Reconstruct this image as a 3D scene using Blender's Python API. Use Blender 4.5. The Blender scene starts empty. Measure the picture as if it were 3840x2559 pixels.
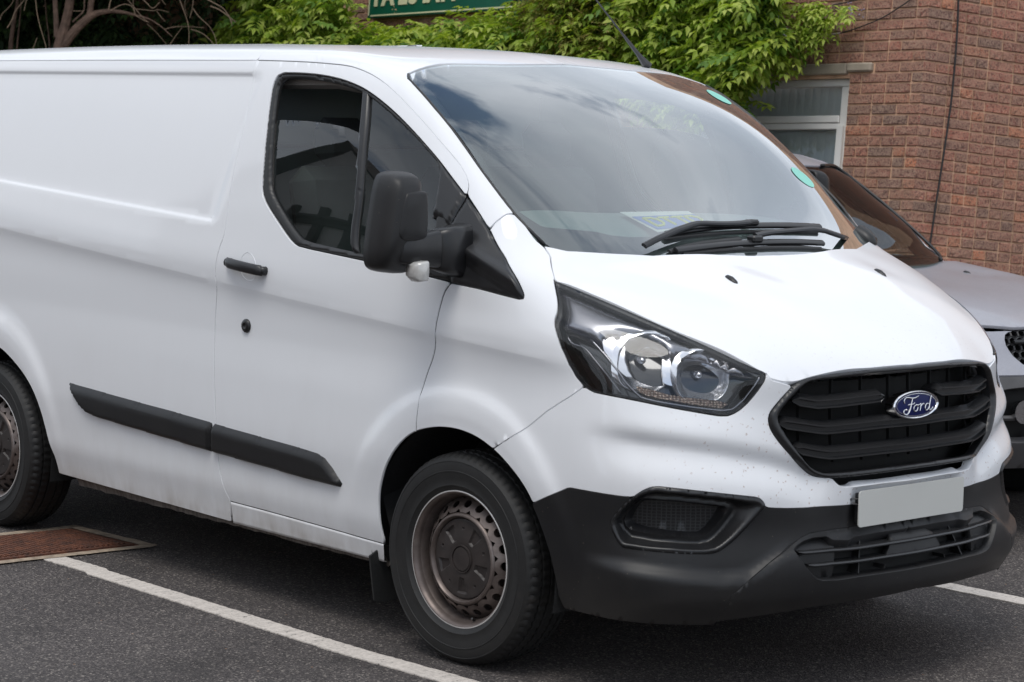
import bpy, bmesh, math, random, time
import numpy as np
from mathutils import Vector, Matrix, geometry
from mathutils.bvhtree import BVHTree

# ------------------------------------------------------------------ camera, world, light
SC = bpy.context.scene
COL = SC.collection
W0, H0 = 3840.0, 2559.0                       # photograph measuring frame
CAMP = np.array([5.3698, -5.6312, 1.7548])
YAW, PITCH, ROLL, FPX = 2.40402, -0.10015, 0.02529, 8532.1


def cam_basis():
    f = np.array([math.cos(PITCH) * math.cos(YAW), math.cos(PITCH) * math.sin(YAW), math.sin(PITCH)])
    r = np.array([math.sin(YAW), -math.cos(YAW), 0.0])
    u = np.cross(r, f)
    c, s = math.cos(ROLL), math.sin(ROLL)
    return np.array([c * r + s * u, -s * r + c * u, f])


CB = cam_basis()
cd = bpy.data.cameras.new('camera')
cd.sensor_width = 36.0
cd.lens = FPX / W0 * 36.0
cd.clip_start = 0.1
cd.clip_end = 2000
cam = bpy.data.objects.new('camera', cd)
COL.objects.link(cam)
mw = Matrix.Identity(4)
for i in range(3):
    mw[i][0], mw[i][1], mw[i][2], mw[i][3] = CB[0][i], CB[1][i], -CB[2][i], CAMP[i]
cam.matrix_world = mw
cd.dof.use_dof = True
cd.dof.focus_distance = 8.6
cd.dof.aperture_fstop = 9.0
SC.camera = cam

SUN_EL, SUN_AZ = math.radians(64), math.radians(-62)     # azimuth measured from +X towards +Y
world = bpy.data.worlds.new('World')
SC.world = world
world.use_nodes = True
wn = world.node_tree
wn.nodes.clear()


def _wn(t, **k):
    n = wn.nodes.new(t)
    for a, b in k.items():
        setattr(n, a, b)
    return n


wout = _wn('ShaderNodeOutputWorld')
wbg = _wn('ShaderNodeBackground')
wbg.inputs['Strength'].default_value = 0.13
sky = _wn('ShaderNodeTexSky', sky_type='NISHITA')
sky.sun_disc = False
sky.sun_elevation = SUN_EL
sky.sun_rotation = math.pi / 2 - SUN_AZ
sky.air_density = 1.0
sky.dust_density = 1.6
tc = _wn('ShaderNodeTexCoord')
mp = _wn('ShaderNodeMapping')
mp.inputs['Scale'].default_value = (1.0, 1.0, 2.6)
mp.inputs['Rotation'].default_value = (0.1, 0.05, 0.7)
mp.inputs['Location'].default_value = (1.3, 0.8, 0.5)
nz = _wn('ShaderNodeTexNoise')
nz.inputs['Scale'].default_value = 1.9
nz.inputs['Detail'].default_value = 9
nz.inputs['Roughness'].default_value = 0.56
nz.inputs['Distortion'].default_value = 0.35
rmp = _wn('ShaderNodeValToRGB')
rmp.color_ramp.elements[0].position = 0.355
rmp.color_ramp.elements[0].color = (0, 0, 0, 1)
rmp.color_ramp.elements[1].position = 0.455
rmp.color_ramp.elements[1].color = (1, 1, 1, 1)
nz2 = _wn('ShaderNodeTexNoise')
nz2.inputs['Scale'].default_value = 2.7
nz2.inputs['Detail'].default_value = 6
cr = _wn('ShaderNodeValToRGB')
cr.color_ramp.elements[0].position = 0.35
cr.color_ramp.elements[0].color = (5.0, 5.5, 6.3, 1)
cr.color_ramp.elements[1].position = 0.68
cr.color_ramp.elements[1].color = (8.5, 8.9, 9.5, 1)
wmx = _wn('ShaderNodeMix', data_type='RGBA')
wn.links.new(tc.outputs['Generated'], mp.inputs['Vector'])
wn.links.new(mp.outputs[0], nz.inputs['Vector'])
wn.links.new(mp.outputs[0], nz2.inputs['Vector'])
wn.links.new(nz.outputs['Fac'], rmp.inputs[0])
wn.links.new(nz2.outputs['Fac'], cr.inputs[0])
wn.links.new(rmp.outputs[0], wmx.inputs['Factor'])
wn.links.new(sky.outputs[0], wmx.inputs[6])
wn.links.new(cr.outputs[0], wmx.inputs[7])
wn.links.new(wmx.outputs[2], wbg.inputs['Color'])
wn.links.new(wbg.outputs[0], wout.inputs[0])

sd = bpy.data.lights.new('sun', 'SUN')
sd.energy = 1.25
sd.angle = math.radians(25)
sd.color = (1.0, 0.96, 0.90)
sun = bpy.data.objects.new('sun', sd)
COL.objects.link(sun)
sdir = Vector((math.cos(SUN_EL) * math.cos(SUN_AZ), math.cos(SUN_EL) * math.sin(SUN_AZ), math.sin(SUN_EL)))
sun.rotation_euler = sdir.to_track_quat('Z', 'Y').to_euler()
sun.location = (0, 0, 30)

vs = SC.view_settings
vs.view_transform = 'Standard'
vs.look = 'None'
vs.exposure = 0.20
vs.gamma = 1.0
vs.use_curve_mapping = False
SC.cycles.max_bounces = 10
SC.cycles.transparent_max_bounces = 24
SC.cycles.caustics_reflective = False
SC.cycles.caustics_refractive = False

R = random.Random(7)


# ------------------------------------------------------------------ measuring helpers
def ray(px, py):
    d = (px - W0 / 2) / FPX * CB[0] - (py - H0 / 2) / FPX * CB[1] + CB[2]
    return CAMP.copy(), d


def on_plane(px, py, p0, n):
    o, d = ray(px, py)
    p0, n = np.array(p0, float), np.array(n, float)
    return o + d * (np.dot(p0 - o, n) / np.dot(d, n))


def at(px, py, x=None, y=None, z=None):
    o, d = ray(px, py)
    i, v = (0, x) if x is not None else (1, y) if y is not None else (2, z)
    return o + d * ((v - o[i]) / d[i])


def project(P):
    q = (np.asarray(P, float) - CAMP) @ CB.T
    return np.stack([W0 / 2 + FPX * q[..., 0] / q[..., 2], H0 / 2 - FPX * q[..., 1] / q[..., 2]], -1)


def Z(x0, y0, s, pts):                       # enlarged-crop pixels -> photograph pixels
    return [(x0 + a * s, y0 + b * s) for a, b in pts]


def DD(pts):                                 # overview pixels -> photograph pixels
    return Z(0, 0, 3840 / 2353, pts)


SC6 = 1300 / 2343


def c2(p): return Z(1270, 0, SC6, p)
def c1(p): return Z(0, 0, SC6, p)
def c5(p): return Z(1270, 850, SC6, p)


# ------------------------------------------------------------------ object helpers
def empty(name, loc=(0, 0, 0), rot=(0, 0, 0), parent=None):
    o = bpy.data.objects.new(name, None)
    o.empty_display_size = 0.2
    COL.objects.link(o)
    o.parent = parent
    o.location = loc
    o.rotation_euler = rot
    return o


def tag(o, label=None, cat=None, group=None, kind=None):
    if label: o['label'] = label
    if cat: o['category'] = cat
    if group: o['group'] = group
    if kind: o['kind'] = kind
    return o


def link(name, me, parent=None, mat=None):
    o = bpy.data.objects.new(name, me)
    COL.objects.link(o)
    if parent is not None:
        o.parent = parent
    if mat is not None:
        me.materials.append(mat)
    return o


def mesh(name, V, F, mat=None, parent=None, smooth=True, angle=None):
    me = bpy.data.meshes.new(name)
    me.from_pydata([tuple(map(float, v)) for v in V], [], [tuple(map(int, f)) for f in F])
    if smooth:
        me.polygons.foreach_set('use_smooth', [True] * len(me.polygons))
    me.update()
    if smooth and angle is not None:
        me.set_sharp_from_angle(angle=math.radians(angle))
    return link(name, me, parent, mat)


class MB:
    """collects shapes into one mesh"""
    def __init__(self):
        self.V, self.F = [], []

    def add(self, V, F):
        n = len(self.V)
        self.V += [tuple(map(float, v)) for v in V]
        self.F += [tuple(n + int(i) for i in f) for f in F]
        return self

    def box(self, c, s, M=None, bev=0.0):
        c = np.array(c, float); s = np.array(s, float) / 2
        if bev > 0:
            b = min(bev, *(s * 0.95))
            V, idx = [], {}
            for sx in (-1, 1):
                for sy in (-1, 1):
                    for sz in (-1, 1):
                        for ax in range(3):
                            v = np.array([sx, sy, sz]) * (s - b)
                            v[ax] = (sx, sy, sz)[ax] * s[ax]
                            idx[(sx, sy, sz, ax)] = len(V)
                            V.append(v)
            bm = bmesh.new()
            for v in V: bm.verts.new(v)
            r = bmesh.ops.convex_hull(bm, input=bm.verts)
            bm.verts.index_update()
            V = np.array([v.co[:] for v in bm.verts])
            F = [[v.index for v in f.verts] for f in bm.faces]
            bm.free()
        else:
            V = np.array([[x, y, z] for x in (-1, 1) for y in (-1, 1) for z in (-1, 1)]) * s
            F = [(0, 1, 3, 2), (4, 6, 7, 5), (0, 4, 5, 1), (2, 3, 7, 6), (0, 2, 6, 4), (1, 5, 7, 3)]
        if M is not None:
            V = V @ np.array(M).T
        return self.add(V + c, F)

    def tube(self, pts, r, n=8, cap=True):
        pts = [np.array(p, float) for p in pts]
        m = len(pts)
        if not hasattr(r, '__len__'):
            r = [r] * m
        V, F = [], []
        t0 = pts[1] - pts[0]; t0 /= np.linalg.norm(t0) + 1e-12
        a = np.cross(t0, [0, 0, 1.0])
        if np.linalg.norm(a) < 1e-3: a = np.cross(t0, [0, 1.0, 0])
        a /= np.linalg.norm(a)
        for i in range(m):
            t = pts[min(i + 1, m - 1)] - pts[max(i - 1, 0)]
            t /= np.linalg.norm(t) + 1e-12
            a = a - t * np.dot(a, t); a /= np.linalg.norm(a) + 1e-12
            b = np.cross(t, a)
            for k in range(n):
                an = 2 * math.pi * k / n
                V.append(pts[i] + r[i] * (math.cos(an) * a + math.sin(an) * b))
        for i in range(m - 1):
            for k in range(n):
                F.append((i * n + k, i * n + (k + 1) % n, (i + 1) * n + (k + 1) % n, (i + 1) * n + k))
        if cap:
            F.append(tuple(range(n - 1, -1, -1)))
            F.append(tuple((m - 1) * n + k for k in range(n)))
        return self.add(V, F)

    def loft(self, rings, close=True, cap0=False, cap1=False):
        n = len(rings[0]); V = [p for r in rings for p in r]; F = []
        for i in range(len(rings) - 1):
            for k in range(n if close else n - 1):
                F.append((i * n + k, i * n + (k + 1) % n, (i + 1) * n + (k + 1) % n, (i + 1) * n + k))
        if cap0: F.append(tuple(range(n - 1, -1, -1)))
        if cap1: F.append(tuple((len(rings) - 1) * n + k for k in range(n)))
        return self.add(V, F)

    def build(self, name, mat=None, parent=None, smooth=True, angle=35):
        return mesh(name, self.V, self.F, mat, parent, smooth, angle)


def rotm(ax, a):
    return np.array(Matrix.Rotation(a, 3, ax))


def chaikin(P, n=2, closed=False):
    P = [tuple(p) for p in P]
    for _ in range(n):
        Q = []
        m = len(P)
        if not closed: Q.append(P[0])
        for i in range(m if closed else m - 1):
            a, b = np.array(P[i]), np.array(P[(i + 1) % m])
            Q += [tuple(.75 * a + .25 * b), tuple(.25 * a + .75 * b)]
        if not closed: Q.append(P[-1])
        P = Q
    return P


def resample(P, h, closed=False):
    P = np.array(P, float)
    if closed: P = np.vstack([P, P[:1]])
    d = np.r_[0, np.cumsum(np.linalg.norm(np.diff(P, axis=0), axis=1))]
    n = max(2, int(round(d[-1] / h)) + 1)
    s = np.linspace(0, d[-1], n)
    Q = np.stack([np.interp(s, d, P[:, k]) for k in range(P.shape[1])], 1)
    return Q[:-1] if closed else Q


def inside(P, poly):
    """vectorised point in polygon"""
    P = np.asarray(P); poly = np.asarray(poly)
    x, y = P[:, 0], P[:, 1]
    r = np.zeros(len(P), bool)
    a = poly; b = np.roll(poly, -1, 0)
    for (x1, y1), (x2, y2) in zip(a, b):
        c = ((y1 > y) != (y2 > y))
        if c.any():
            xx = (x2 - x1) * (y - y1) / ((y2 - y1) if y2 != y1 else 1e-12) + x1
            r ^= c & (x < xx)
    return r


def inset(poly, d):
    """shrink a closed 2D polygon by d (positive = inwards)"""
    P = np.array(poly, float)
    ar = 0.5 * np.sum(P[:, 0] * np.roll(P[:, 1], -1) - np.roll(P[:, 0], -1) * P[:, 1])
    if ar < 0: d = -d
    pr, nx = np.roll(P, 1, 0), np.roll(P, -1, 0)
    e1 = P - pr; e2 = nx - P
    e1 /= np.linalg.norm(e1, axis=1)[:, None] + 1e-12
    e2 /= np.linalg.norm(e2, axis=1)[:, None] + 1e-12
    n1 = np.stack([-e1[:, 1], e1[:, 0]], 1); n2 = np.stack([-e2[:, 1], e2[:, 0]], 1)
    b = n1 + n2
    L = np.sum(b * b, 1)[:, None]
    b = 2 * b / np.maximum(L, 0.5)
    return P + b * d
# ------------------------------------------------------------------ materials
def nodes(name):
    m = bpy.data.materials.new(name)
    m.use_nodes = True
    nt = m.node_tree
    b = nt.nodes['Principled BSDF']
    return m, nt, b


def N(nt, t, ins=None, **k):
    n = nt.nodes.new(t)
    for a, b in k.items(): setattr(n, a, b)
    if ins:
        for a, b in ins.items(): n.inputs[a].default_value = b
    return n


def ramp(nt, src, stops):
    r = N(nt, 'ShaderNodeValToRGB')
    e = r.color_ramp.elements
    e[0].position, e[0].color = stops[0][0], stops[0][1]
    e[1].position, e[1].color = stops[-1][0], stops[-1][1]
    for p, c in stops[1:-1]:
        x = e.new(p); x.color = c
    nt.links.new(src, r.inputs[0])
    return r


def g(v): return (v, v, v, 1)


def mixc(nt, fac, a, b):
    m = N(nt, 'ShaderNodeMix', data_type='RGBA')
    for s, i in ((fac, 'Factor'), (a, 6), (b, 7)):
        if hasattr(s, 'is_output') or hasattr(s, 'links'):
            nt.links.new(s, m.inputs[i])
        else:
            m.inputs[i].default_value = s
    return m.outputs[2]


def math2(nt, op, a, b=None, clamp=False):
    m = N(nt, 'ShaderNodeMath', operation=op, use_clamp=clamp)
    for s, i in ((a, 0), (b, 1)):
        if s is None: continue
        if hasattr(s, 'links'): nt.links.new(s, m.inputs[i])
        else: m.inputs[i].default_value = s
    return m.outputs[0]


def bump(nt, b, h, strength=0.3, dist=0.01):
    bp = N(nt, 'ShaderNodeBump', {'Strength': strength, 'Distance': dist})
    nt.links.new(h, bp.inputs['Height'])
    nt.links.new(bp.outputs[0], b.inputs['Normal'])


def simple(name, col, rough=0.5, metal=0.0, noise=0.0, nscale=40, coat=0.0, bmp=0.0, bscale=300, bdist=0.001, spec=0.5):
    m, nt, b = nodes(name)
    b.inputs['Roughness'].default_value = rough
    b.inputs['Metallic'].default_value = metal
    b.inputs['Coat Weight'].default_value = coat
    b.inputs['Coat Roughness'].default_value = 0.04
    b.inputs['Specular IOR Level'].default_value = spec
    t = N(nt, 'ShaderNodeTexCoord')
    if noise > 0:
        n = N(nt, 'ShaderNodeTexNoise', {'Scale': nscale, 'Detail': 6})
        nt.links.new(t.outputs['Object'], n.inputs['Vector'])
        lo = tuple(max(0, c * (1 - noise)) for c in col) + (1,)
        hi = tuple(min(1, c * (1 + noise)) for c in col) + (1,)
        r = ramp(nt, n.outputs['Fac'], [(0.3, lo), (0.7, hi)])
        nt.links.new(r.outputs[0], b.inputs['Base Color'])
    else:
        b.inputs['Base Color'].default_value = tuple(col) + (1,)
    if bmp > 0:
        n2 = N(nt, 'ShaderNodeTexNoise', {'Scale': bscale, 'Detail': 3})
        nt.links.new(t.outputs['Object'], n2.inputs['Vector'])
        bump(nt, b, n2.outputs['Fac'], bmp, bdist)
    return m


def paint_white():
    m, nt, b = nodes('white_paint')
    t = N(nt, 'ShaderNodeTexCoord')
    sep = N(nt, 'ShaderNodeSeparateXYZ')
    nt.links.new(t.outputs['Object'], sep.inputs[0])
    # road film: grime thrown up by the wheels, thickest along the sills
    zz = ramp(nt, sep.outputs['Z'], [(0.29, g(0.70)), (0.36, g(0.24)), (0.50, g(0.12)), (0.95, g(0.02))])
    st = N(nt, 'ShaderNodeMapping', {'Scale': (16, 16, 5.0)})
    nt.links.new(t.outputs['Object'], st.inputs['Vector'])
    n1 = N(nt, 'ShaderNodeTexNoise', {'Scale': 1.0, 'Detail': 6, 'Roughness': 0.6})
    nt.links.new(st.outputs[0], n1.inputs['Vector'])
    n2 = N(nt, 'ShaderNodeTexNoise', {'Scale': 3.2, 'Detail': 5})
    nt.links.new(t.outputs['Object'], n2.inputs['Vector'])
    mm = math2(nt, 'MULTIPLY', n1.outputs['Fac'], n2.outputs['Fac'])
    mm = math2(nt, 'MULTIPLY', mm, 2.6)
    gr = math2(nt, 'MULTIPLY', mm, zz.outputs[0], True)
    # insect and mud specks on the nose
    vo = N(nt, 'ShaderNodeTexVoronoi', {'Scale': 62.0, 'Randomness': 1.0})
    ds = N(nt, 'ShaderNodeTexNoise', {'Scale': 130.0, 'Detail': 2})
    nt.links.new(t.outputs['Object'], ds.inputs['Vector'])
    off = N(nt, 'ShaderNodeMixRGB', {'Fac': 0.015}, blend_type='ADD')
    nt.links.new(t.outputs['Object'], off.inputs[1]); nt.links.new(ds.outputs['Color'], off.inputs[2])
    nt.links.new(off.outputs[0], vo.inputs['Vector'])
    sp = ramp(nt, vo.outputs['Distance'], [(0.0, g(1)), (0.13, g(0.8)), (0.22, g(0))])
    pick = N(nt, 'ShaderNodeSeparateColor')
    nt.links.new(vo.outputs['Color'], pick.inputs[0])
    sel = math2(nt, 'GREATER_THAN', pick.outputs[0], 0.45)
    fx = ramp(nt, sep.outputs['X'], [(0.70, g(0)), (0.92, g(1))])
    fz = ramp(nt, sep.outputs['Z'], [(0.55, g(1)), (0.85, g(0.75)), (1.0, g(0.22)), (1.06, g(0))])
    spk = math2(nt, 'MULTIPLY', math2(nt, 'MULTIPLY', sp.outputs[0], sel), math2(nt, 'MULTIPLY', fx.outputs[0], fz.outputs[0]))
    spk = math2(nt, 'MULTIPLY', spk, 0.75)
    c = mixc(nt, gr, (0.80, 0.81, 0.83, 1), (0.33, 0.29, 0.25, 1))
    c = mixc(nt, spk, c, (0.30, 0.15, 0.09, 1))
    nt.links.new(c, b.inputs['Base Color'])
    b.inputs['Roughness'].default_value = 0.5
    b.inputs['Specular IOR Level'].default_value = 0.3
    ct = math2(nt, 'SUBTRACT', 0.72, math2(nt, 'MULTIPLY', gr, 1.3, True), True)
    nt.links.new(ct, b.inputs['Coat Weight'])
    b.inputs['Coat Roughness'].default_value = 0.06
    # orange-peel and slow panel waviness
    n3 = N(nt, 'ShaderNodeTexNoise', {'Scale': 2.2, 'Detail': 2})
    nt.links.new(t.outputs['Object'], n3.inputs['Vector'])
    bp = N(nt, 'ShaderNodeBump', {'Strength': 0.05, 'Distance': 0.02})
    nt.links.new(n3.outputs['Fac'], bp.inputs['Height'])
    nt.links.new(bp.outputs[0], b.inputs['Coat Normal'])
    return m


def glassy(name, tint=(0.75, 0.85, 0.82), refl=1.0, rough=0.0, ior=1.5, dirt_haze=0.0, dcol=(0.5, 0.5, 0.47)):
    m = bpy.data.materials.new(name)
    m.use_nodes = True
    nt = m.node_tree
    nt.nodes.clear()
    out = N(nt, 'ShaderNodeOutputMaterial')
    tr = N(nt, 'ShaderNodeBsdfTransparent'); tr.inputs[0].default_value = tuple(tint) + (1,)
    gl = N(nt, 'ShaderNodeBsdfGlossy'); gl.inputs['Roughness'].default_value = rough
    gl.inputs['Color'].default_value = (0.97, 0.98, 1.0, 1)
    fr = N(nt, 'ShaderNodeFresnel', {'IOR': ior})
    f2 = math2(nt, 'MULTIPLY', fr.outputs[0], refl, True)
    mx = N(nt, 'ShaderNodeMixShader')
    nt.links.new(f2, mx.inputs[0]); nt.links.new(tr.outputs[0], mx.inputs[1]); nt.links.new(gl.outputs[0], mx.inputs[2])
    last = mx.outputs[0]
    if dirt_haze > 0:
        df = N(nt, 'ShaderNodeBsdfDiffuse'); df.inputs[0].default_value = tuple(dcol) + (1,)
        t = N(nt, 'ShaderNodeTexCoord')
        n = N(nt, 'ShaderNodeTexNoise', {'Scale': 6, 'Detail': 8, 'Roughness': 0.7})
        nt.links.new(t.outputs['Object'], n.inputs['Vector'])
        r = ramp(nt, n.outputs['Fac'], [(0.35, g(dirt_haze * 0.4)), (0.75, g(dirt_haze))])
        m2 = N(nt, 'ShaderNodeMixShader')
        nt.links.new(r.outputs[0], m2.inputs[0]); nt.links.new(last, m2.inputs[1]); nt.links.new(df.outputs[0], m2.inputs[2])
        last = m2.outputs[0]
    nt.links.new(last, out.inputs[0])
    return m


def plastic_black():
    m, nt, b = nodes('black_plastic')
    t = N(nt, 'ShaderNodeTexCoord')
    n = N(nt, 'ShaderNodeTexNoise', {'Scale': 5.0, 'Detail': 7, 'Roughness': 0.65})
    nt.links.new(t.outputs['Object'], n.inputs['Vector'])
    r = ramp(nt, n.outputs['Fac'], [(0.35, (0.0085, 0.0085, 0.0095, 1)), (0.75, (0.015, 0.0145, 0.0145, 1))])
    vo = N(nt, 'ShaderNodeTexVoronoi', {'Scale': 48.0})
    nt.links.new(t.outputs['Object'], vo.inputs['Vector'])
    pk = N(nt, 'ShaderNodeSeparateColor'); nt.links.new(vo.outputs['Color'], pk.inputs[0])
    sp = math2(nt, 'LESS_THAN', vo.outputs['Distance'], 0.075)
    sp = math2(nt, 'MULTIPLY', sp, math2(nt, 'GREATER_THAN', pk.outputs[0], 0.80))
    sp = math2(nt, 'MULTIPLY', sp, 0.55)
    c = mixc(nt, sp, r.outputs[0], (0.16, 0.13, 0.10, 1))
    sep = N(nt, 'ShaderNodeSeparateXYZ'); nt.links.new(t.outputs['Object'], sep.inputs[0])
    lo = ramp(nt, sep.outputs['Z'], [(0.24, g(0.28)), (0.42, g(0.0))])
    dn = math2(nt, 'MULTIPLY', lo.outputs[0], n.outputs['Fac'])
    c = mixc(nt, dn, c, (0.08, 0.07, 0.06, 1))
    nt.links.new(c, b.inputs['Base Color'])
    b.inputs['Roughness'].default_value = 0.46
    b.inputs['Specular IOR Level'].default_value = 0.42
    n2 = N(nt, 'ShaderNodeTexNoise', {'Scale': 900, 'Detail': 2})
    nt.links.new(t.outputs['Object'], n2.inputs['Vector'])
    bump(nt, b, n2.outputs['Fac'], 0.25, 0.0006)
    return m


M = {}
M['white'] = paint_white()
M['plastic'] = plastic_black()
M['trim'] = simple('smooth_black_trim', (0.014, 0.014, 0.015), 0.33, noise=0.2, nscale=15)
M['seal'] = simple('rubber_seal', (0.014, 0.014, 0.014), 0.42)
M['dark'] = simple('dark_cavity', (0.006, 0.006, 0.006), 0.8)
M['liner'] = simple('wheel_arch_liner', (0.012, 0.012, 0.012), 0.8, bmp=0.4, bscale=60, bdist=0.004)
M['frit'] = simple('black_ceramic_border', (0.022, 0.020, 0.024), 0.5, spec=0.3)
M['pane'] = simple('dark_window_pane', (0.012, 0.012, 0.014), 0.06, spec=0.6)
M['glass'] = glassy('windscreen_glass', (0.88, 0.99, 0.96), 3.1, dirt_haze=0.05, dcol=(0.45, 0.66, 0.60))  # teal haze painted over the screen for light coming through the cabin
M['cglass'] = glassy('car_glass', (0.40, 0.50, 0.47), 0.9)
M['dglass'] = glassy('door_glass', (0.50, 0.62, 0.57), 1.35, dirt_haze=0.015)
M['lens'] = glassy('lamp_lens', (0.93, 0.94, 0.95), 1.0, ior=1.45, dirt_haze=0.02)
M['chrome'] = simple('chrome', (0.85, 0.85, 0.86), 0.05, 1.0)
M['refl'] = simple('lamp_reflector', (0.88, 0.88, 0.90), 0.16, 0.85)
M['satin'] = simple('satin_reflector', (0.75, 0.75, 0.77), 0.22, 1.0)
# ------------------------------------------------------------------ body surface of the van: contours at rising heights, lofted and smoothed
def gauss(A, sig, axis):
    n = int(3 * sig) + 1
    k = np.exp(-0.5 * (np.arange(-n, n + 1) / sig) ** 2); k /= k.sum()
    A = np.moveaxis(A, axis, 0)
    P = np.concatenate([2 * A[:1] - A[1:n + 1][::-1], A, 2 * A[-1:] - A[-n - 1:-1][::-1]], 0)
    out = sum(w * P[i:i + len(A)] for i, w in enumerate(k))
    return np.moveaxis(out, 0, axis)


class Surf:
    """levels: list of (v, [(x, w, z)...]) from rear to the nose centre line"""
    def __init__(s, levels, u0, u1, ub, du=0.01, dv=0.01, su=3.0, sv=2.0):
        s.u0, s.du, s.v0, s.dv = u0, du, levels[0][0], dv
        us = np.arange(u0, u1 + 1e-9, du)
        rows = []
        for v, pts in levels:
            P = np.array(pts, float)
            P = np.array(chaikin(P, 3))
            i0 = P[:, 0].argmin()
            x0 = ub
            # part behind ub runs straight; the rest is shared out by length
            w0 = np.interp(x0, P[:, 0], P[:, 1]); z0 = np.interp(x0, P[:, 0], P[:, 2])
            F = np.vstack([[x0, w0, z0], P[P[:, 0] > x0]])
            # mirrored continuation past the centre line
            L = np.r_[0, np.cumsum(np.linalg.norm(np.diff(F, axis=0), axis=1))]
            sN = (us - ub) / (u1 - ub) * L[-1]
            B = P[P[:, 0] <= x0]
            row = np.zeros((len(us), 3))
            m = us >= ub
            for k in range(3):
                row[m, k] = np.interp(sN[m], L, F[:, k])
            row[~m, 0] = us[~m]
            for k in (1, 2):
                row[~m, k] = np.interp(us[~m], np.r_[B[:, 0], x0], np.r_[B[:, k], F[0, k]])
            rows.append(row)
        rows = np.array(rows)                       # levels x nu x 3
        vv = np.arange(levels[0][0], levels[-1][0] + 1e-9, dv)
        lv = [l[0] for l in levels]
        A = np.zeros((len(vv), len(us), 3))
        for k in range(3):
            for j in range(len(us)):
                A[:, j, k] = s.pchip(lv, rows[:, j, k], vv)
        # mirror about the centre for smoothing
        nm = 12
        mir = A[:, -nm - 1:-1][:, ::-1].copy(); mir[..., 1] *= -1
        A = np.concatenate([A, mir], 1)
        A = gauss(A, su, 1); A = gauss(A, sv, 0)
        s.G = A
        s.nu = len(us)
        s.vmax = vv[-1]; s.umax = us[-1]

    @staticmethod
    def pchip(x, y, xi):
        x = np.array(x, float); y = np.array(y, float)
        h = np.diff(x); d = np.diff(y) / h
        m = np.zeros(len(x)); m[0] = d[0]; m[-1] = d[-1]
        for i in range(1, len(x) - 1):
            if d[i - 1] * d[i] > 0:
                w1, w2 = 2 * h[i] + h[i - 1], h[i] + 2 * h[i - 1]
                m[i] = (w1 + w2) / (w1 / d[i - 1] + w2 / d[i])
        j = np.clip(np.searchsorted(x, xi) - 1, 0, len(x) - 2)
        t = (xi - x[j]) / h[j]
        return ((1 + 2 * t) * (1 - t) ** 2 * y[j] + t * (1 - t) ** 2 * h[j] * m[j] + t * t * (3 - 2 * t) * y[j + 1] + t * t * (t - 1) * h[j] * m[j + 1])

    def base(s, u, v):
        a = (np.asarray(u, float) - s.u0) / s.du; b = (np.asarray(v, float) - s.v0) / s.dv
        G = s.G
        i = np.clip(np.floor(a).astype(int), 1, G.shape[1] - 3); j = np.clip(np.floor(b).astype(int), 1, G.shape[0] - 3)
        fa, fb = a - i, b - j

        def cw(t):
            return [-.5 * t + t * t - .5 * t ** 3, 1 - 2.5 * t * t + 1.5 * t ** 3, .5 * t + 2 * t * t - 1.5 * t ** 3, -.5 * t * t + .5 * t ** 3]
        wa, wb = cw(fa), cw(fb)
        out = 0
        for q in range(4):
            r = 0
            for p in range(4):
                r = r + wa[p][..., None] * G[j - 1 + q, i - 1 + p]
            out = out + wb[q][..., None] * r
        return out

    def normal(s, u, v, e=0.006):
        u = np.asarray(u, float); v = np.asarray(v, float)
        a = s.base(u + e, v) - s.base(u - e, v)
        b = s.base(u, v + e) - s.base(u, v - e)
        n = np.cross(a, b)
        n /= np.linalg.norm(n, axis=-1)[..., None] + 1e-12
        return n                                    # with w positive: points outwards after sign fix below

    def disp(s, u, v, P):
        return 0.0

    def ev(s, u, v, off=0.0):
        """point on the right-hand side (y negative)"""
        P = s.base(u, v)
        n = s.normal(u, v)
        sg = np.where(n[..., 1] * 1.0 + n[..., 0] * 0.6 + n[..., 2] * 0.4 < 0, -1.0, 1.0)[..., None]
        n = n * sg
        P = P + n * (np.asarray(s.disp(u, v, P)) + off)[..., None]
        P = P.copy(); P[..., 1] *= -1
        return P

    def prepare(s, step=2):
        us = np.arange(s.u0 + 0.02, s.umax, s.du * step); vs_ = np.arange(s.v0 + 0.02, s.vmax - 0.02, s.dv * step)
        s.Ug, s.Vg = np.meshgrid(us, vs_)
        P = s.ev(s.Ug, s.Vg)
        s.Pg = P
        nv, nu = s.Ug.shape
        idx = np.arange(nv * nu).reshape(nv, nu)
        F = np.stack([idx[:-1, :-1], idx[:-1, 1:], idx[1:, 1:], idx[1:, :-1]], -1).reshape(-1, 4)
        s.bvh = BVHTree.FromPolygons([tuple(p) for p in P.reshape(-1, 3)], [tuple(map(int, f)) for f in F])
        s.prj = project(P)
        s.shape2 = (nv, nu)

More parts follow.
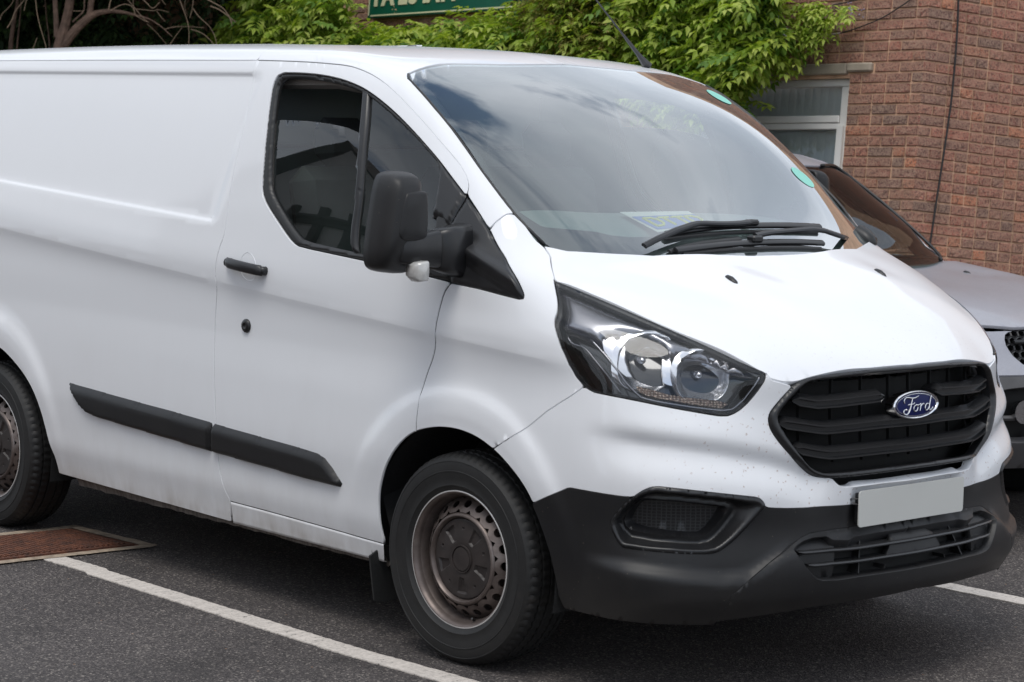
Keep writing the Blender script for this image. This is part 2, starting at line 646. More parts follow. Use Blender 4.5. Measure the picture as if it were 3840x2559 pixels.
    def px(s, pts):
        """photograph pixels -> (u, v) on this surface"""
        out = []
        nu = s.shape2[1]
        for (px_, py_) in pts:
            o, d = ray(px_, py_)
            hit = s.bvh.ray_cast(Vector(o), Vector(d / np.linalg.norm(d)))
            if hit[0] is not None:
                f = hit[2]; j, i = divmod(f, nu - 1)
            else:
                dd = np.sum((s.prj - np.array([px_, py_])) ** 2, -1)
                j, i = np.unravel_index(dd.argmin(), dd.shape)
            u, v = s.Ug[j, i], s.Vg[j, i]
            for _ in range(6 if hit[0] is not None else 0):
                p = s.ev(np.array([u]), np.array([v]))[0]
                pu = s.ev(np.array([u + 1e-3]), np.array([v]))[0]; pv = s.ev(np.array([u]), np.array([v + 1e-3]))[0]
                q = project(np.array([p, pu, pv]))
                J = np.stack([(q[1] - q[0]) / 1e-3, (q[2] - q[0]) / 1e-3], 1)
                try:
                    st = np.linalg.solve(J, np.array([px_, py_]) - q[0])
                except Exception:
                    break
                st = np.clip(st, -0.03, 0.03)
                u += st[0]; v += st[1]
            u = min(max(u, s.u0 + .01), s.umax); v = min(max(v, s.v0 + .01), s.vmax - .01)
            out.append((float(u), float(v)))
        return out


def hitfull(S, p, off=0.0):
    """photograph pixel -> point on the whole symmetric surface"""
    o, d = ray(*p)
    d = d / np.linalg.norm(d)
    best = None
    for sg in (1, -1):
        f = np.array([1, sg, 1])
        h = S.bvh.ray_cast(Vector(o * f), Vector(d * f))
        if h[0] is not None and (best is None or h[3] < best[0]):
            n = np.array(h[1])
            if n @ np.array([.4, -.3, .8]) < 0: n = -n
            best = (h[3], (np.array(h[0]) + n * off) * f)
    return best[1] if best else None


def cdt(border, holes, lines, h, extra=None):
    """triangulate a 2D region; border/holes lists of closed rings, lines open polylines"""
    rings = [resample(b, h * 0.8, True) if len(b) < 400 else np.array(b) for b in [border]] + [resample(b, h * 0.8, True) for b in holes]
    V, E = [], []
    for r_ in rings:
        n0 = len(V); n = len(r_)
        V += [tuple(p) for p in r_]
        E += [(n0 + k, n0 + (k + 1) % n) for k in range(n)]
    for l in lines:
        l = resample(l, h)
        n0 = len(V)
        V += [tuple(p) for p in l]
        E += [(n0 + k, n0 + k + 1) for k in range(len(l) - 1)]
    B = rings[0]
    x0, y0 = B.min(0); x1, y1 = B.max(0)
    xs = np.arange(x0 + h / 2, x1, h); ys = np.arange(y0 + h / 2, y1, h)
    X, Y = np.meshgrid(xs, ys)
    X = X + (np.arange(len(ys)) % 2)[:, None] * h / 2
    Gp = np.stack([X.ravel(), Y.ravel()], 1)
    ok = inside(Gp, B)
    for hr in rings[1:]:
        ok &= ~inside(Gp, hr)
    Gp = Gp[ok]
    # drop grid points too near to constrained ones
    C = np.array(V)
    cell = {}
    for p in C:
        cell.setdefault((int(p[0] // h), int(p[1] // h)), []).append(p)
    keep = []
    for p in Gp:
        i, j = int(p[0] // h), int(p[1] // h)
        good = True
        for a in (-1, 0, 1):
            for b in (-1, 0, 1):
                for q in cell.get((i + a, j + b), ()):
                    if (q[0] - p[0]) ** 2 + (q[1] - p[1]) ** 2 < (0.62 * h) ** 2:
                        good = False
        if good: keep.append(tuple(p))
    V += keep
    r_ = geometry.delaunay_2d_cdt([Vector(p) for p in V], E, [], 0, 1e-6)
    vv = np.array([tuple(p) for p in r_[0]])
    ff = np.array([list(f) for f in r_[2]])
    cen = vv[ff].mean(1)
    ok = inside(cen, B)
    for hr in rings[1:]:
        ok &= ~inside(cen, hr)
    # slivers
    ff = ff[ok]
    used = np.unique(ff)
    mp_ = -np.ones(len(vv), int); mp_[used] = np.arange(len(used))
    return vv[used], mp_[ff]


def borders(F):
    """directed boundary edges"""
    E = {}
    for a, b, c in F:
        for e in ((a, b), (b, c), (c, a)):
            E[e] = 1
    return [e for e in E if (e[1], e[0]) not in E]


def shell(P, F, N_, flange=0.014, roll=0.0015):
    """P vertices, F triangles, N_ outward normals per vertex; adds a return flange round every border"""
    # orient
    a, b, c = P[F[:, 0]], P[F[:, 1]], P[F[:, 2]]
    fn = np.cross(b - a, c - a)
    flip = np.sum(fn * (N_[F[:, 0]] + N_[F[:, 1]] + N_[F[:, 2]]), 1) < 0
    F = F.copy(); F[flip] = F[flip][:, ::-1]
    V = [tuple(p) for p in P]; FF = [tuple(map(int, f)) for f in F]
    if flange > 0:
        be = borders([tuple(f) for f in F])
        nxt = {}
        out = {}
        for (i, j) in be:
            t = P[j] - P[i]
            t = t / (np.linalg.norm(t) + 1e-12)
            for k in (i, j):
                out.setdefault(k, []).append(np.cross(t, N_[k]))
        ring = {}
        for k, l in out.items():
            o = sum(l); o = o / (np.linalg.norm(o) + 1e-9)
            n = N_[k]
            a1 = len(V); V.append(tuple(P[k]))
            a2 = len(V); V.append(tuple(P[k] + o * roll - n * roll))
            a3 = len(V); V.append(tuple(P[k] + o * roll - n * flange))
            ring[k] = (a1, a2, a3)
        for (i, j) in be:
            A, B = ring[i], ring[j]
            FF.append((B[0], A[0], A[1], B[1])); FF.append((B[1], A[1], A[2], B[2]))
    return V, FF


def add_mirrored(name, V, F, mat, parent, both=True, only_left=False):
    res = []
    if not only_left:
        res.append(mesh(name, V, F, mat, parent))
    if both:
        V2 = [(x, -y, z) for x, y, z in V]
        res.append(mesh(name, V2, [tuple(reversed(f)) for f in F], mat, parent))
    return res


def panel(S, name, border, mat, parent, holes=(), lines=(), h=0.02, off=0.0, flange=0.014, gap=0.0022, mirror=True, sym=False, roll=0.0015, hole_gap=None):
    """a body panel cut from surface S. sym: the panel crosses the centre line (half outline given, closed along u = umax)"""
    B = inset(border, gap) if gap else np.array(border)
    H = [inset(x, -(gap if hole_gap is None else hole_gap)) for x in holes]
    if sym:
        B = B.copy()
        B[:, 0] = np.where(np.array(border)[:, 0] > S.umax - 0.004, S.umax, np.minimum(B[:, 0], S.umax))
    uv, F = cdt(B, H, list(lines), h)
    P = S.ev(uv[:, 0], uv[:, 1], off)
    e = 0.003
    Pu = S.ev(uv[:, 0] + e, uv[:, 1], off) - S.ev(uv[:, 0] - e, uv[:, 1], off)
    Pv = S.ev(uv[:, 0], uv[:, 1] + e, off) - S.ev(uv[:, 0], uv[:, 1] - e, off)
    n = np.cross(Pu, Pv); n /= np.linalg.norm(n, axis=1)[:, None] + 1e-12
    ref = np.stack([0.6 + 0 * n[:, 0], -1.0 + 0 * n[:, 0], 0.5 + 0 * n[:, 0]], 1)
    n *= np.where(np.sum(n * ref, 1) < 0, -1, 1)[:, None]
    if sym:
        c = uv[:, 0] > S.umax - 1e-4
        P[c, 1] = 0.0
        n[c, 1] = 0; n[c] /= np.linalg.norm(n[c], axis=1)[:, None] + 1e-12
        nP = len(P)
        # mirror half and weld along the centre
        mp_ = np.arange(nP) + nP
        idx = np.where(c)[0]
        P2 = P.copy(); P2[:, 1] *= -1
        n2 = n.copy(); n2[:, 1] *= -1
        keep = ~c
        new = -np.ones(nP, int); new[keep] = np.arange(keep.sum()) + nP; new[idx] = idx
        P = np.vstack([P, P2[keep]]); n = np.vstack([n, n2[keep]])
        F = np.vstack([F, new[F][:, ::-1]])
        V, FF = shell(P, F, n, flange, roll)
        return [mesh(name, V, FF, mat, parent)]
    V, FF = shell(P, F, n, flange, roll)
    return add_mirrored(name, V, FF, mat, parent, mirror)


def Wz(z):
    return float(np.interp(z, [.2, .27, .33, .41, .54, .67, .82, .95, 1.07, 1.19, 1.25, 1.30, 1.36, 1.44, 1.6, 1.75, 1.87, 1.915],
                           [.93, .948, .957, .970, .981, .987, .989, .988, .985, .977, .970, .962, .952, .935, .899, .858, .818, .80]))


VL = {
    .20: [(.3, .93), (.55, .915), (.7, .87), (.8, .78), (.87, .66), (.92, .5), (.97, .3), (.985, .1), (.99, 0)],
    .27: [(.3, .95), (.55, .935), (.7, .895), (.8, .81), (.88, .69), (.94, .52), (1.0, .3), (1.025, .1), (1.03, 0)],
    .33: [(.3, .962), (.55, .945), (.7, .91), (.8, .84), (.88, .73), (.94, .60), (.995, .42), (1.04, .22), (1.053, .1), (1.055, 0)],
    .41: [(.3, .972), (.5, .963), (.7, .925), (.8, .86), (.88, .75), (.94, .63), (1.0, .465), (1.04, .27), (1.058, .1), (1.06, 0)],
    .54: [(.3, .980), (.5, .968), (.65, .935), (.78, .85), (.87, .735), (.93, .62), (.98, .47), (1.02, .28), (1.031, .1), (1.033, 0)],
    .67: [(.3, .986), (.5, .975), (.65, .94), (.78, .865), (.87, .765), (.93, .65), (.975, .52), (1.02, .33), (1.042, .1), (1.045, 0)],
    .82: [(.3, .984), (.5, .967), (.65, .925), (.77, .85), (.85, .75), (.90, .65), (.95, .52), (.995, .33), (1.031, .1), (1.035, 0)],
    .90: [(.3, .978), (.5, .955), (.62, .92), (.72, .855), (.80, .76), (.87, .66), (.945, .52), (.995, .32), (1.026, .1), (1.03, 0)],
    1.0: [(.2, .978), (.45, .955), (.6, .905), (.7, .838), (.78, .75), (.86, .655), (.93, .57), (.968, .45), (1.0, .27), (1.02, .1), (1.025, 0)],
    1.07: [(.15, .972), (.3, .962), (.45, .94), (.58, .885), (.68, .805), (.76, .71), (.83, .60), (.90, .38), (.935, .1), (.94, 0)],
    1.136: [(.1, .965), (.3, .947), (.42, .92), (.54, .855), (.65, .745), (.74, .6), (.80, .4), (.83, .1), (.83, 0)],
    1.19: [(0, .965), (.2, .950), (.32, .92), (.42, .865), (.487, .80), (.6, .65), (.69, .4), (.735, .1), (.74, 0)],
    1.25: [(-.1, .962), (.1, .95), (.2, .925), (.28, .885), (.36, .82), (.44, .7), (.53, .45), (.575, .1), (.58, 0)],
    1.30: [(-.2, .956), (0, .942), (.1, .92), (.18, .87), (.235, .81), (.3, .7), (.38, .45), (.415, .1), (.42, 0)],
    1.36: [(-.3, .946), (-.05, .925), (.05, .89), (.12, .84), (.16, .78), (.23, .6), (.28, .35), (.298, .1), (.30, 0)],
    1.44: [(-.5, .932), (-.2, .912), (-.06, .88), (.03, .838), (.061, .812), (.10, .7), (.14, .5), (.17, .3), (.184, .1), (.185, 0)],
    1.6: [(-.8, .899), (-.6, .894), (-.4, .878), (-.26, .852), (-.18, .822), (-.146, .80), (-.11, .7), (-.078, .5), (-.062, .3), (-.056, .1), (-.055, 0)],
    1.75: [(-1.1, .860), (-.85, .857), (-.6, .844), (-.46, .824), (-.39, .804), (-.35, .784), (-.318, .7), (-.292, .5), (-.280, .3), (-.276, .1), (-.275, 0)],
    1.87: [(-1.2, .820), (-1.0, .816), (-.8, .803), (-.66, .785), (-.60, .770), (-.56, .754), (-.515, .66), (-.475, .45), (-.452, .25), (-.442, .1), (-.44, 0)],
    1.915: [(-1.3, .80), (-1.1, .796), (-.9, .786), (-.77, .762), (-.69, .71), (-.62, .56), (-.565, .35), (-.537, .15), (-.53, 0)],
}
lev = []
for z, pts in VL.items():
    w = Wz(z)
    lev.append((z, [(-3.97, w - .012, z), (-3.0, w, z), (-2.0, w, z), (min(-1.5, pts[0][0] - .1), w, z)] + [(x, y, z) for x, y in pts]))
ROOFV = [(1.955, .764, 1.948, [(-1.3, .766, 1.948), (-1.05, .762, 1.946), (-.90, .740, 1.943), (-.81, .67, 1.940), (-.74, .5, 1.942), (-.69, .25, 1.950), (-.655, 0, 1.952)]),
         (2.06, .665, 1.974, [(-1.35, .665, 1.973), (-1.15, .655, 1.970), (-1.03, .60, 1.967), (-.95, .45, 1.968), (-.88, .2, 1.973), (-.85, 0, 1.975)]),
         (2.33, .40, 1.992, [(-1.5, .40, 1.990), (-1.3, .35, 1.987), (-1.18, .2, 1.988), (-1.14, 0, 1.989)]),
         (2.60, .13, 2.002, [(-1.9, .13, 2.0), (-1.65, .1, 1.999), (-1.55, .04, 1.998), (-1.5, 0, 1.998)]),
         (2.74, .0, 2.004, [(-2.2, .0, 2.002), (-1.9, 0, 2.001), (-1.75, 0, 2.001), (-1.7, 0, 2.001)])]
for v, w, z, pts in ROOFV:
    lev.append((v, [(-3.97, w - .01, z - .022), (-3.3, w, z - .008), (-2.5, w, z + .002), (-2.0, w, z + .002)] + pts))


class VanSurf(Surf):
    def disp(s, u, v, P):
        x, w, z = P[..., 0], P[..., 1], P[..., 2]
        side = np.clip((0.75 - x) / 0.25, 0, 1)
        # crease line, falling gently towards the nose
        zc = 1.022 - 0.069 * (x - 0.25)
        t = zc - z
        lim = np.clip((0.60 - x) / 0.2, 0, 1)
        below = np.where(t > 0, (1 - np.exp(-np.maximum(t, 0) / 0.042)), 0)
        d = -0.018 * below * lim * np.clip((z - 0.60) / 0.35, 0, 1)
        # shoulder swell just above it
        d = d + 0.004 * np.exp(-((z - zc - 0.07) / 0.07) ** 2) * lim * np.clip(-t / .04, 0, 1)
        # wheel arch flares
        for cx in (0.0, -2.933):
            r = np.sqrt((x - cx) ** 2 + (z - 0.335) ** 2)
            k = 1 / (1 + np.exp(np.clip((r - 0.545) / 0.010, -50, 50)))
            fade = np.clip((z - 0.30) / 0.35, 0, 1) * np.clip((0.66 - x) / 0.25, 0, 1)
            d = d + 0.016 * k * fade * (1.0 if cx == 0 else 0.9)
            k2 = 1 / (1 + np.exp(np.clip((r - 0.452) / 0.006, -50, 50)))
            d = d - 0.004 * k2 * fade
        # blanked rear window recess
        if True:
            bx = 0.0
            inx = 1 / (1 + np.exp(np.clip((x - s.rx(z)) / 0.010, -50, 50)))
            lo = 1.340 - 0.055 * (x + 1.35)
            inz = 1 / (1 + np.exp(np.clip((lo - z) / 0.0028, -50, 50))) / (1 + np.exp(np.clip((z - 1.868) / 0.0028, -50, 50)))
            d = d - 0.009 * inx * inz
        # door lower side: rolls out to a ledge over the sill
        d = d + 0.004 * np.exp(-((z - 0.40) / 0.05) ** 2) * np.clip((-0.3 - x) / 0.1, 0, 1)
        # nose: a long hollow under the lamp, a ledge over the fog pocket and one above the bumper insert
        k = np.clip((u - 0.46) / 0.22, 0, 1) * np.clip((1.30 - u) / 0.12, 0, 1)
        k = k * k * (3 - 2 * k)
        vc = np.interp(u, [.4, .6, .75, .9, 1.05, 1.2, 1.3], [.80, .795, .785, .765, .735, .69, .67])
        tz = z - vc
        d = d - 0.026 * k * np.exp(-(tz / np.where(tz > 0, 0.030, 0.070)) ** 2)
        vb = np.interp(u, [.45, .6, .9, .98, 1.08, 1.18, 1.6], [.425, .415, .385, .395, .45, .475, .470])
        q = np.clip((vb + 0.035 - z) / 0.035, 0, 1)
        d = d + 0.026 * q * q * (3 - 2 * q) * np.clip((u - .47) / .15, 0, 1) * np.clip((z - .22) / .12, 0, 1)
        # seat of the number plate
        d = d - 0.014 * (1 / (1 + np.exp(np.clip((w - .266) / .004, -50, 50)))) * (1 / (1 + np.exp(np.clip((z - .643) / .003, -50, 50)))) * (1 / (1 + np.exp(np.clip((.50 - z) / .006, -50, 50)))) * (x > .9)
        return d

    @staticmethod
    def rx(z):
        return np.interp(z, [1.30, 1.36, 1.5, 1.86, 1.88], [-1.42, -1.385, -1.355, -1.29, -1.30])


t_0 = time.time()
Q = VanSurf(lev, -3.96, 1.60, -1.40)
Q.prepare()
print('surface', round(time.time() - t_0, 1))
# ------------------------------------------------------------------ the white van
van = empty('parked_van')
tag(van, 'white panel van parked in the foreground bay with black lower bumper and grille', 'van')
HS = 3840 / 2353


def c4(p): return Z(0, 850, SC6, p)
def c6_(p): return Z(2540, 850, SC6, p)
def c7(p): return Z(0, 1689, SC6, p)
def c8(p): return Z(1270, 1689, SC6, p)
def c9(p): return Z(2540, 1689, SC6, p)
def zw(p): return Z(1350, 1600, 900 / 1472, p)          # wheel crop
def zh(p): return Z(2050, 1000, 900 / 2171, p)          # headlamp crop
def zd(p): return Z(950, 200, 1100 / 1816, p)           # door window crop
def zg(p): return Z(2850, 1300, 990 / 2353, p)          # grille crop
def zb(p): return Z(2850, 1700, 990 / 2353, p)          # lower grille crop
def zf(p): return Z(2000, 1750, 1000 / 2353, p)         # fog pocket crop
def zws(p): return Z(2200, 750, 1200 / 2353, p)         # wiper crop


bgap = Q.px(c1([(1740, 408), (1722, 500), (1700, 610), (1650, 850), (1600, 1060), (1560, 1260), (1530, 1480)]) +
            c4([(1515, 60), (1482, 140), (1458, 250), (1453, 330), (1462, 385), (1462, 500), (1450, 650), (1448, 850), (1450, 1100), (1458, 1320)]) +
            c7([(1475, 30), (1478, 110), (1500, 210), (1530, 290), (1558, 345)]))
dtop = Q.px(c1([(1740, 408), (1900, 412), (2100, 420), (2300, 437)]) +
            c2([(60, 445), (100, 452), (200, 490), (300, 550), (400, 640), (500, 745), (600, 855), (700, 972), (800, 1085), (850, 1160), (876, 1220), (880, 1265), (868, 1318)]))
tri_top = Q.px(zd([(1318, 885)]))
dlow = Q.px(c5([(756, 384), (712, 440), (682, 540), (658, 660), (650, 720), (653, 800), (640, 880), (600, 985), (562, 1100), (535, 1230), (523, 1320), (521, 1388)]))
archd = Q.px(DD([(957, 990), (930, 1005), (900, 1040), (880, 1085), (868, 1150), (873, 1210), (884, 1250)]))
dbot = Q.px(c8([(300, 632)]) + c7([(2343, 562), (2000, 465), (1750, 396), (1562, 347)]))
# window opening of the door
wtop = Q.px(zd([(1318, 883), (1240, 780), (1160, 672), (1090, 590), (1000, 488), (900, 384), (800, 296), (700, 224), (620, 186), (540, 158), (430, 134), (300, 122), (190, 121)]))
wleft = Q.px(zd([(150, 138), (125, 175), (110, 240), (90, 400), (62, 680), (53, 800), (53, 860), (72, 925), (150, 1045), (232, 1165), (268, 1193)]))
wbot = Q.px(zd([(330, 1210), (500, 1247), (700, 1290), (900, 1340), (1100, 1390), (1210, 1418)]))
def uvx(x, z):
    """(u, v) on the side where the skin passes x at height z"""
    if x <= -1.45: return (x, z)
    us = np.linspace(-1.5, 1.0, 260)
    xs = Q.base(us, np.full(260, z))[:, 0]
    return (float(np.interp(x, xs, us)), z)


def sm(P, n=2): return chaikin(P, n)


dtop, dlow, archd, wtop = sm(dtop), sm(dlow), sm(archd), sm(wtop)
wleft, wbot, bgap = sm(wleft), sm(wbot), sm(bgap, 1)
dbot = sm(dbot, 1)
crease = [[uvx(x, 1.022 - 0.069 * (x - 0.25) - t) for x in np.arange(x0, x1, .05)] for (x0, x1) in ((-3.94, -1.36), (-1.28, -.16), (-.08, .42)) for t in (-.002, .002, .016)]
door = bgap[::-1] + dtop[1:] + wtop + wleft + wbot + dlow[1:] + archd[1:] + dbot
DOORP = panel(Q, 'front_door', door, M['white'], van, h=0.018, lines=crease[3:6], gap=.0026, flange=.008)

# rear quarter / body side with the rear arch
ra = Q.px([(2, 1303), (57, 1361), (115, 1441), (149, 1527), (178, 1640), (205, 1712)])
ra = sm([(-2.933, .757), (-2.90, .7555)] + ra[:])
ra_l = [(-5.866 - a, b) for a, b in ra[::-1]]
sbot = [(ra[-1][0] + .01, .285), (-1.262, .268)]
side = [(-3.95, .31)] + [(ra_l[0][0] - .01, .285)] + ra_l[:-1] + ra + sbot + bgap[::-1] + [(-1.4, 1.9175), (-2.2, 1.9175), (-3.1, 1.9175), (-3.95, 1.9175)]
rxs = [(Q.rx(z), z) for z in np.linspace(1.33, 1.87, 12)]
rec = []
for o in (-.010, -.005, -.0015, .0015, .005, .010):
    rec.append([(-3.95, 1.340 - .055 * (-3.95 + 1.35) + o), (-1.40, 1.340 + .003 + o)])
    rec.append([(-3.95, 1.868 + o), (-1.31, 1.868 + o)])
    rec.append([(Q.rx(z) + o, z) for z in np.linspace(1.35, 1.86, 10)])
SIDE = panel(Q, 'body_side', side, M['white'], van, lines=rec + crease[:3], h=0.017, flange=.008)
rock = [bgap[-1]] + dbot[::-1] + [archd[-1], (archd[-1][0] - .005, .268), (-1.255, .262)]
us_ = np.linspace(-1.249, -.412, 70)
vt_ = np.interp(us_, [p[0] for p in dbot[::-1]], [p[1] for p in dbot[::-1]]) - .0022
rows_ = [Q.ev(us_, vt_, -.008)] + [Q.ev(us_, vt_ * (1 - t) + .266 * t) for t in np.linspace(0, 1, 9)] + [Q.ev(us_, 0 * us_ + .264, -.012)]
mbr = MB().loft(rows_, False)
add_mirrored('rocker_panel', mbr.V, mbr.F, M['white'], van)
for nm_, path_, rad_ in (('door_gap_shade', dtop, .0042), ('door_gap_shade', dlow, .0042), ('door_gap_shade', bgap, .0036), ('sill_gap_shade', dbot, .0040)):  # dark tubes laid in the shut lines to stand in for their shade
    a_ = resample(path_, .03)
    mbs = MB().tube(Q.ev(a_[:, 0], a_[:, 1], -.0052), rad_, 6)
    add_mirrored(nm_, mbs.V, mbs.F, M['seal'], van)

# fender
joint = Q.px(zd([(1462, 1088), (1500, 1045), (1560, 1000), (1590, 994), (1612, 995)]))
tri_edge = Q.px(zd([(1335, 890), (1400, 990), (1462, 1088), (1560, 1260), (1640, 1410), (1672, 1480)]))
tri_low = Q.px(zd([(1676, 1500), (1668, 1520), (1640, 1524), (1580, 1510), (1400, 1463), (1217, 1420)]))
seam_hood = Q.px(DD([(1264, 575), (1265, 590), (1268, 615), (1275, 648)]))
hl_out = Q.px(zh([(62, 118), (72, 160), (85, 230), (98, 300), (101, 350), (96, 415), (75, 468), (68, 500), (70, 540), (90, 620), (130, 740), (190, 880), (260, 1000), (338, 1090)]))
seam_fb = Q.px(zh([(338, 1090), (200, 1185), (0, 1312)]) + DD([(1190, 996), (1133, 1032)]))
archf = sm(Q.px(DD([(1133, 1032), (1100, 1006), (1060, 988), (1020, 981), (985, 983), (957, 990)])))
cowl = Q.px(DD([(1168, 492), (1188, 504), (1230, 530)])) 
cowl_e = [(0.0, 0.0)]


def near_uv(p):
    """3D point (x, w, z) -> closest (u, v)"""
    d = np.sum((Q.Pg * np.array([1, -1, 1]) - np.array(p)) ** 2, -1)
    j, i = np.unravel_index(d.argmin(), d.shape)
    return float(Q.Ug[j, i]), float(Q.Vg[j, i])


cow3 = [near_uv(p) for p in [(.10, .80, 1.40), (.15, .795, 1.365), (.195, .80, 1.34)]]
fender = joint[:] + cow3 + seam_hood[1:] + hl_out + seam_fb[1:] + archf[1:-1] + dlow[::-1][:] + tri_low[::-1][1:] + tri_edge[::-1][:4]
FENDER = panel(Q, 'front_fender', fender, M['white'], van, h=0.015, lines=crease[6:], gap=.0024, flange=.008)

# cab frame: windscreen pillars, header and roof in two pieces
gl_edge = Q.px(c2([(1187, 1440), (1120, 1355), (1050, 1262), (960, 1140), (870, 1010), (780, 885), (690, 775), (600, 668), (520, 580), (458, 516), (470, 498), (535, 470), (600, 449), (680, 434), (760, 431), (900, 433), (1100, 437), (1300, 441)]))
um, vm = gl_edge[-1]
gl_edge = gl_edge[:-1]
gl_top = [(a, np.interp(a, [gl_edge[-1][0], Q.umax], [gl_edge[-1][1], 1.932])) for a in np.linspace(gl_edge[-1][0], Q.umax, 6)[1:]]
cab = [(-1.29, 1.9175)] + dtop[:] + Q.px(zd([(1335, 890), (1400, 990), (1462, 1088)])) + joint[1:] + gl_edge + gl_top + [(Q.umax, 2.735), (-1.29, 2.735), (-1.29, 2.05)]
panel(Q, 'cab_roof', cab, M['white'], van, h=0.02, sym=True)
rroof = [(-3.95, 1.9195), (-2.5, 1.9195), (-1.2925, 1.9195), (-1.2925, 2.735), (-3.95, 2.735)]
panel(Q, 'rear_roof', rroof, M['white'], van, h=0.03, mirror=True, gap=0.001)


class TPS:
    def __init__(s, P, lam=1e-4):
        P = np.array(P, float); s.X = P[:, :2]; n = len(P)
        A = np.zeros((n + 3, n + 3))
        A[:n, :n] = s.k(s.X[:, None] - s.X[None]) + lam * np.eye(n)
        A[:n, n] = 1; A[:n, n + 1:] = s.X; A[n, :n] = 1; A[n + 1:, :n] = s.X.T
        s.w = np.linalg.solve(A, np.r_[P[:, 2], 0, 0, 0])

    @staticmethod
    def k(d):
        r2 = np.sum(d * d, -1)
        return 0.5 * r2 * np.log(r2 + 1e-12)

    def __call__(s, x, y):
        q = np.stack([np.asarray(x, float), np.asarray(y, float)], -1)
        n = len(s.X)
        out = np.zeros(q.shape[0])
        for i in range(0, len(q), 4000):
            K = s.k(q[i:i + 4000, None] - s.X[None])
            out[i:i + 4000] = K @ s.w[:n] + s.w[n] + q[i:i + 4000] @ s.w[n + 1:]
        return out


def E3(uvs, off=0.0):
    a = np.array(uvs, float)
    return Q.ev(a[:, 0], a[:, 1], off)


hl_top = Q.px(zh([(62, 118), (200, 172), (400, 255), (600, 340), (800, 425), (1000, 512), (1200, 602), (1400, 692), (1600, 785), (1750, 858), (1880, 912), (1960, 945), (1984, 962)]))
hood_nose = Q.px(zh([(1990, 940), (2012, 995), (2030, 1025)]) + zg([(190, 322), (290, 352)]))
gr_top = Q.px(zg([(350, 312), (420, 282), (480, 268), (700, 238), (1000, 201), (1200, 182), (1300, 174)]))
seamP = np.vstack([E3(cow3[-1:]), E3(seam_hood[1:]), E3(hl_top[1:]), E3(hood_nose), E3(gr_top)])
rear_edge = np.array([(.46, 0, 1.312), (.45, .13, 1.314), (.43, .25, 1.316), (.37, .5, 1.322), (.30, .62, 1.322), (.23, .74, 1.326)])
data = [tuple(p) for p in np.abs(seamP)]
for z in (1.25, 1.19, 1.136, 1.07, 1.0):
    data += [(x, w, z) for x, w in VL[z] if w < (0.72 if z > 1.1 else .62) * (1 if z > 1.0 else .5)]
data += [tuple(p) for p in rear_edge] + [(.20, .79, 1.338), (.587, .366, 1.262), (.52, 0, 1.298), (.50, .3, 1.292), (1.022, 0, 1.003)]
d2 = {}
for x, w, z in data:
    d2[(round(x, 2), round(w, 2))] = z
data = [(x, w, z) for (x, w), z in d2.items()]
data += [(x, -w, z) for x, w, z in data if w > 0.02]
DT = np.array(data)


def hbasis(x, y):
    x = (np.asarray(x) - .6) / .45; y2 = (np.asarray(y) / .8) ** 2
    return np.stack([x ** i * y2 ** j for i in range(6) for j in range(4) if i + 1.5 * j <= 6.1], -1)


wts = np.ones(len(DT)); wts[:len(seamP)] = 3
A_ = hbasis(DT[:, 0], DT[:, 1]) * wts[:, None]
hc_ = np.linalg.solve(A_.T @ A_ + 1e-4 * np.eye(A_.shape[1]), A_.T @ (DT[:, 2] * wts))
res_ = DT[:, 2] - hbasis(DT[:, 0], DT[:, 1]) @ hc_
print('bonnet residual', np.abs(res_).max(), np.abs(res_[:len(seamP)]).max())
HCORR = TPS(np.column_stack([DT[:, :2], res_]), 2e-2)


def HOOD(x, y):
    x = np.asarray(x, float); y = np.asarray(y, float)
    return hbasis(x, y) @ hc_ + HCORR(x, y)



def fpanel(fn, name, border, mat, parent, holes=(), h=0.02, flange=0.014, gap=0.0025, lines=(), up=(0, 0, 1), roll=0.0015):
    """panel over a plan-view domain (x, y) with height function fn"""
    B = inset(border, gap)
    uv, F = cdt(B, list(holes), list(lines), h)
    z = fn(uv[:, 0], uv[:, 1])
    e = 0.004
    zx = (fn(uv[:, 0] + e, uv[:, 1]) - fn(uv[:, 0] - e, uv[:, 1])) / (2 * e)
    zy = (fn(uv[:, 0], uv[:, 1] + e) - fn(uv[:, 0], uv[:, 1] - e)) / (2 * e)
    n = np.stack([-zx, -zy, np.ones(len(z))], 1); n /= np.linalg.norm(n, axis=1)[:, None]
    P = np.column_stack([uv, z])
    V, FF = shell(P, F, n, flange, roll)
    return mesh(name, V, FF, mat, parent)


sp2 = [tuple(p[:2]) for p in seamP]
re2 = [(x, -w) for x, w, z in rear_edge]
half = [(x, -abs(y)) for x, y in sp2]
nh = len(half) - len(gr_top)
nose = chaikin(resample(half[nh:] + [(1.0172, 0.0)], .09), 2)
hb = half[:nh] + list(nose)
half = hb[:-1]
hb_full = hb + [(x, -y) for x, y in half[::-1]]
rear = [(x, abs(y)) for x, y in re2[::-1]][:-1] + [re2[0]] + re2[1:]
hb_full = hb_full + rear[0:]
BONNET = fpanel(HOOD, 'bonnet', hb_full, M['white'], van, h=0.018, flange=0.03)
print('bonnet outline', np.round(np.array(hb_full)[::4], 2).tolist())

# windscreen
bot_v = 1.305
ge = Q.px(c2([(1187, 1440)]))[0]
gbot = [(Q.umax, bot_v), (1.2, bot_v), (.95, bot_v), (.75, bot_v), (.66, 1.315), (.61, 1.35), (.565, 1.40)]
glass_half = gbot + [ge] + gl_edge[1:] + gl_top
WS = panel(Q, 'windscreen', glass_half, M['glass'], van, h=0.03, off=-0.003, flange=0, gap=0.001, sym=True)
# the screen is a smooth sheet: refit its depth with a low-order surface
co = np.array([v.co[:] for v in WS[0].data.vertices])


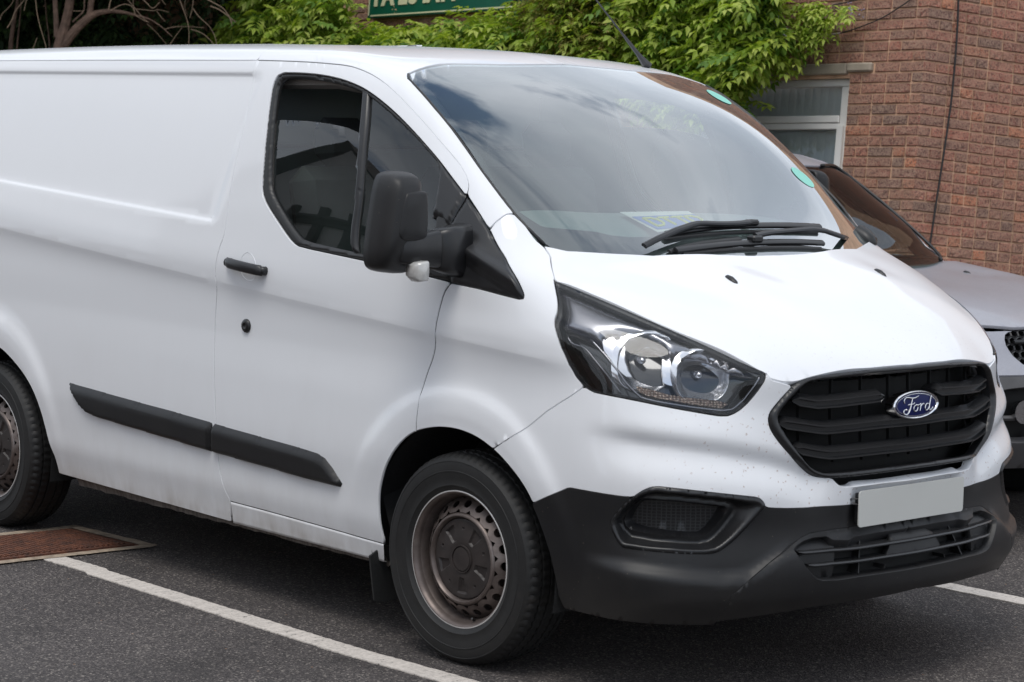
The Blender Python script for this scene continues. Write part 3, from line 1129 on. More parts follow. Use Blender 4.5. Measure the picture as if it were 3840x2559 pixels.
def wbasis(y, z):
    y2 = y * y; z = z - 1.6
    return np.stack([np.ones_like(y), z, z * z, z ** 3, y2, y2 * z, y2 * z * z, y2 * y2, y2 * y2 * z, y2 ** 3], -1)


wcoef = np.linalg.lstsq(wbasis(co[:, 1], co[:, 2]), co[:, 0], rcond=None)[0]
print('screen fit', np.abs(wbasis(co[:, 1], co[:, 2]) @ wcoef - co[:, 0]).max())


def refit(o, off=0.0):
    for v in o.data.vertices:
        x = float((wbasis(np.array([v.co[1]]), np.array([v.co[2]])) @ wcoef)[0])
        v.co[0] = x + off
    o.data.update()


refit(WS[0])


def wsx(y, z): return float((wbasis(np.array([y]), np.array([z])) @ wcoef)[0])


def ws_hit(p, off=0.0):
    """photograph pixel -> point on the screen"""
    o, d = ray(*p)
    t = (0.0 - o[0]) / d[0]
    for _ in range(30):
        q = o + d * t
        f0 = q[0] - wsx(q[1], q[2])
        q1 = o + d * (t + 1e-3)
        f1 = q1[0] - wsx(q1[1], q1[2])
        s_ = -f0 / ((f1 - f0) / 1e-3)
        t += float(np.clip(s_, -.5, .5))
    q = o + d * t
    return q + np.array([.55, 0, .83]) * off
fr_in = Q.px(c2([(1300, 481), (1000, 478), (860, 481), (760, 490), (680, 505), (610, 528), (575, 555), (570, 590), (640, 682), (720, 792), (850, 962), (1000, 1152), (1130, 1310), (1250, 1430), (1380, 1520)]) + zws([(60, 215), (160, 240), (300, 254)]))
mirr = Q.px(c2([(1420, 512), (1560, 566)]))
fr_in = [(Q.umax, fr_in[0][1] - .11), (mirr[1][0] + .25, fr_in[0][1] - .105), mirr[1], mirr[0]] + fr_in + [(1.2, fr_in[-1][1]), (Q.umax, fr_in[-1][1])]
frit = fr_in + gbot[:] + [ge] + gl_edge[1:] + gl_top
refit(panel(Q, 'windscreen_border', frit, M['frit'], van, h=0.025, off=-0.009, flange=0, gap=0.001, sym=True)[0], -.008)

# upper bumper (white)
hl_bot = Q.px(zh([(338, 1090), (380, 1118), (430, 1142), (560, 1168), (700, 1195), (860, 1226), (1000, 1255), (1250, 1302), (1500, 1345), (1570, 1355), (1640, 1353), (1700, 1332), (1760, 1295), (1820, 1240), (1880, 1172), (1930, 1105), (1970, 1045), (1985, 1000), (1984, 962)]))
gr_out = Q.px(zg([(290, 355), (200, 450), (100, 570), (80, 610), (74, 645), (78, 690), (100, 755), (180, 870), (300, 1010), (350, 1065), (400, 1112), (440, 1142), (480, 1160), (560, 1172), (640, 1172)]))
notch = Q.px(zg([(672, 1205), (705, 1238), (745, 1250), (850, 1247), (1100, 1212)]))
lip_c = (Q.umax, notch[-1][1] - 0.002)
bw = Q.px(zb([(835, 448), (550, 478), (400, 490), (250, 494), (120, 491), (50, 486)]))
fog_top = Q.px(zf([(2046, 350), (2035, 322), (2010, 292), (1985, 278), (1960, 272), (1800, 255), (1500, 222), (1300, 200), (1120, 180), (1070, 180), (1020, 190), (970, 212), (920, 243), (880, 272)]))
bw2 = Q.px(zf([(860, 270), (780, 265), (640, 245), (500, 221), (340, 192), (320, 190), (300, 193), (150, 256), (2, 324)]))
arch_b = Q.px(DD([(1225, 1157), (1212, 1130), (1195, 1103), (1180, 1083), (1165, 1065), (1150, 1048), (1133, 1032)]))
arch_b = sm(arch_b)
gr_out = sm(gr_out)
bump_poly = seam_fb[::-1] + hl_bot[1:] + hood_nose[1:] + gr_out[1:] + notch + [lip_c, (Q.umax, bw[0][1])] + bw + fog_top[1:] + bw2 + arch_b[1:-1]
panel(Q, "front_bumper", bump_poly, M['white'], van, h=0.013, sym=True, flange=0.03)

# lower bumper (black) with fog pocket
archl = Q.px(zw([(1055, 475), (1090, 560), (1120, 640), (1160, 765), (1190, 890), (1215, 1035)]))
low_u = [(archl[-1][0] + .03, .262), (.62, .255), (.9, .27), (1.2, .30), (Q.umax, .318)]
seam_l = Q.px(zf([(1755, 1137), (1900, 1010), (2100, 835), (2250, 705), (2352, 622)]) + zb([(60, 1000), (290, 810), (380, 745), (450, 712), (640, 680), (830, 650)]))
print('seam_l', np.round(seam_l, 3).tolist()); print('fogtop', np.round(fog_top, 3).tolist())
seam_l = [(seam_l[0][0] - .03, .258)] + seam_l
fog_low = Q.px(zf([(2046, 352), (1990, 420), (1900, 520), (1800, 625), (1720, 695), (1650, 745), (1600, 765), (1540, 773), (1400, 773), (1250, 766), (1050, 750), (900, 733), (790, 716), (762, 695), (730, 640), (695, 570), (680, 520), (685, 480), (720, 420), (790, 345), (850, 290), (880, 272)]))
print('foglow', np.round(fog_low, 3).tolist())
lowb = archl[::-1] + bw2[::-1][1:] + fog_low[::-1][1:] + bw[::-1][1:] + [(Q.umax, bw[0][1]), (Q.umax, seam_l[-1][1] - .004)] + seam_l[::-1] + [low_u[0]]
panel(Q, 'lower_bumper', lowb, M['plastic'], van, h=0.013, sym=True, gap=0.001)
ins_open = Q.px(zb([(830, 745), (800, 775), (650, 775), (600, 742), (470, 755), (395, 780), (330, 820), (300, 858), (330, 900), (400, 1000), (470, 1085), (510, 1120), (560, 1135), (700, 1130), (900, 1098)]))
print('insopen', np.round(ins_open, 3).tolist())
ins_open = [(Q.umax, ins_open[0][1] + .003), (1.45, ins_open[0][1] + .003)] + ins_open + [(1.45, ins_open[-1][1]), (Q.umax, ins_open[-1][1])]
insert = seam_l + [(Q.umax, seam_l[-1][1] - .004)] + ins_open + [low_u[-1]] + low_u[::-1][1:-2]
panel(Q, 'bumper_insert', insert, M['plastic'], van, h=0.012, sym=True, gap=0.001, flange=0.045)
# ------------------------------------------------------------------ fittings of the van
def qp(uv, off=0.0):
    return Q.ev(np.array([uv[0]]), np.array([uv[1]]), off)[0]


def slab_from(P, F, n, t):
    """closed solid: outer skin P, inner skin P - n*t"""
    a, b, c = P[F[:, 0]], P[F[:, 1]], P[F[:, 2]]
    fn = np.cross(b - a, c - a)
    flip = np.sum(fn * n[F[:, 0]], 1) < 0
    F = F.copy(); F[flip] = F[flip][:, ::-1]
    m = len(P)
    V = [tuple(p) for p in P] + [tuple(p) for p in (P - n * t)]
    FF = [tuple(map(int, f)) for f in F] + [tuple(int(x) + m for x in f[::-1]) for f in F]
    for i, j in borders([tuple(f) for f in F]):
        FF.append((int(j), int(i), int(i) + m, int(j) + m))
    return V, FF


def border_dist(uv, rings):
    d = np.full(len(uv), 1e9)
    for r in rings:
        r = np.array(r); a = r; b = np.roll(r, -1, 0)
        for p, q in zip(a, b):
            e = q - p; L = e @ e
            if L < 1e-12: continue
            t = np.clip(((uv - p) @ e) / L, 0, 1)
            d = np.minimum(d, np.linalg.norm(uv - (p + t[:, None] * e), axis=1))
    return d


def pad(name, outline, mat, parent=van, off=0.012, rnd=0.008, h=0.01, holes=(), prof=None, mirror=True, base=-0.004, sub=0.0):
    """a moulding standing proud of the skin, rounded towards its borders"""
    uv, F = cdt(outline, list(holes), [], h)
    d = border_dist(uv, [outline] + list(holes))
    k = np.clip(d / rnd, 0, 1)
    lift = base + (off - base) * np.sqrt(1 - (1 - k) ** 2)
    if prof is not None: lift = lift + prof(uv, d) * k
    P = Q.ev(uv[:, 0], uv[:, 1], lift)
    n = Q.ev(uv[:, 0], uv[:, 1], lift + 0.01) - P
    n /= np.linalg.norm(n, axis=1)[:, None]
    V, FF = shell(P, F, n, 0.01, 0.0)
    return add_mirrored(name, V, FF, mat, parent, mirror)


def rounded(P, n=2):
    return chaikin(P, n, True)


# --- door window: seal, divider, glass, sail
wr_out = wtop[2:] + wleft + wbot[:4]
win_outer = wtop + wleft + wbot + Q.px(zd([(1215, 1330), (1198, 1280), (1205, 1082)]))
gin = Q.px(zd([(1150, 690), (1080, 610), (1000, 520), (900, 420), (800, 332), (720, 268), (640, 222), (560, 190), (430, 158), (300, 146), (205, 148), (172, 162), (152, 195), (140, 240), (120, 400), (100, 640), (98, 800), (104, 850), (130, 910), (200, 1030), (262, 1120), (300, 1160), (500, 1205), (700, 1250), (900, 1300), (1075, 1345), (1100, 1180), (1120, 1050), (1150, 900)]))
gin = rounded(gin, 1)
pad('window_seal', win_outer, M['seal'], off=-0.001, rnd=0.004, h=0.0075, holes=[gin], base=-0.012)
div = Q.px(zd([(668, 215), (712, 230), (684, 560), (655, 900), (636, 1240), (598, 1232), (625, 800), (650, 450)]))
pad('window_divider', div, M['trim'], off=-0.002, rnd=0.006, h=0.008, base=-0.014)
qg = Q.px(zd([(1158, 686), (1080, 600), (1000, 510), (900, 405), (800, 318), (708, 250), (690, 500), (650, 900), (625, 1245), (900, 1312), (1090, 1360), (1120, 1050), (1150, 900)]))
panel(Q, 'quarter_window', qg, M['dglass'], van, h=0.03, off=-0.016, flange=0, gap=-0.004)
dg = Q.px(zd([(642, 487), (560, 452), (450, 427), (300, 410), (150, 405), (120, 405), (90, 640), (86, 810), (100, 890), (190, 1040), (250, 1130), (300, 1170), (500, 1215), (600, 1240), (625, 800)]))
DG = panel(Q, 'door_window', dg, M['dglass'], van, h=0.03, off=-0.018, flange=0.004, gap=0.0)
sail = Q.px(zd([(1160, 680), (1240, 784), (1316, 884), (1262, 975), (1206, 1080), (1180, 1030), (1140, 1010), (1103, 1022), (1128, 900), (1148, 760)]))
pad('mirror_sail', sail, M['trim'], off=0.007, rnd=0.012, h=0.01)
tri = Q.px(zd([(1320, 892), (1345, 920), (1460, 1090), (1560, 1262), (1630, 1395), (1672, 1478), (1676, 1500), (1668, 1518), (1640, 1522), (1400, 1462), (1217, 1420), (1219, 1330), (1206, 1280), (1212, 1082), (1262, 985)]))
tr_c = np.array(Q.px(zd([(1215, 1090), (1300, 1150), (1440, 1225), (1480, 1270)])))


def tri_prof(uv, d):
    l1 = np.array(Q.px(zd([(1210, 1120)]))[0]); l2 = np.array(Q.px(zd([(1560, 1380)]))[0])
    e = l2 - l1; nn = np.array([-e[1], e[0]]) / np.linalg.norm(e)
    sgn = (uv - l1) @ nn
    return 0.020 * np.exp(-(sgn / 0.035) ** 2) - 0.004 * (sgn < -0.06)


pad('quarter_trim', tri, M['trim'], off=0.006, rnd=0.010, h=0.009, prof=tri_prof)

# --- rubbing strips
st1 = Q.px(DD([(155, 877), (300, 918), (400, 945), (489.5, 971), (489, 1040), (400, 1013), (300, 983), (230, 962), (205, 952), (188, 935), (170, 905)]))
st2 = Q.px(DD([(490.5, 972), (600, 1003), (700, 1031), (730, 1041), (747, 1052), (765, 1075), (794, 1122), (780, 1121), (700, 1100), (600, 1071), (500, 1043), (490.5, 1040)]))


def strip_prof(uv, d):
    return 0.0


for nm, o in (('rubbing_strip', st1), ('rubbing_strip', st2)):
    top = max(p[1] for p in o)
    nt_ = 4 if o is st1 else 7
    tp_ = np.array(o[:nt_]); lw_ = tp_ - np.array([0, .026]); lw2 = tp_ - np.array([0, .030])
    uv, F = cdt(o, [], [lw_[1:-1], lw2[1:-1]], 0.010)
    d = border_dist(uv, [o])
    dt_ = np.interp(uv[:, 0], tp_[:, 0], tp_[:, 1]) - uv[:, 1]
    lift = -0.003 + 0.008 * np.sqrt(1 - (1 - np.clip(d / 0.005, 0, 1)) ** 2) + 0.014 * np.clip(dt_ / 0.028, 0, 1) * np.clip(d / .010, 0, 1)
    P = Q.ev(uv[:, 0], uv[:, 1], lift); n = Q.ev(uv[:, 0], uv[:, 1], lift + .01) - P; n /= np.linalg.norm(n, axis=1)[:, None]
    V, FF = shell(P, F, n, 0.008, 0)
    add_mirrored(nm, V, FF, M['plastic'], van)

# --- door handle, its dish and the lock
hc = np.array(Q.px(c4([(1675, 275)]))[0])
h0, h1 = np.array(Q.px(c4([(1545, 240)]))[0]), np.array(Q.px(c4([(1808, 305)]))[0])
ring = [(hc[0] + .002 + .052 * math.cos(a), hc[1] + .002 + .049 * math.sin(a)) for a in np.linspace(0, 2 * math.pi, 28)[:-1]]
uv, F = cdt(ring, [], [], 0.006)
d = border_dist(uv, [ring])
lift = 0.0012 - 0.010 * np.sqrt(np.clip(d / 0.049, 0, 1)) * (d > 0.0035)
P = Q.ev(uv[:, 0], uv[:, 1], lift); n = Q.ev(uv[:, 0], uv[:, 1], lift + .01) - P; n /= np.linalg.norm(n, axis=1)[:, None]
V, FF = shell(P, F, n, 0.004, 0.0)
add_mirrored('handle_recess', V, FF, M['white'], van)
rings = []
for t in np.linspace(0, 1, 15):
    c = h0 + (h1 - h0) * t
    e = min(t, 1 - t) / 0.09
    sc = math.sqrt(max(0.05, 1 - (1 - min(1, e)) ** 2))
    outw = 0.020 + 0.012 * math.sin(math.pi * t)
    row = []
    for k in range(12):
        a = 2 * math.pi * k / 12
        row.append(Q.ev(np.array([c[0]]), np.array([c[1] + .0185 * sc * math.copysign(abs(math.cos(a)) ** .6, math.cos(a))]), outw + 0.010 * sc * math.sin(a) - (0.0 if 0.12 < t < .88 else 0.006))[0])
    rings.append(row)
mb = MB().loft(rings, True, True, True)
for t in (0.06, 0.94):
    c = h0 + (h1 - h0) * t
    p0 = qp(c, -0.004); p1 = qp(c, 0.022)
    mb.tube([p0, p1], [0.017, 0.014], 10)
HANDLE = mb
add_mirrored('door_handle', mb.V, mb.F, M['trim'], van)
lk = Q.px(c4([(1668, 671)]))[0]
mb = MB(); mb2 = MB()
c0 = qp(lk, 0); nn_ = qp(lk, 0.01) - c0; nn_ /= np.linalg.norm(nn_)
rr = [(0.0245, -0.002), (0.0245, 0.004), (0.021, 0.009), (0.012, 0.0115), (0.010, 0.0115), (0.009, 0.0085), (0.0001, 0.0085)]
zax = np.array([0, 0, 1.0]); xa = np.cross(zax, nn_); xa /= np.linalg.norm(xa)
rings = [[c0 + nn_ * h + xa * r_ * math.cos(a) + zax * r_ * math.sin(a) for a in np.linspace(0, 2 * math.pi, 25)[:-1]] for r_, h in rr]
mb.loft(rings)
add_mirrored('door_lock', mb.V, mb.F, M['trim'], van, both=False)

# --- mirror
mb = MB()
hp = []
for (y, z) in [(-1.045, 1.345), (-1.045, 1.52), (-1.055, 1.555), (-1.10, 1.566), (-1.20, 1.562), (-1.235, 1.54), (-1.262, 1.45), (-1.288, 1.34), (-1.290, 1.29), (-1.270, 1.262), (-1.20, 1.250), (-1.10, 1.245), (-1.06, 1.27)]:
    hp.append((y, z))
hp = chaikin([(-1.258 + (y + 1.29) * (.166 / .245), z) for y, z in hp], 2, True)
cy, cz = -1.175, 1.41
rings = []
for x, s_, sh in [(-0.135, .90, 0), (-0.15, .96, 0), (-0.145, 1.0, 0), (-0.10, 1.0, 0), (-0.05, .985, 0), (-0.015, .94, .0), (.02, .83, .008), (.043, .62, .014), (.052, .35, .02), (.054, .1, .02)]:
    x = x * .62 - .05
    rings.append([(x - 0.12 * (y - cy) * 0.3, cy + (y - cy) * s_, cz + sh + (z - cz) * s_) for y, z in hp])
mb.loft(rings, True, False, True)
mir_root = mesh('mirror_housing', mb.V, mb.F, M['plastic'], van)

# shield on the face of the housing
mb = MB()
fp = chaikin([(-1.098, 1.37), (-1.098, 1.495), (-1.108, 1.508), (-1.175, 1.506), (-1.192, 1.495), (-1.212, 1.41), (-1.218, 1.352), (-1.12, 1.350), (-1.105, 1.355)], 2, True)
rings = [[(x, cy + (y - cy) * s_, 1.42 + (z - 1.42) * s_) for y, z in fp] for x, s_ in [(-.045, 1.0), (-.024, .99), (-.017, .96), (-.014, .88), (-.012, .4)]]
mb.loft(rings, True, False, True)
add_mirrored('mirror_shield', mb.V, mb.F, M['plastic'], van, both=False)
# the far mirror is folded back along the door
HV, HF = list(mir_root.data.vertices), [tuple(p.vertices) for p in mir_root.data.polygons]
fv = []
for v in HV:
    x, y, z = v.co
    lx, ly = x + .05, -(y + 1.06)
    a = math.radians(80)
    fv.append((-.27 + lx * math.cos(a) - ly * math.sin(a) * 1.0, 1.15 + lx * math.sin(a) * .7 + ly * math.cos(a), z))
mesh('mirror_housing', fv, [tuple(reversed(f)) for f in HF], M['plastic'], van)
mb = MB()
rings = [[(-0.139 - 0.036 * (y - cy), cy + (y - cy) * s_, cz + (z - cz) * s_) for y, z in hp] for s_ in (0.86, 0.3)]
mb.loft(rings, True, False, True)
add_mirrored('mirror_glass', mb.V, mb.F, M['chrome'], van, both=False)
# arm: a folding block between housing and door
mb = MB()


def sect(x, y, z, hx, hz, n=14):
    return [(x + hx * math.copysign(abs(math.cos(a)) ** .35, math.cos(a)), y, z + hz * math.copysign(abs(math.sin(a)) ** .35, math.sin(a))) for a in np.linspace(0, 2 * math.pi, n + 1)[:-1]]


mb.loft([sect(-.055, -1.200, 1.325, .020, .030), sect(-.050, -1.19, 1.322, .030, .038), sect(-.046, -1.12, 1.322, .033, .048), sect(-.043, -1.05, 1.325, .036, .058)], True, True, False)
add_mirrored('mirror_arm', mb.V, mb.F, M['trim'], van, both=False)
mb = MB()
mb.loft([sect(-.043, -1.047, 1.322, .034, .062), sect(-.045, -.99, 1.318, .040, .076), sect(-.045, -.93, 1.315, .048, .090)], True, True, True)
add_mirrored('mirror_foot', mb.V, mb.F, M['trim'], van, both=False)
mesh('mirror_foot', [(x - .22, -y - .055, z + .02) for x, y, z in mb.V], [tuple(reversed(f)) for f in mb.F], M['trim'], van)
mb = MB()
mb.loft([sect(.0, -1.115, 1.268, .02, .02), sect(.028, -1.115, 1.268, .03, .034), sect(.052, -1.13, 1.250, .018, .030), sect(.055, -1.15, 1.24, .012, .02)], True, True, True)
rp = MB().loft([[(x, -1.165, z) for x, _, z in sect(-.02, 0, 1.262, .022, .018)], [(x, -1.155, z) for x, _, z in sect(-.008, 0, 1.258, .026, .030)], [(x, -1.125, z) for x, _, z in sect(-.002, 0, 1.262, .026, .032)], [(x, -1.115, z) for x, _, z in sect(-.008, 0, 1.266, .020, .024)]], True, True, True)
M['clear'] = simple('clear_indicator_plastic', (0.50, 0.49, 0.47), 0.12, noise=0.12, nscale=60, coat=1.0)
add_mirrored('indicator_lamp', rp.V, rp.F, M['clear'], van, both=False)

# --- fog pocket
fo = fog_top[::-1][:] + fog_low[1:-1]
fo = rounded(fog_top + fog_low[::-1][1:-1], 1)
PK0 = Q.px(zf([(700, 520), (740, 430), (800, 360), (870, 300), (930, 255), (990, 225), (1050, 213), (1130, 215), (1500, 255), (1950, 300), (2000, 325), (2020, 360), (1900, 495), (1800, 600), (1700, 675), (1600, 728), (1520, 745), (1350, 745), (1050, 722), (830, 690), (760, 645), (715, 575)]))
PK1 = Q.px(zf([(775, 490), (800, 440), (850, 380), (900, 335), (950, 312), (1010, 312), (1300, 340), (1600, 372), (1720, 385), (1748, 400), (1735, 435), (1650, 535), (1590, 590), (1540, 620), (1480, 632), (1300, 628), (1000, 598), (850, 572), (790, 540)]))
PK2 = Q.px(zf([(820, 500), (850, 440), (890, 385), (940, 352), (1000, 350), (1300, 375), (1550, 408), (1690, 420), (1640, 490), (1560, 565), (1500, 598), (1400, 600), (1200, 585), (1000, 560), (850, 530)]))


def ringpad(name, outer, inner, mat, f, h=0.009, mirror=True):
    uv, F = cdt(outer, [inner], [], h)
    do = border_dist(uv, [outer]); di = border_dist(uv, [inner])
    t = do / (do + di + 1e-9)
    lift = f(t, do, di)
    P = Q.ev(uv[:, 0], uv[:, 1], lift); n = Q.ev(uv[:, 0], uv[:, 1], lift + .01) - P; n /= np.linalg.norm(n, axis=1)[:, None]
    V, FF = shell(P, F, n, 0.012, 0.0)
    return add_mirrored(name, V, FF, mat, van, mirror)


FOG = ringpad('fog_surround', fo, PK1, M['trim'], lambda t, a, b: 0.007 * np.sin(np.pi * np.clip(a / .020, 0, 1)) - 0.042 * np.clip((t - .25) / .40, 0, 1) + .004 * np.clip((t-.7)/.2,0,1), h=0.0055)
ringpad('fog_recess', inset(PK1, -.001), PK2, M['trim'], lambda t, a, b: -0.040 - 0.030 * np.clip(t * 1.3 - .3, 0, 1) + .006 * np.exp(-(a / .006) ** 2), h=0.007)


def mesh_mat():
    m, nt, b = nodes('honeycomb_mesh')
    b.inputs['Roughness'].default_value = 0.45
    t = N(nt, 'ShaderNodeTexCoord'); mp_ = N(nt, 'ShaderNodeMapping', {'Scale': (105, 0, 150), 'Rotation': (0, 0, -.93)}, vector_type='TEXTURE') if False else N(nt, 'ShaderNodeVectorRotate', {'Angle': .93, 'Axis': (0, 0, 1)})
    nt.links.new(t.outputs['Object'], mp_.inputs[0])
    v = N(nt, 'ShaderNodeTexVoronoi', {'Scale': 1.0, 'Randomness': 0.15}, feature='DISTANCE_TO_EDGE')
    m3 = N(nt, 'ShaderNodeMapping', {'Scale': (0, 70, 105)})
    nt.links.new(mp_.outputs[0], m3.inputs[0]); nt.links.new(m3.outputs[0], v.inputs['Vector'])
    r = ramp(nt, v.outputs['Distance'], [(0.08, (0.030, 0.030, 0.032, 1)), (0.16, (0.004, 0.004, 0.004, 1))])
    nt.links.new(r.outputs[0], b.inputs['Base Color'])
    return m


M['mesh'] = mesh_mat()
M['slat'] = simple('grille_slat_plastic', (.020, .020, .021), .27, spec=.55)
panel(Q, 'fog_mesh', inset(PK2, -.004), M['mesh'], van, h=0.02, off=-0.068, flange=0, gap=0)

# --- front grille
gi = Q.px(zg([(1300, 222), (1000, 248), (700, 282), (500, 305), (440, 318), (390, 345), (345, 385), (250, 490), (180, 575), (163, 620), (163, 655), (190, 720), (260, 830), (350, 955), (410, 1030), (450, 1070), (500, 1103), (560, 1125), (620, 1132), (800, 1120), (1100, 1085), (1300, 1058)]))
gbx = Q.px(zg([(640, 1172), (800, 1163), (1100, 1128), (1300, 1100)]))
go = [(Q.umax, gr_top[-1][1] - .001)] + gr_top[::-1] + gr_out + gbx[1:] + [(Q.umax, gbx[-1][1])]
gin_ = [(Q.umax, gi[0][1])] + gi + [(Q.umax, gi[-1][1])]
ringo = go + gin_[::-1]


def symring(name, half_outline, mat, f, h=0.009, parent=van, rings=None):
    """half outline closed along u = umax"""
    uv, F = cdt(half_outline, [], [], h)
    o = np.array(half_outline)
    # distances ignoring the centre line
    d = np.full(len(uv), 1e9)
    for p, q in zip(o, np.roll(o, -1, 0)):
        if p[0] > Q.umax - 1e-3 and q[0] > Q.umax - 1e-3: continue
        e = q - p; L = e @ e
        if L < 1e-12: continue
        t = np.clip(((uv - p) @ e) / L, 0, 1)
        d = np.minimum(d, np.linalg.norm(uv - (p + t[:, None] * e), axis=1))
    lift = f(uv, d)
    P = Q.ev(uv[:, 0], uv[:, 1], lift); n = Q.ev(uv[:, 0], uv[:, 1], lift + .01) - P; n /= np.linalg.norm(n, axis=1)[:, None] + 1e-12
    c = uv[:, 0] > Q.umax - 1e-4
    P[c, 1] = 0
    nP = len(P)
    P2 = P.copy(); P2[:, 1] *= -1; n2 = n.copy(); n2[:, 1] *= -1
    keep = ~c
    new = -np.ones(nP, int); new[keep] = np.arange(keep.sum()) + nP; new[c] = np.where(c)[0]
    P = np.vstack([P, P2[keep]]); n = np.vstack([n, n2[keep]]); F = np.vstack([F, new[F][:, ::-1]])
    V, FF = shell(P, F, n, 0.03, 0.0)
    return mesh(name, V, FF, mat, parent)


grille = symring('front_grille', ringo, M['trim'], lambda uv, d: -0.004 + 0.016 * np.sqrt(1 - (1 - np.clip(d / .016, 0, 1)) ** 2), h=0.0055)


def hsect(path, prof, n_cap=True):
    """path of (point, outward dir, up dir); prof list of (out, up)"""
    return [[p + o * a + u_ * b for a, b in prof] for p, o, u_ in path]


def slat(name, half_px, par, crop, prof, off, upto=None, ext=0.0, z_mid=None):
    uvs = Q.px(crop(half_px))
    uvs = resample(uvs, 0.02)
    if upto is None:
        if z_mid is not None: uvs = np.vstack([uvs, [Q.umax, z_mid]])
        else: uvs = np.vstack([uvs, [Q.umax, uvs[-1][1]]])
        uvs = resample(uvs, 0.02)
    uvs[:, 0] = np.minimum(uvs[:, 0], Q.umax)
    P = Q.ev(uvs[:, 0], uvs[:, 1], off)
    n = Q.ev(uvs[:, 0], uvs[:, 1], off + .01) - P; n[:, 2] = 0; n /= np.linalg.norm(n, axis=1)[:, None]
    up = np.array([0, 0, 1.0])
    res = []
    pathR = [(P[i], n[i], up) for i in range(len(P))]
    if upto is None:
        L = [(p * [1, -1, 1], q * [1, -1, 1], u_) for p, q, u_ in pathR[::-1]][1:]
        paths = [pathR + L]
    else:
        paths = [pathR, [(p * [1, -1, 1], q * [1, -1, 1], u_) for p, q, u_ in pathR[::-1]]]
    for pa in paths:
        rg = []
        m = len(pa)
        for i, (p, o, u_) in enumerate(pa):
            s_ = 1.0
            if i == 0 or (i == m - 1): s_ = 0.35
            rg.append([p + o * (a if a < 0 else a * s_) + u_ * b * s_ for a, b in prof])
        mb = MB().loft(rg, True, True, True)
        res.append(mb.build(name, M['slat'], par, angle=18))
    return res


PR = [(.004, .0165), (.012, .0140), (.012, .0095), (-.002, .0060), (-.002, -.0055), (.012, -.0090), (.012, -.0125), (.004, -.0150), (-.006, -.014), (-.055, -.004), (-.055, .016), (-.02, .026), (-.004, .0210)]
slat('slat', [(300, 488), (340, 492), (420, 505), (500, 518), (700, 503), (900, 478), (1112, 450)], grille, zg, PR, -0.006, upto=1)
slat('slat', [(182, 690), (230, 697), (400, 722), (500, 737), (590, 744), (800, 722), (1100, 688)], grille, zg, PR, -0.006)
slat('slat', [(325, 912), (370, 925), (500, 950), (620, 966), (800, 950), (1100, 917)], grille, zg, PR, -0.008)
# dark back with ribs
gin_b = [(Q.umax, gi[0][1] + .012)] + inset(gin_, -.012).tolist()[1:-1] + [(Q.umax, gi[-1][1] - .01)]
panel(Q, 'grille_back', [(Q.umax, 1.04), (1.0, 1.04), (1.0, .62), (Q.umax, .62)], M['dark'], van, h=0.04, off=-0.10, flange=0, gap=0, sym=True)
for k, yy in enumerate([.05, .17, .29, .41]):
    for sg in (-1, 1):
        cand = Q.Pg
        d = np.abs(-Q.Pg[..., 1] - yy) + 3 * (np.abs(Q.Pg[..., 2] - .83) > .3)
        zz = []
        for z in np.linspace(.72, .985, 6):
            dd = (Q.Pg[..., 1] + yy) ** 2 + (Q.Pg[..., 2] - z) ** 2 + (Q.Pg[..., 0] < .5) * 9
            j, i = np.unravel_index(dd.argmin(), dd.shape)
            zz.append((Q.Pg[j, i, 0] - .055, sg * yy, z))
        mb = MB()
        mb.loft([[(x - .012, y - .0015, z), (x, y - .0015, z), (x, y + .0015, z), (x - .012, y + .0015, z)] for x, y, z in zz], True, True, True)
        mb.build('grille_rib', M['dark'], grille, False)
# badge
M['blue'] = simple('badge_blue_enamel', (0.006, 0.011, 0.075), 0.35, spec=0.15)
bc = at(*zg([(1352, 508)])[0], y=0.0)
badge = MB()
bx = bc[0] + 0.012
nrm = np.array([math.cos(math.radians(5)), 0, math.sin(math.radians(5))]); upv = np.array([-nrm[2], 0, nrm[0]]); yv = np.array([0, 1.0, 0])
BC = np.array([bx, 0, bc[2] - .002])


def oval(a, b, out):
    return [BC + nrm * out + yv * a * math.cos(t) + upv * b * math.sin(t) for t in np.linspace(0, 2 * math.pi, 65)[:-1]]


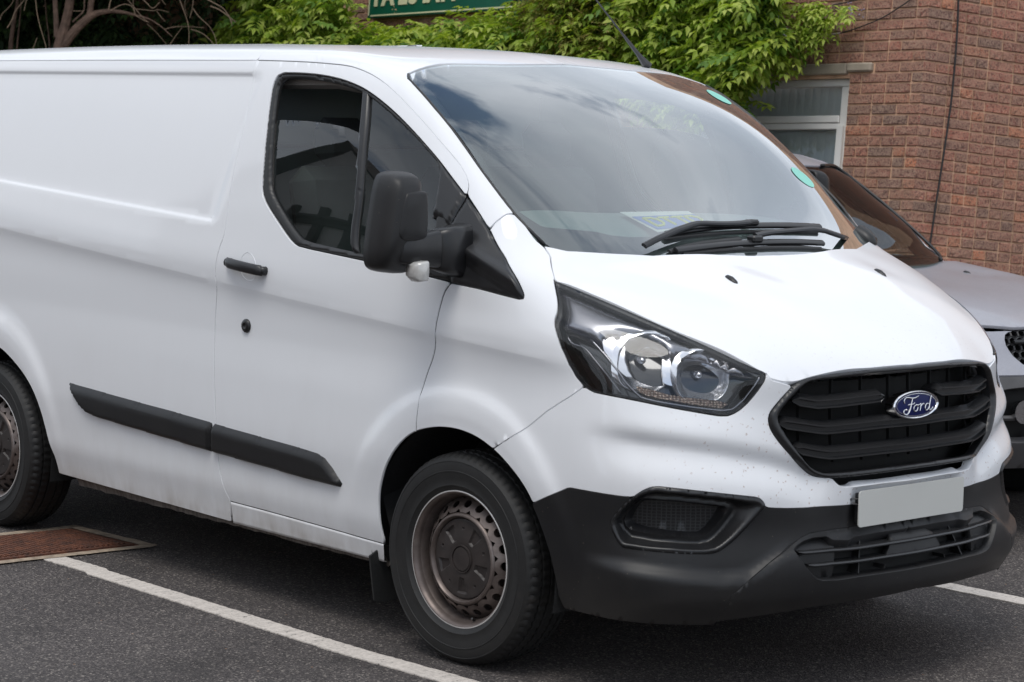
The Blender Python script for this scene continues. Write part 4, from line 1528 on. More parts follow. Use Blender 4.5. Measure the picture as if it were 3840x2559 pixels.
AX, BX = 0.1135, 0.0455
badge.loft([oval(AX * .98, BX * .96, -.03), oval(AX, BX, 0.0), oval(AX * .985, BX * .97, .006), oval(AX * .945, BX * .90, .009), oval(AX * .915, BX * .84, .007), oval(AX * .90, BX * .81, .004)])
badge_o = badge.build('badge', M['chrome'], grille)
mb = MB().loft([oval(AX * .905 * s_, BX * .82 * s_, .0045 + .0035 * (1 - s_ * s_)) for s_ in (1, .93, .8, .6, .4, .2, .01)])
mb.build('badge_field', M['blue'], badge_o)
mb = MB().loft([oval(AX * .865, BX * .76, .0055), oval(AX * .865, BX * .76, .0068), oval(AX * .85, BX * .735, .0068), oval(AX * .85, BX * .735, .0055)])
mb.build('badge_line', M['chrome'], badge_o)
STROKES = [  # script letters drawn as pen strokes, units of half badge width
    ([(-.62, .12), (-.66, .26), (-.58, .40), (-.44, .42), (-.30, .36), (-.14, .34), (.02, .40), (.10, .46)], .020),
    ([(-.22, .35), (-.28, .12), (-.34, -.14), (-.42, -.36), (-.54, -.48), (-.66, -.44), (-.70, -.30), (-.62, -.20), (-.52, -.24)], .024),
    ([(-.46, .02), (-.34, .06), (-.20, .04), (-.10, .12)], .015),
    ([(-.08, -.02), (-.16, -.10), (-.18, -.26), (-.10, -.36), (.0, -.30), (.05, -.14), (.0, .0), (-.08, -.02), (.06, -.04), (.14, .0)], .019),
    ([(.14, .02), (.20, .04), (.18, -.14), (.14, -.34)], .021), ([(.18, -.12), (.26, .0), (.34, .04), (.38, -.04)], .018),
    ([(.60, -.02), (.50, .02), (.42, -.10), (.40, -.26), (.46, -.36), (.56, -.30), (.62, -.12)], .019),
    ([(.74, .42), (.68, .16), (.62, -.12), (.60, -.28), (.66, -.36), (.76, -.28), (.80, -.20)], .021)]
mb = MB()
for st, w in STROKES:
    c = chaikin(st, 2)
    pts = [BC + nrm * .0085 + yv * (x * AX * .86) + upv * (z * BX * 1.30) for x, z in c]
    mb.tube(pts, [w * AX * .95 * (0.75 + .35 * math.sin(math.pi * i / (len(pts) - 1))) for i in range(len(pts))], 6)
mb.build('badge_lettering', M['satin'], badge_o)

# void below the grille, number plate
M['plate'] = simple('blank_plate', (0.56, 0.56, 0.53), 0.6, noise=0.02, nscale=5, spec=.2)
pc = np.array([1.042, 0, .5829]); tl = -0.0153
mb = MB(); mb2 = MB()
oo = []
for a, b in [(-.26, -.0555), (.26, -.0555), (.26, .0555), (-.26, .0555)]:
    for k in range(5):
        th = math.radians({(-1, -1): 180, (1, -1): 270, (1, 1): 0, (-1, 1): 90}[(int(math.copysign(1, a)), int(math.copysign(1, b)))] + k * 22.5)
        cx_, cz_ = math.copysign(abs(a) - .010, a), math.copysign(abs(b) - .010, b)
        oo.append((cx_ + .010 * math.cos(th), cz_ + .010 * math.sin(th)))
mb.loft([[(pc[0] + o, y, pc[2] + z) for y, z in oo] for o in (-.004, .0)], True, True, True)
mb.build('number_plate', M['plate'], van, angle=30)
mb2.box((pc[0] - .016, 0, pc[2]), (.024, .50, .095), bev=.004)
mb2.build('plate_holder', M['trim'], van)

# --- lower grille in the bumper insert
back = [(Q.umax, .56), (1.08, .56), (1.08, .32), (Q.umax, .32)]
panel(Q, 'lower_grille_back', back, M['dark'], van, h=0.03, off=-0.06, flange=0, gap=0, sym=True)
lowg = empty('lower_grille', parent=van)
PL = [(.0, .0045), (.003, .0), (.0, -.0045), (-.04, -.003), (-.04, .006)]
slat('slat', [(365, 885), (400, 893), (500, 885), (690, 866), (700, 868), (900, 848), (1150, 808)], lowg, zb, PL, -0.012)
slat('slat', [(455, 1003), (490, 1010), (600, 1002), (690, 986), (700, 990), (900, 968), (1150, 928)], lowg, zb, PL, -0.012)
# closed side plates and centre block, uprights
for pl in ([(300, 850), (340, 800), (400, 770), (470, 750), (600, 740), (650, 770), (692, 775), (690, 1135), (560, 1140), (500, 1115), (400, 1000)],):
    o = Q.px(zb(pl))
    panel(Q, 'side_blank', o, M['plastic'], lowg, h=0.02, off=-0.030, flange=0.02, gap=0)
cb = [(Q.umax - .0, .385 + .065), (1.512, .450), (1.512, .505), (Q.umax, .505)]
uvc = Q.px(zb([(1180, 690), (1185, 808), (1170, 925)]))
panel(Q, 'centre_blank', [(Q.umax, uvc[0][1] + .004), (uvc[0][0], uvc[0][1] + .004), (uvc[2][0], uvc[2][1]), (Q.umax, uvc[2][1])], M['plastic'], lowg, h=0.02, off=-0.022, flange=0.02, gap=0, sym=True)
for ax_, bx_, topz in ((920, 905, 735), (1150, 1140, 1000)):
    a, b = Q.px(zb([(ax_, topz), (bx_, 1085 if ax_ < 1000 else 1040)]))
    for sg in (-1, 1):
        pa = E3([a, b], -.03); pa[:, 1] *= sg * -1 * 1.0 if sg > 0 else 1.0
        pa[:, 1] = sg * np.abs(pa[:, 1])
        MB().loft([[(x - .03, y - .002, z), (x + .014, y - .002, z), (x + .014, y + .002, z), (x - .03, y + .002, z)] for x, y, z in pa], True, True, True).build('upright', M['plastic'], lowg, False)

# --- headlamps
hl_outline = hl_out[::-1] + hl_top[1:-1] + hl_bot[::-1]
hl_poly = hl_top + hl_bot[::-1][1:] + hl_out[::-1][1:-1]
lens_in = inset(hl_poly, 0.009)
M['bezel'] = simple('lamp_bezel_grey', (0.30, 0.30, 0.32), 0.25, 0.9)
M['bezel_dark'] = simple('lamp_bezel_black', (0.012, 0.012, 0.013), 0.15, coat=1.0)
HL = []
for sg in (1,):
    panel(Q, 'headlamp_lens', hl_poly, M['lens'], van, h=0.018, off=0.001, flange=0.006, gap=0.0045)
uv, F = cdt(hl_poly, [inset(hl_poly, .011)], [], .008)
ringpad('headlamp_gasket', inset(hl_poly, .0005), inset(hl_poly, .010), M['seal'], lambda t, a, b: -0.003 - 0.006 * t, h=0.008)
panel(Q, 'headlamp_housing', hl_poly, M['bezel_dark'], van, h=0.02, off=-0.085, flange=0, gap=-.002)
bz = Q.px(zh([(105, 165), (300, 235), (600, 360), (900, 490), (1200, 620), (1500, 755), (1800, 900), (1940, 965), (1900, 985), (1740, 940), (1640, 880), (1500, 800), (1400, 770), (1250, 770), (1130, 820), (1040, 700), (960, 640), (850, 600), (700, 590), (520, 640), (470, 700), (400, 640), (200, 590), (115, 580), (95, 510), (120, 440), (128, 350)]))
pad('headlamp_bezel', bz, M['bezel'], off=-0.014, rnd=0.03, h=0.012, base=-0.045)
lp = Q.px(zh([(155, 600), (175, 660), (215, 690), (290, 705), (345, 745), (400, 820), (470, 910), (560, 1020), (655, 1140)]))
mb = MB().tube(E3(resample(lp, .012), -.022), 0.0028, 6)
add_mirrored('light_guide', mb.V, mb.F, M['bezel'], van)
lp2 = Q.px(zh([(380, 640), (430, 690), (500, 770), (600, 900), (700, 1040), (780, 1120), (850, 1180), (1000, 1215), (1300, 1262), (1600, 1300), (1700, 1290), (1800, 1210), (1900, 1080), (1945, 985)]))
mb = MB().tube(E3(resample(lp2, .012), -.018), 0.0045, 6)
add_mirrored('headlamp_frame', mb.V, mb.F, M['bezel'], van)
dr = Q.px(zh([(800, 1075), (820, 1120), (900, 1160), (1100, 1200), (1400, 1250), (1600, 1275), (1660, 1245), (1560, 1215), (1300, 1185), (1100, 1155), (950, 1110)]))


def drl_mat():
    m, nt, b = nodes('ribbed_lamp_strip')
    b.inputs['Roughness'].default_value = 0.15; b.inputs['Metallic'].default_value = 0.6
    t = N(nt, 'ShaderNodeTexCoord')
    v = N(nt, 'ShaderNodeTexVoronoi', {'Scale': 130.0, 'Randomness': 0.3})
    nt.links.new(t.outputs['Object'], v.inputs['Vector'])
    r = ramp(nt, v.outputs['Distance'], [(0.1, (0.75, 0.62, 0.50, 1)), (0.5, (0.25, 0.17, 0.13, 1))])
    nt.links.new(r.outputs[0], b.inputs['Base Color'])
    bump(nt, b, v.outputs['Distance'], 0.8, 0.004)
    return m


panel(Q, 'lamp_strip', dr, drl_mat(), van, h=0.008, off=-0.022, flange=0.01, gap=0)


def tuck(V, depth):
    """push points that come nearer than depth to the skin back inside"""
    out = []
    G_ = Q.Pg.reshape(-1, 3)
    m = (G_[:, 0] > .3) & (G_[:, 2] > .85) & (G_[:, 2] < 1.3)
    G_ = G_[m]
    for v in V:
        v = np.array(v)
        p = G_[np.argmin(np.sum((G_ - v) ** 2, 1))]
        n = np.array([.55, -.75, .35]); n /= np.linalg.norm(n)
        s_ = (v - p) @ n
        if s_ > -depth: v = v - n * (s_ + depth)
        out.append(tuple(v))
    return out


mb0 = MB(); mbc = MB()
for (cx_, cy_, r_, mouth) in ((890, 815, .098, 1.0), (1420, 965, .088, 1.0)):
    uvc = Q.px(zh([(cx_, cy_)]))[0]
    P0 = qp(uvc, -0.032)
    ax = np.array([0.93, -0.33, 0.05]); ax /= np.linalg.norm(ax)
    s1 = np.cross([0, 0, 1.0], ax); s1 /= np.linalg.norm(s1); s2 = np.cross(ax, s1)
    rings = []
    for q in np.linspace(1, 0.02, 9):
        rings.append([P0 - ax * (.085 * (1 - q * q)) + s1 * r_ * q * math.copysign(abs(math.cos(a)) ** .8, math.cos(a)) + s2 * r_ * .92 * q * math.copysign(abs(math.sin(a)) ** .8, math.sin(a)) for a in np.linspace(0, 2 * math.pi, 33)[:-1]])
    lip = [[p + (p - P0) * .02 + ax * .002 for p in rings[0]], [p + (p - P0) * .03 - ax * .03 for p in rings[0]]]
    b_ = MB().loft(lip[::-1] + rings)
    b_.V = tuck(b_.V, .016)
    add_mirrored('reflector', b_.V, b_.F, M['refl'], van)
    mb = MB().tube([P0 - ax * .06, P0 - ax * .02, P0 - ax * .012], [.011, .011, .004], 10)
    add_mirrored('bulb_shield', mb.V, mb.F, M['satin'], van)
# faceted inner reflector wings
for pts, off in (([(490, 660), (560, 610), (690, 595), (700, 700), (690, 830), (720, 930), (760, 990), (700, 985), (640, 930), (560, 820), (500, 740)], -.022), ([(1050, 800), (1120, 800), (1140, 900), (1160, 980), (1190, 1080), (1110, 1065), (1050, 1040), (1040, 900)], -.030)):
    o = Q.px(zh(pts))
    panel(Q, 'reflector_wing', o, M['satin'], van, h=0.012, off=off, flange=0.03, gap=0)

# --- bonnet details: washer jets
for wx, wy in ((.587, .366),):
    for sg in (-1, 1):
        z = float(HOOD([wx], [sg * wy])[0])
        rg = []
        for t, w, hh in [(-.024, .006, .002), (-.018, .010, .007), (0, .012, .010), (.016, .010, .007), (.024, .005, .001)]:
            s_ = float(HOOD([wx + t], [sg * wy])[0])
            rg.append([(wx + t, sg * wy + w * math.cos(a), s_ - .002 + (hh + .002) * max(0, math.sin(a))) for a in np.linspace(-.2, math.pi + .2, 9)])
        MB().loft(rg, True, True, True).build('washer_jet', M['trim'], van)

# --- aerial
ab = at(*c2([(2075, 428)])[0], y=.58)
mb = MB()
at_ = at(*c2([(1745, 0)])[0], y=.58)
dirv = at_ - ab; dirv /= np.linalg.norm(dirv)
base = ab + np.array([0.01, 0, -.012])
mb.tube([base - dirv * .0, base + dirv * .03, base + dirv * .07, base + dirv * .15, base + dirv * .20, base + dirv * .62], [.020, .014, .0085, .0065, .0035, .0022], 8)
mb.build('aerial', M['trim'], van)

# --- screen rubber
for nm_, path_ in (('screen_seal', [ge] + gl_edge[1:11]),):
    a_ = resample(path_, .03)
    P = Q.ev(a_[:, 0], a_[:, 1], -.003)
    low = E3([(.61, 1.35), (.565, 1.40)], -.004)
    mbs = MB().tube([tuple(p) for p in low] + [tuple(p) for p in P], .0055, 6)
    add_mirrored(nm_, mbs.V, mbs.F, M['seal'], van)

# --- wipers
def wiper(mbn, arm_px, blade_px, head_px, z0):
    pass


def wsp(p, off):
    """pixel on the glass, lifted off it"""
    return ws_hit(zws([p])[0], off)


def strip(pts, w, t, mat, name):
    """flat bar along pts; wide in the vertical-ish direction"""
    P = [np.array(p) for p in pts]
    rg = []
    for i, p in enumerate(P):
        tt = P[min(i + 1, len(P) - 1)] - P[max(i - 1, 0)]; tt /= np.linalg.norm(tt)
        nn = np.array([.55, 0, .83]); nn = nn - tt * (nn @ tt); nn /= np.linalg.norm(nn)
        b = np.cross(tt, nn)
        ww = w[i] if hasattr(w, '__len__') else w
        rg.append([p + b * ww / 2 * x + nn * t / 2 * y for x, y in ((1, -1), (1, .4), (.5, 1), (-.5, 1), (-1, .4), (-1, -1))])
    return MB().loft(rg, True, True, True).build(name, mat, van)


wa = [wsp(p, o) for p, o in (((395, 388), .028), ((480, 352), .035), ((620, 290), .038), ((760, 243), .038), ((800, 238), .038), ((960, 236), .034), ((1090, 228), .032), ((1190, 212), .030))]
strip(resample(wa, .03), .020, .012, M['trim'], 'wiper_arm')
wb_ = [wsp(p, .016) for p in ((575, 278), (640, 262), (800, 240), (975, 222), (1180, 215), (1390, 212), (1560, 214), (1700, 222))]
strip(resample(chaikin(wb_, 2), .03), .024, .012, M['trim'], 'wiper_blade')
wb2 = [wsp(p, .005) for p in ((565, 295), (640, 285), (800, 268), (975, 252), (1180, 245), (1390, 240), (1560, 242), (1690, 246))]
strip(resample(chaikin(wb2, 2), .03), .012, .012, M['seal'], 'wiper_rubber')
hb_ = wsp((1190, 208), .024)
MB().box(hb_, (.034, .048, .020), bev=.006).build('wiper_joint', M['trim'], van)
sw = at(*zws([(1175, 395)])[0], y=0)
# second wiper, parked lower on the far half
wa2 = [wsp(p, o) for p, o in (((1960, 345), .03), ((1850, 330), .035), ((1700, 290), .04), ((1620, 282), .04), ((1500, 285), .036), ((1300, 300), .034), ((1210, 318), .032))]
strip(resample(wa2, .03), .020, .012, M['trim'], 'wiper_arm')
wb3 = [wsp(p, .016) for p in ((640, 398), (850, 372), (1050, 350), (1240, 340), (1380, 335), (1560, 335), (1720, 342))]
strip(resample(chaikin(wb3, 2), .03), .024, .012, M['trim'], 'wiper_blade')
wb4 = [wsp(p, .005) for p in ((700, 404), (850, 392), (1050, 374), (1240, 366), (1380, 362), (1560, 362), (1715, 368))]
strip(resample(chaikin(wb4, 2), .03), .012, .012, M['seal'], 'wiper_rubber')
MB().box(wsp((1215, 330), .024), (.036, .05, .024), bev=.006).build('wiper_joint', M['trim'], van)
a3 = [wsp(p, .008) for p in ((600, 395), (700, 360), (850, 330), (1000, 312), (1120, 300))]
strip(resample(a3, .03), .016, .008, M['seal'], 'wiper_link')
# cowl between bonnet and glass, and the rubber stop at its corners
cw = []
mb = MB()
for sg in (1,):
    rg = []
    for y in np.linspace(-.78, .78, 33):
        xr = float(np.interp(abs(y), [0, .13, .25, .5, .62, .74, .80], [.46, .45, .43, .37, .30, .23, .17])) + .0
        zr = float(HOOD([xr], [y])[0]) - .035
        rg.append([(xr + .03, y, zr - .01), (xr - .02, y, zr - .004), (xr - .12, y, zr - .01), (xr - .22, y, zr + .03)])
    mb.loft(rg, False)
mb.build('cowl_panel', M['plastic'], van)
for sg in (1,):
    rg = []
    for t, s_ in ((0, .5), (.015, 1), (.05, 1), (.075, .75), (.085, .2)):
        rg.append([(.155 + t, sg * (.765 + .032 * s_ * math.cos(a)), 1.362 - t * .45 + .030 * s_ * math.sin(a)) for a in np.linspace(0, 2 * math.pi, 13)[:-1]])
    MB().loft(rg, True, True, True).build('bonnet_hinge_cover', M['seal'], van)

# two round mint discs on the face of the screen, and a leaf of paper on the dash
mint = simple('mint_disc', (.25, .62, .52), .5)
for cx_, cy_ in ((2695, 364), (3009, 665)):
    p = ws_hit((cx_, cy_), 0); p[0] += .002
    e = 1e-2
    px1 = float((wbasis(np.array([p[1] + e]), np.array([p[2]])) @ wcoef)[0]) + .002; px2 = float((wbasis(np.array([p[1]]), np.array([p[2] + e])) @ wcoef)[0]) + .002
    ta = np.array([px1 - p[0], e, 0]); ta /= np.linalg.norm(ta); tb = np.array([px2 - p[0], 0, e]); tb = tb - ta * (tb @ ta); tb /= np.linalg.norm(tb)
    mesh('screen_disc', [tuple(p + ta * .042 * math.cos(a) + tb * .055 * math.sin(a)) for a in np.linspace(0, 2 * math.pi, 33)[:-1]], [tuple(range(32))], mint, van, False)
# ------------------------------------------------------------------ wheels, arches, underbody, cabin
def lathe(prof, n, cy, fn=None):
    """prof: (radius, y) pairs; axis along y through the origin"""
    rg = []
    for r_, y in prof:
        rg.append([(r_ * math.cos(2 * math.pi * k / n) , y, r_ * math.sin(2 * math.pi * k / n)) for k in range(n)])
    if fn: rg = fn(rg)
    return MB().loft(rg)


def tyre_mat():
    m, nt, b = nodes('tyre_rubber')
    t = N(nt, 'ShaderNodeTexCoord')
    n = N(nt, 'ShaderNodeTexNoise', {'Scale': 14, 'Detail': 7, 'Roughness': .7})
    nt.links.new(t.outputs['Object'], n.inputs['Vector'])
    r = ramp(nt, n.outputs['Fac'], [(.3, (.008, .008, .008, 1)), (.6, (.014, .0135, .013, 1)), (.8, (.034, .028, .024, 1))])
    nt.links.new(r.outputs[0], b.inputs['Base Color'])
    b.inputs['Roughness'].default_value = .62
    n2 = N(nt, 'ShaderNodeTexNoise', {'Scale': 120, 'Detail': 3})
    nt.links.new(t.outputs['Object'], n2.inputs['Vector'])
    bump(nt, b, n2.outputs['Fac'], .3, .001)
    return m


def rust_mat():
    m, nt, b = nodes('dusty_steel_wheel')
    t = N(nt, 'ShaderNodeTexCoord')
    n = N(nt, 'ShaderNodeTexNoise', {'Scale': 9, 'Detail': 8, 'Roughness': .65})
    nt.links.new(t.outputs['Object'], n.inputs['Vector'])
    r = ramp(nt, n.outputs['Fac'], [(.3, (.085, .066, .058, 1)), (.55, (.16, .130, .118, 1)), (.75, (.27, .235, .22, 1))])
    nt.links.new(r.outputs[0], b.inputs['Base Color'])
    b.inputs['Roughness'].default_value = .42; b.inputs['Metallic'].default_value = .55
    n2 = N(nt, 'ShaderNodeTexNoise', {'Scale': 90, 'Detail': 4})
    nt.links.new(t.outputs['Object'], n2.inputs['Vector'])
    bump(nt, b, n2.outputs['Fac'], .25, .001)
    return m


M['tyre'] = tyre_mat(); M['rim'] = rust_mat()
M['cap'] = simple('wheel_centre_cap', (.030, .024, .022), .5, noise=.25, nscale=30)
NT = 216


def tyre_fn(rg):
    out = []
    for j, ring_ in enumerate(rg):
        r0 = math.hypot(ring_[0][0], ring_[0][2]); row = []
        for k, (x, y, z) in enumerate(ring_):
            f = 1.0
            if r0 > .3285 and -.105 < y < .105:
                ph = (k + (0 if abs(y) > .06 else 1)) % 3
                if ph == 0: f = (r0 - (.0045 if abs(y) > .05 else .0035)) / r0
            row.append((x * f, y, z * f))
        out.append(row)
    return out


TP = [(.206, -.080), (.213, -.088), (.219, -.0915), (.226, -.0965), (.236, -.1015), (.237, -.1030), (.2400, -.1030), (.241, -.1025), (.262, -.1065), (.280, -.1080), (.281, -.1092), (.2835, -.1092), (.2845, -.1078), (.300, -.1070), (.312, -.1045), (.313, -.1055), (.3155, -.1050), (.3165, -.1035), (.324, -.0985), (.3290, -.0925), (.3330, -.0870), (.3365, -.080), (.3388, -.070), (.3402, -.060), (.3330, -.0585), (.3330, -.053), (.3410, -.0515), (.3425, -.035), (.3428, -.026), (.3350, -.0245), (.3350, -.018), (.343, -.0165), (.343, 0)]
TP = TP + [(r_, -y) for r_, y in TP[::-1][1:]]


def wheel(name, x, y, steer, spin):
    w = empty(name, (x, y, .3395), (0, 0, steer), van)
    ty = lathe(TP, NT, 0, tyre_fn)
    t = ty.build('tyre', M['tyre'], w, angle=40)
    t.rotation_euler = (0, spin, 0)
    n = 120
    lip = lathe([(.204, -.074), (.2075, -.080), (.2125, -.086), (.2165, -.0895), (.2190, -.0905), (.2195, -.0925), (.2180, -.0940), (.2155, -.0935), (.2120, -.0905), (.2080, -.0855), (.2050, -.079), (.203, -.070)], n, 0)
    lip.build('rim_lip', M['rim'], w)
    edge = lathe([(.2165, -.0944), (.2190, -.0946), (.2206, -.0935), (.2206, -.0905), (.2190, -.0925)], n, 0)
    edge.build('rim_edge', simple('pale_rim_edge', (.62, .60, .58), .35, .3), w)  # pale band along the outer edge of the rim
    ba = lathe([(.203, -.070), (.1985, -.060), (.1960, -.048), (.1955, -.025), (.1975, -.010), (.195, .03), (.19, .08), (.0, .085)], n, 0)
    ba.build('rim_barrel', M['rim'], w)
    # disc with a ring of round holes
    nh, seg = 20, 12
    mb = MB()
    r_in, y_in, r_out, y_out = .148, -.078, .197, -.030
    P = []
    for h in range(nh):
        a0 = 2 * math.pi * h / nh
        hw = math.pi / nh
        rc, yc = .1745, -.055
        sl = np.array([r_out - r_in, y_out - y_in]); L = np.linalg.norm(sl); sl /= L

        def pt(ang, s_):
            r_ = rc + sl[0] * s_; y_ = yc + sl[1] * s_ - .004 * (1 - (s_ / (.5 * L)) ** 2)
            return (r_ * math.cos(ang), y_, r_ * math.sin(ang))
        inner, outer, rim3 = [], [], []
        for k in range(seg * 2):
            t = 2 * math.pi * (k + .5) / (seg * 2)
            da, ds = .0150 / rc * math.cos(t), .0150 * math.sin(t)
            inner.append(pt(a0 + da, ds))
            q = np.array(inner[-1]); rim3.append((q[0], q[1] + .006, q[2]))
            m_ = max(abs(math.cos(t)) / hw, abs(math.sin(t)) / (.5 * L))
            outer.append(pt(a0 + math.cos(t) / m_, math.sin(t) / m_))
        mb.loft([outer, inner, rim3])
    mb.loft([[(r_ * math.cos(2 * math.pi * k / n), y, r_ * math.sin(2 * math.pi * k / n)) for k in range(n)] for r_, y in [(.1305, -.070), (.133, -.0795), (.1375, -.0850), (.1425, -.0850), (.1465, -.0805), (.1485, -.0765)]])
    mb.build('wheel_disc', M['rim'], w, angle=50)
    # hub cap
    mb = MB()
    def hy(r_, a):
        y = -.0745 - .004 * math.exp(-((r_ - .06) / .03) ** 2)
        if r_ < .0375: y = -.0815
        elif r_ < .041: y = -.0790 + .004
        elif r_ < .0445: y = -.083
        # five shallow lug pockets
        for k in range(5):
            c = 2 * math.pi * k / 5 + math.radians(-90)
            dx = r_ * math.cos(a - c); dy = r_ * math.sin(a - c)
            w_ = .010 + .012 * (dx - .060) / .05
            if .060 < dx < .112 and abs(dy) < w_:
                e = min(dx - .060, .112 - dx, w_ - abs(dy))
                y += .0075 * min(1, e / .004)
            c2_ = c + math.pi / 5
            dx = r_ * math.cos(a - c2_) - .098; dy = r_ * math.sin(a - c2_)
            if dx * dx + dy * dy < .0036 ** 2: y += .006
        return y
    rs = [.0005, .012, .025, .036, .0374, .0378, .0385, .0407, .0413, .0443, .0448, .048] + list(np.arange(.052, .126, .0022)) + [.1275, .1295]
    nn = 240
    mb.loft([[(r_ * math.cos(2 * math.pi * k / nn), (hy(r_, 2 * math.pi * k / nn) if r_ < .127 else -.0735 + (r_ - .1275) * 2), r_ * math.sin(2 * math.pi * k / nn)) for k in range(nn)] for r_ in rs])
    mb.build('hub_cap', M['cap'], w, angle=25)
    MB().tube([(.045, -.055, -.196), (.050, -.072, -.188), (.054, -.080, -.183)], [.004, .004, .0035], 8).build('valve', M['seal'], w)
    MB().tube([(0, .02, 0), (0, .45, 0)], .05, 12).build('axle', M['dark'], w)
    return w


wf = wheel('wheel', 0.0, -.868, .045, 0.1)
wr = wheel('wheel', -2.933, -.870, 0, .5)
for src, x in ((wf, 0.0), (wr, -2.933)):                  # wheels of the far side share the meshes
    c = src.copy(); COL.objects.link(c)
    c.location = (x, .868, .3395); c.rotation_euler = (0, 0, math.pi + (0.045 if x == 0 else 0))
    for ch in src.children:
        d_ = ch.copy(); COL.objects.link(d_); d_.parent = c


def arch_liner(cx, r_, y0, y1, zc=.335, a0=-12, a1=192):
    rg = []
    for y in (y0, y1):
        rg.append([(cx + r_ * math.cos(math.radians(a)), y, zc + r_ * math.sin(math.radians(a))) for a in np.linspace(a0, a1, 40)])
    mb = MB().loft(rg, False)
    ctr = [(cx, y1, zc)] + rg[1]
    mb.add(ctr, [(0, i, i + 1) for i in range(1, 40)])
    return mb


for cx in (0, -2.933):
    for sg in (1, -1):
        mb = arch_liner(cx, .445, -.955, -.60)
        mb.V = [(x, y * sg, z) for x, y, z in mb.V]
        mb.build('wheel_arch_liner', M['liner'], van, angle=30)
# liner edge seen behind the front wheel
mb = MB().loft([[(-.36, -.93, .33), (-.43, -.93, .50), (-.40, -.93, .62), (-.30, -.93, .72)], [(-.34, -.80, .33), (-.40, -.80, .50), (-.37, -.80, .62), (-.28, -.80, .71)]], False)
mb.build('wheel_arch_liner', M['liner'], van)
for sg in (-1, 1):
    for ax_ in (-.415, -3.35):
        fl = [(-.987, .285), (-.935, .312), (-.80, .312), (-.80, .128), (-.945, .126), (-.965, .135)]
        if sg > 0: fl = [(-a, b) for a, b in fl]
        MB().loft([[(ax_ - .004, a, b) for a, b in fl], [(ax_ + .004, a, b) for a, b in fl]], True, True, True).build('mud_flap', M['liner'], van, False)

# floor pan, sill flanges, chassis bits
mb = MB()
mb.box((-1.45, 0, .30), (3.8, 1.55, .05)).box((-1.42, 0, .275), (1.85, 1.80, .02)).box((-1.47, -.62, .24), (1.9, .10, .10)).box((-1.47, .62, .24), (1.9, .10, .10)).box((.35, 0, .30), (1.0, 1.1, .06)).box((-1.4, .1, .22), (3.6, .09, .09))  # the wide thin slab is added to deepen the shade under the van
mb.build('underbody', M['dark'], van, False)


def sill_mat():
    m, nt, b = nodes('grimy_sill_flange')
    t = N(nt, 'ShaderNodeTexCoord')
    mp_ = N(nt, 'ShaderNodeMapping', {'Scale': (60, 10, 6)})
    nt.links.new(t.outputs['Object'], mp_.inputs[0])
    n = N(nt, 'ShaderNodeTexNoise', {'Scale': 1, 'Detail': 6, 'Roughness': .7})
    nt.links.new(mp_.outputs[0], n.inputs['Vector'])
    r = ramp(nt, n.outputs['Fac'], [(.35, (.05, .042, .036, 1)), (.65, (.17, .15, .135, 1))])
    nt.links.new(r.outputs[0], b.inputs['Base Color']); b.inputs['Roughness'].default_value = .7
    return m


for sg in (-1, 1):
    xs = np.linspace(-2.34, -.40, 60)
    rr_ = random.Random(5)
    mb = MB().loft([[(x, sg * .930, .282) for x in xs], [(x, sg * .918, .262) for x in xs], [(x, sg * .915, .246 + rr_.uniform(-.003, .003)) for x in xs], [(x, sg * .90, .262) for x in xs]], False)
    mb.build('sill_flange', sill_mat(), van)
# dark sheet behind the shut lines, stands in for the shade in the gaps
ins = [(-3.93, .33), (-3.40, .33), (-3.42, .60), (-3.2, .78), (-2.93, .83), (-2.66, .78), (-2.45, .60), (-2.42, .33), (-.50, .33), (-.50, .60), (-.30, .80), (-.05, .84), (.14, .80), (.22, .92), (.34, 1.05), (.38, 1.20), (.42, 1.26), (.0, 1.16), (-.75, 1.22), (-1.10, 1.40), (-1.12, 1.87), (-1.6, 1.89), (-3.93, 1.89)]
panel(Q, 'gap_backing', ins, M['dark'], van, h=0.05, off=-0.022, flange=0, gap=0)

# tail
mb = MB().box((-3.985, 0, 1.12), (.04, 1.80, 1.58), bev=.02)
mb.build('rear_door', M['white'], van)
MB().box((-4.0, 0, .42), (.12, 1.84, .22), bev=.04).build('rear_bumper', M['plastic'], van)

# cabin
M['cabin'] = simple('cabin_grey', (.030, .031, .033), .7, bmp=.2, bscale=200)
M['seatc'] = simple('seat_cloth', (.06, .065, .07), .9, bmp=.4, bscale=400)
M['liner2'] = simple('headlining', (.42, .41, .39), .9)
M['dash'] = simple('dashboard_top', (.20, .24, .235), .55, bmp=.3, bscale=300)
rg = []
for y in np.linspace(-.80, .80, 25):
    k = 1 - (y / .84) ** 2 * .45
    hump = .018 * math.exp(-((y + .42) / .22) ** 2)
    xf = .33 * k + .02
    e_ = -.03 * (abs(y) / .84) ** 3
    rg.append([(xf - .04, y, 1.265 + e_), (xf - .12, y, 1.325 + e_), (.10, y, 1.372 + e_), (-.10, y, 1.395 + hump * .5 + e_), (-.28, y, 1.413 + hump + e_), (-.36, y, 1.38 + e_), (-.34, y, 1.10), (-.22, y, .75)])
MB().loft(rg, False).build('dashboard', M['dash'], van, angle=50)
mb = MB().box((-1.52, 0, 1.0), (.05, 1.66, 1.2), bev=.01).box((-1.52, 0, 1.76), (.05, 1.48, .30), bev=.01)
mb.build('bulkhead', simple('bulkhead_grey', (.42, .46, .46), .8), van)
mb = MB()
mb.loft([[(x, y, z) for y in np.linspace(-.62, .62, 9)] for x, z in ((-1.5, 1.92), (-1.1, 1.915), (-.90, 1.88))], False)
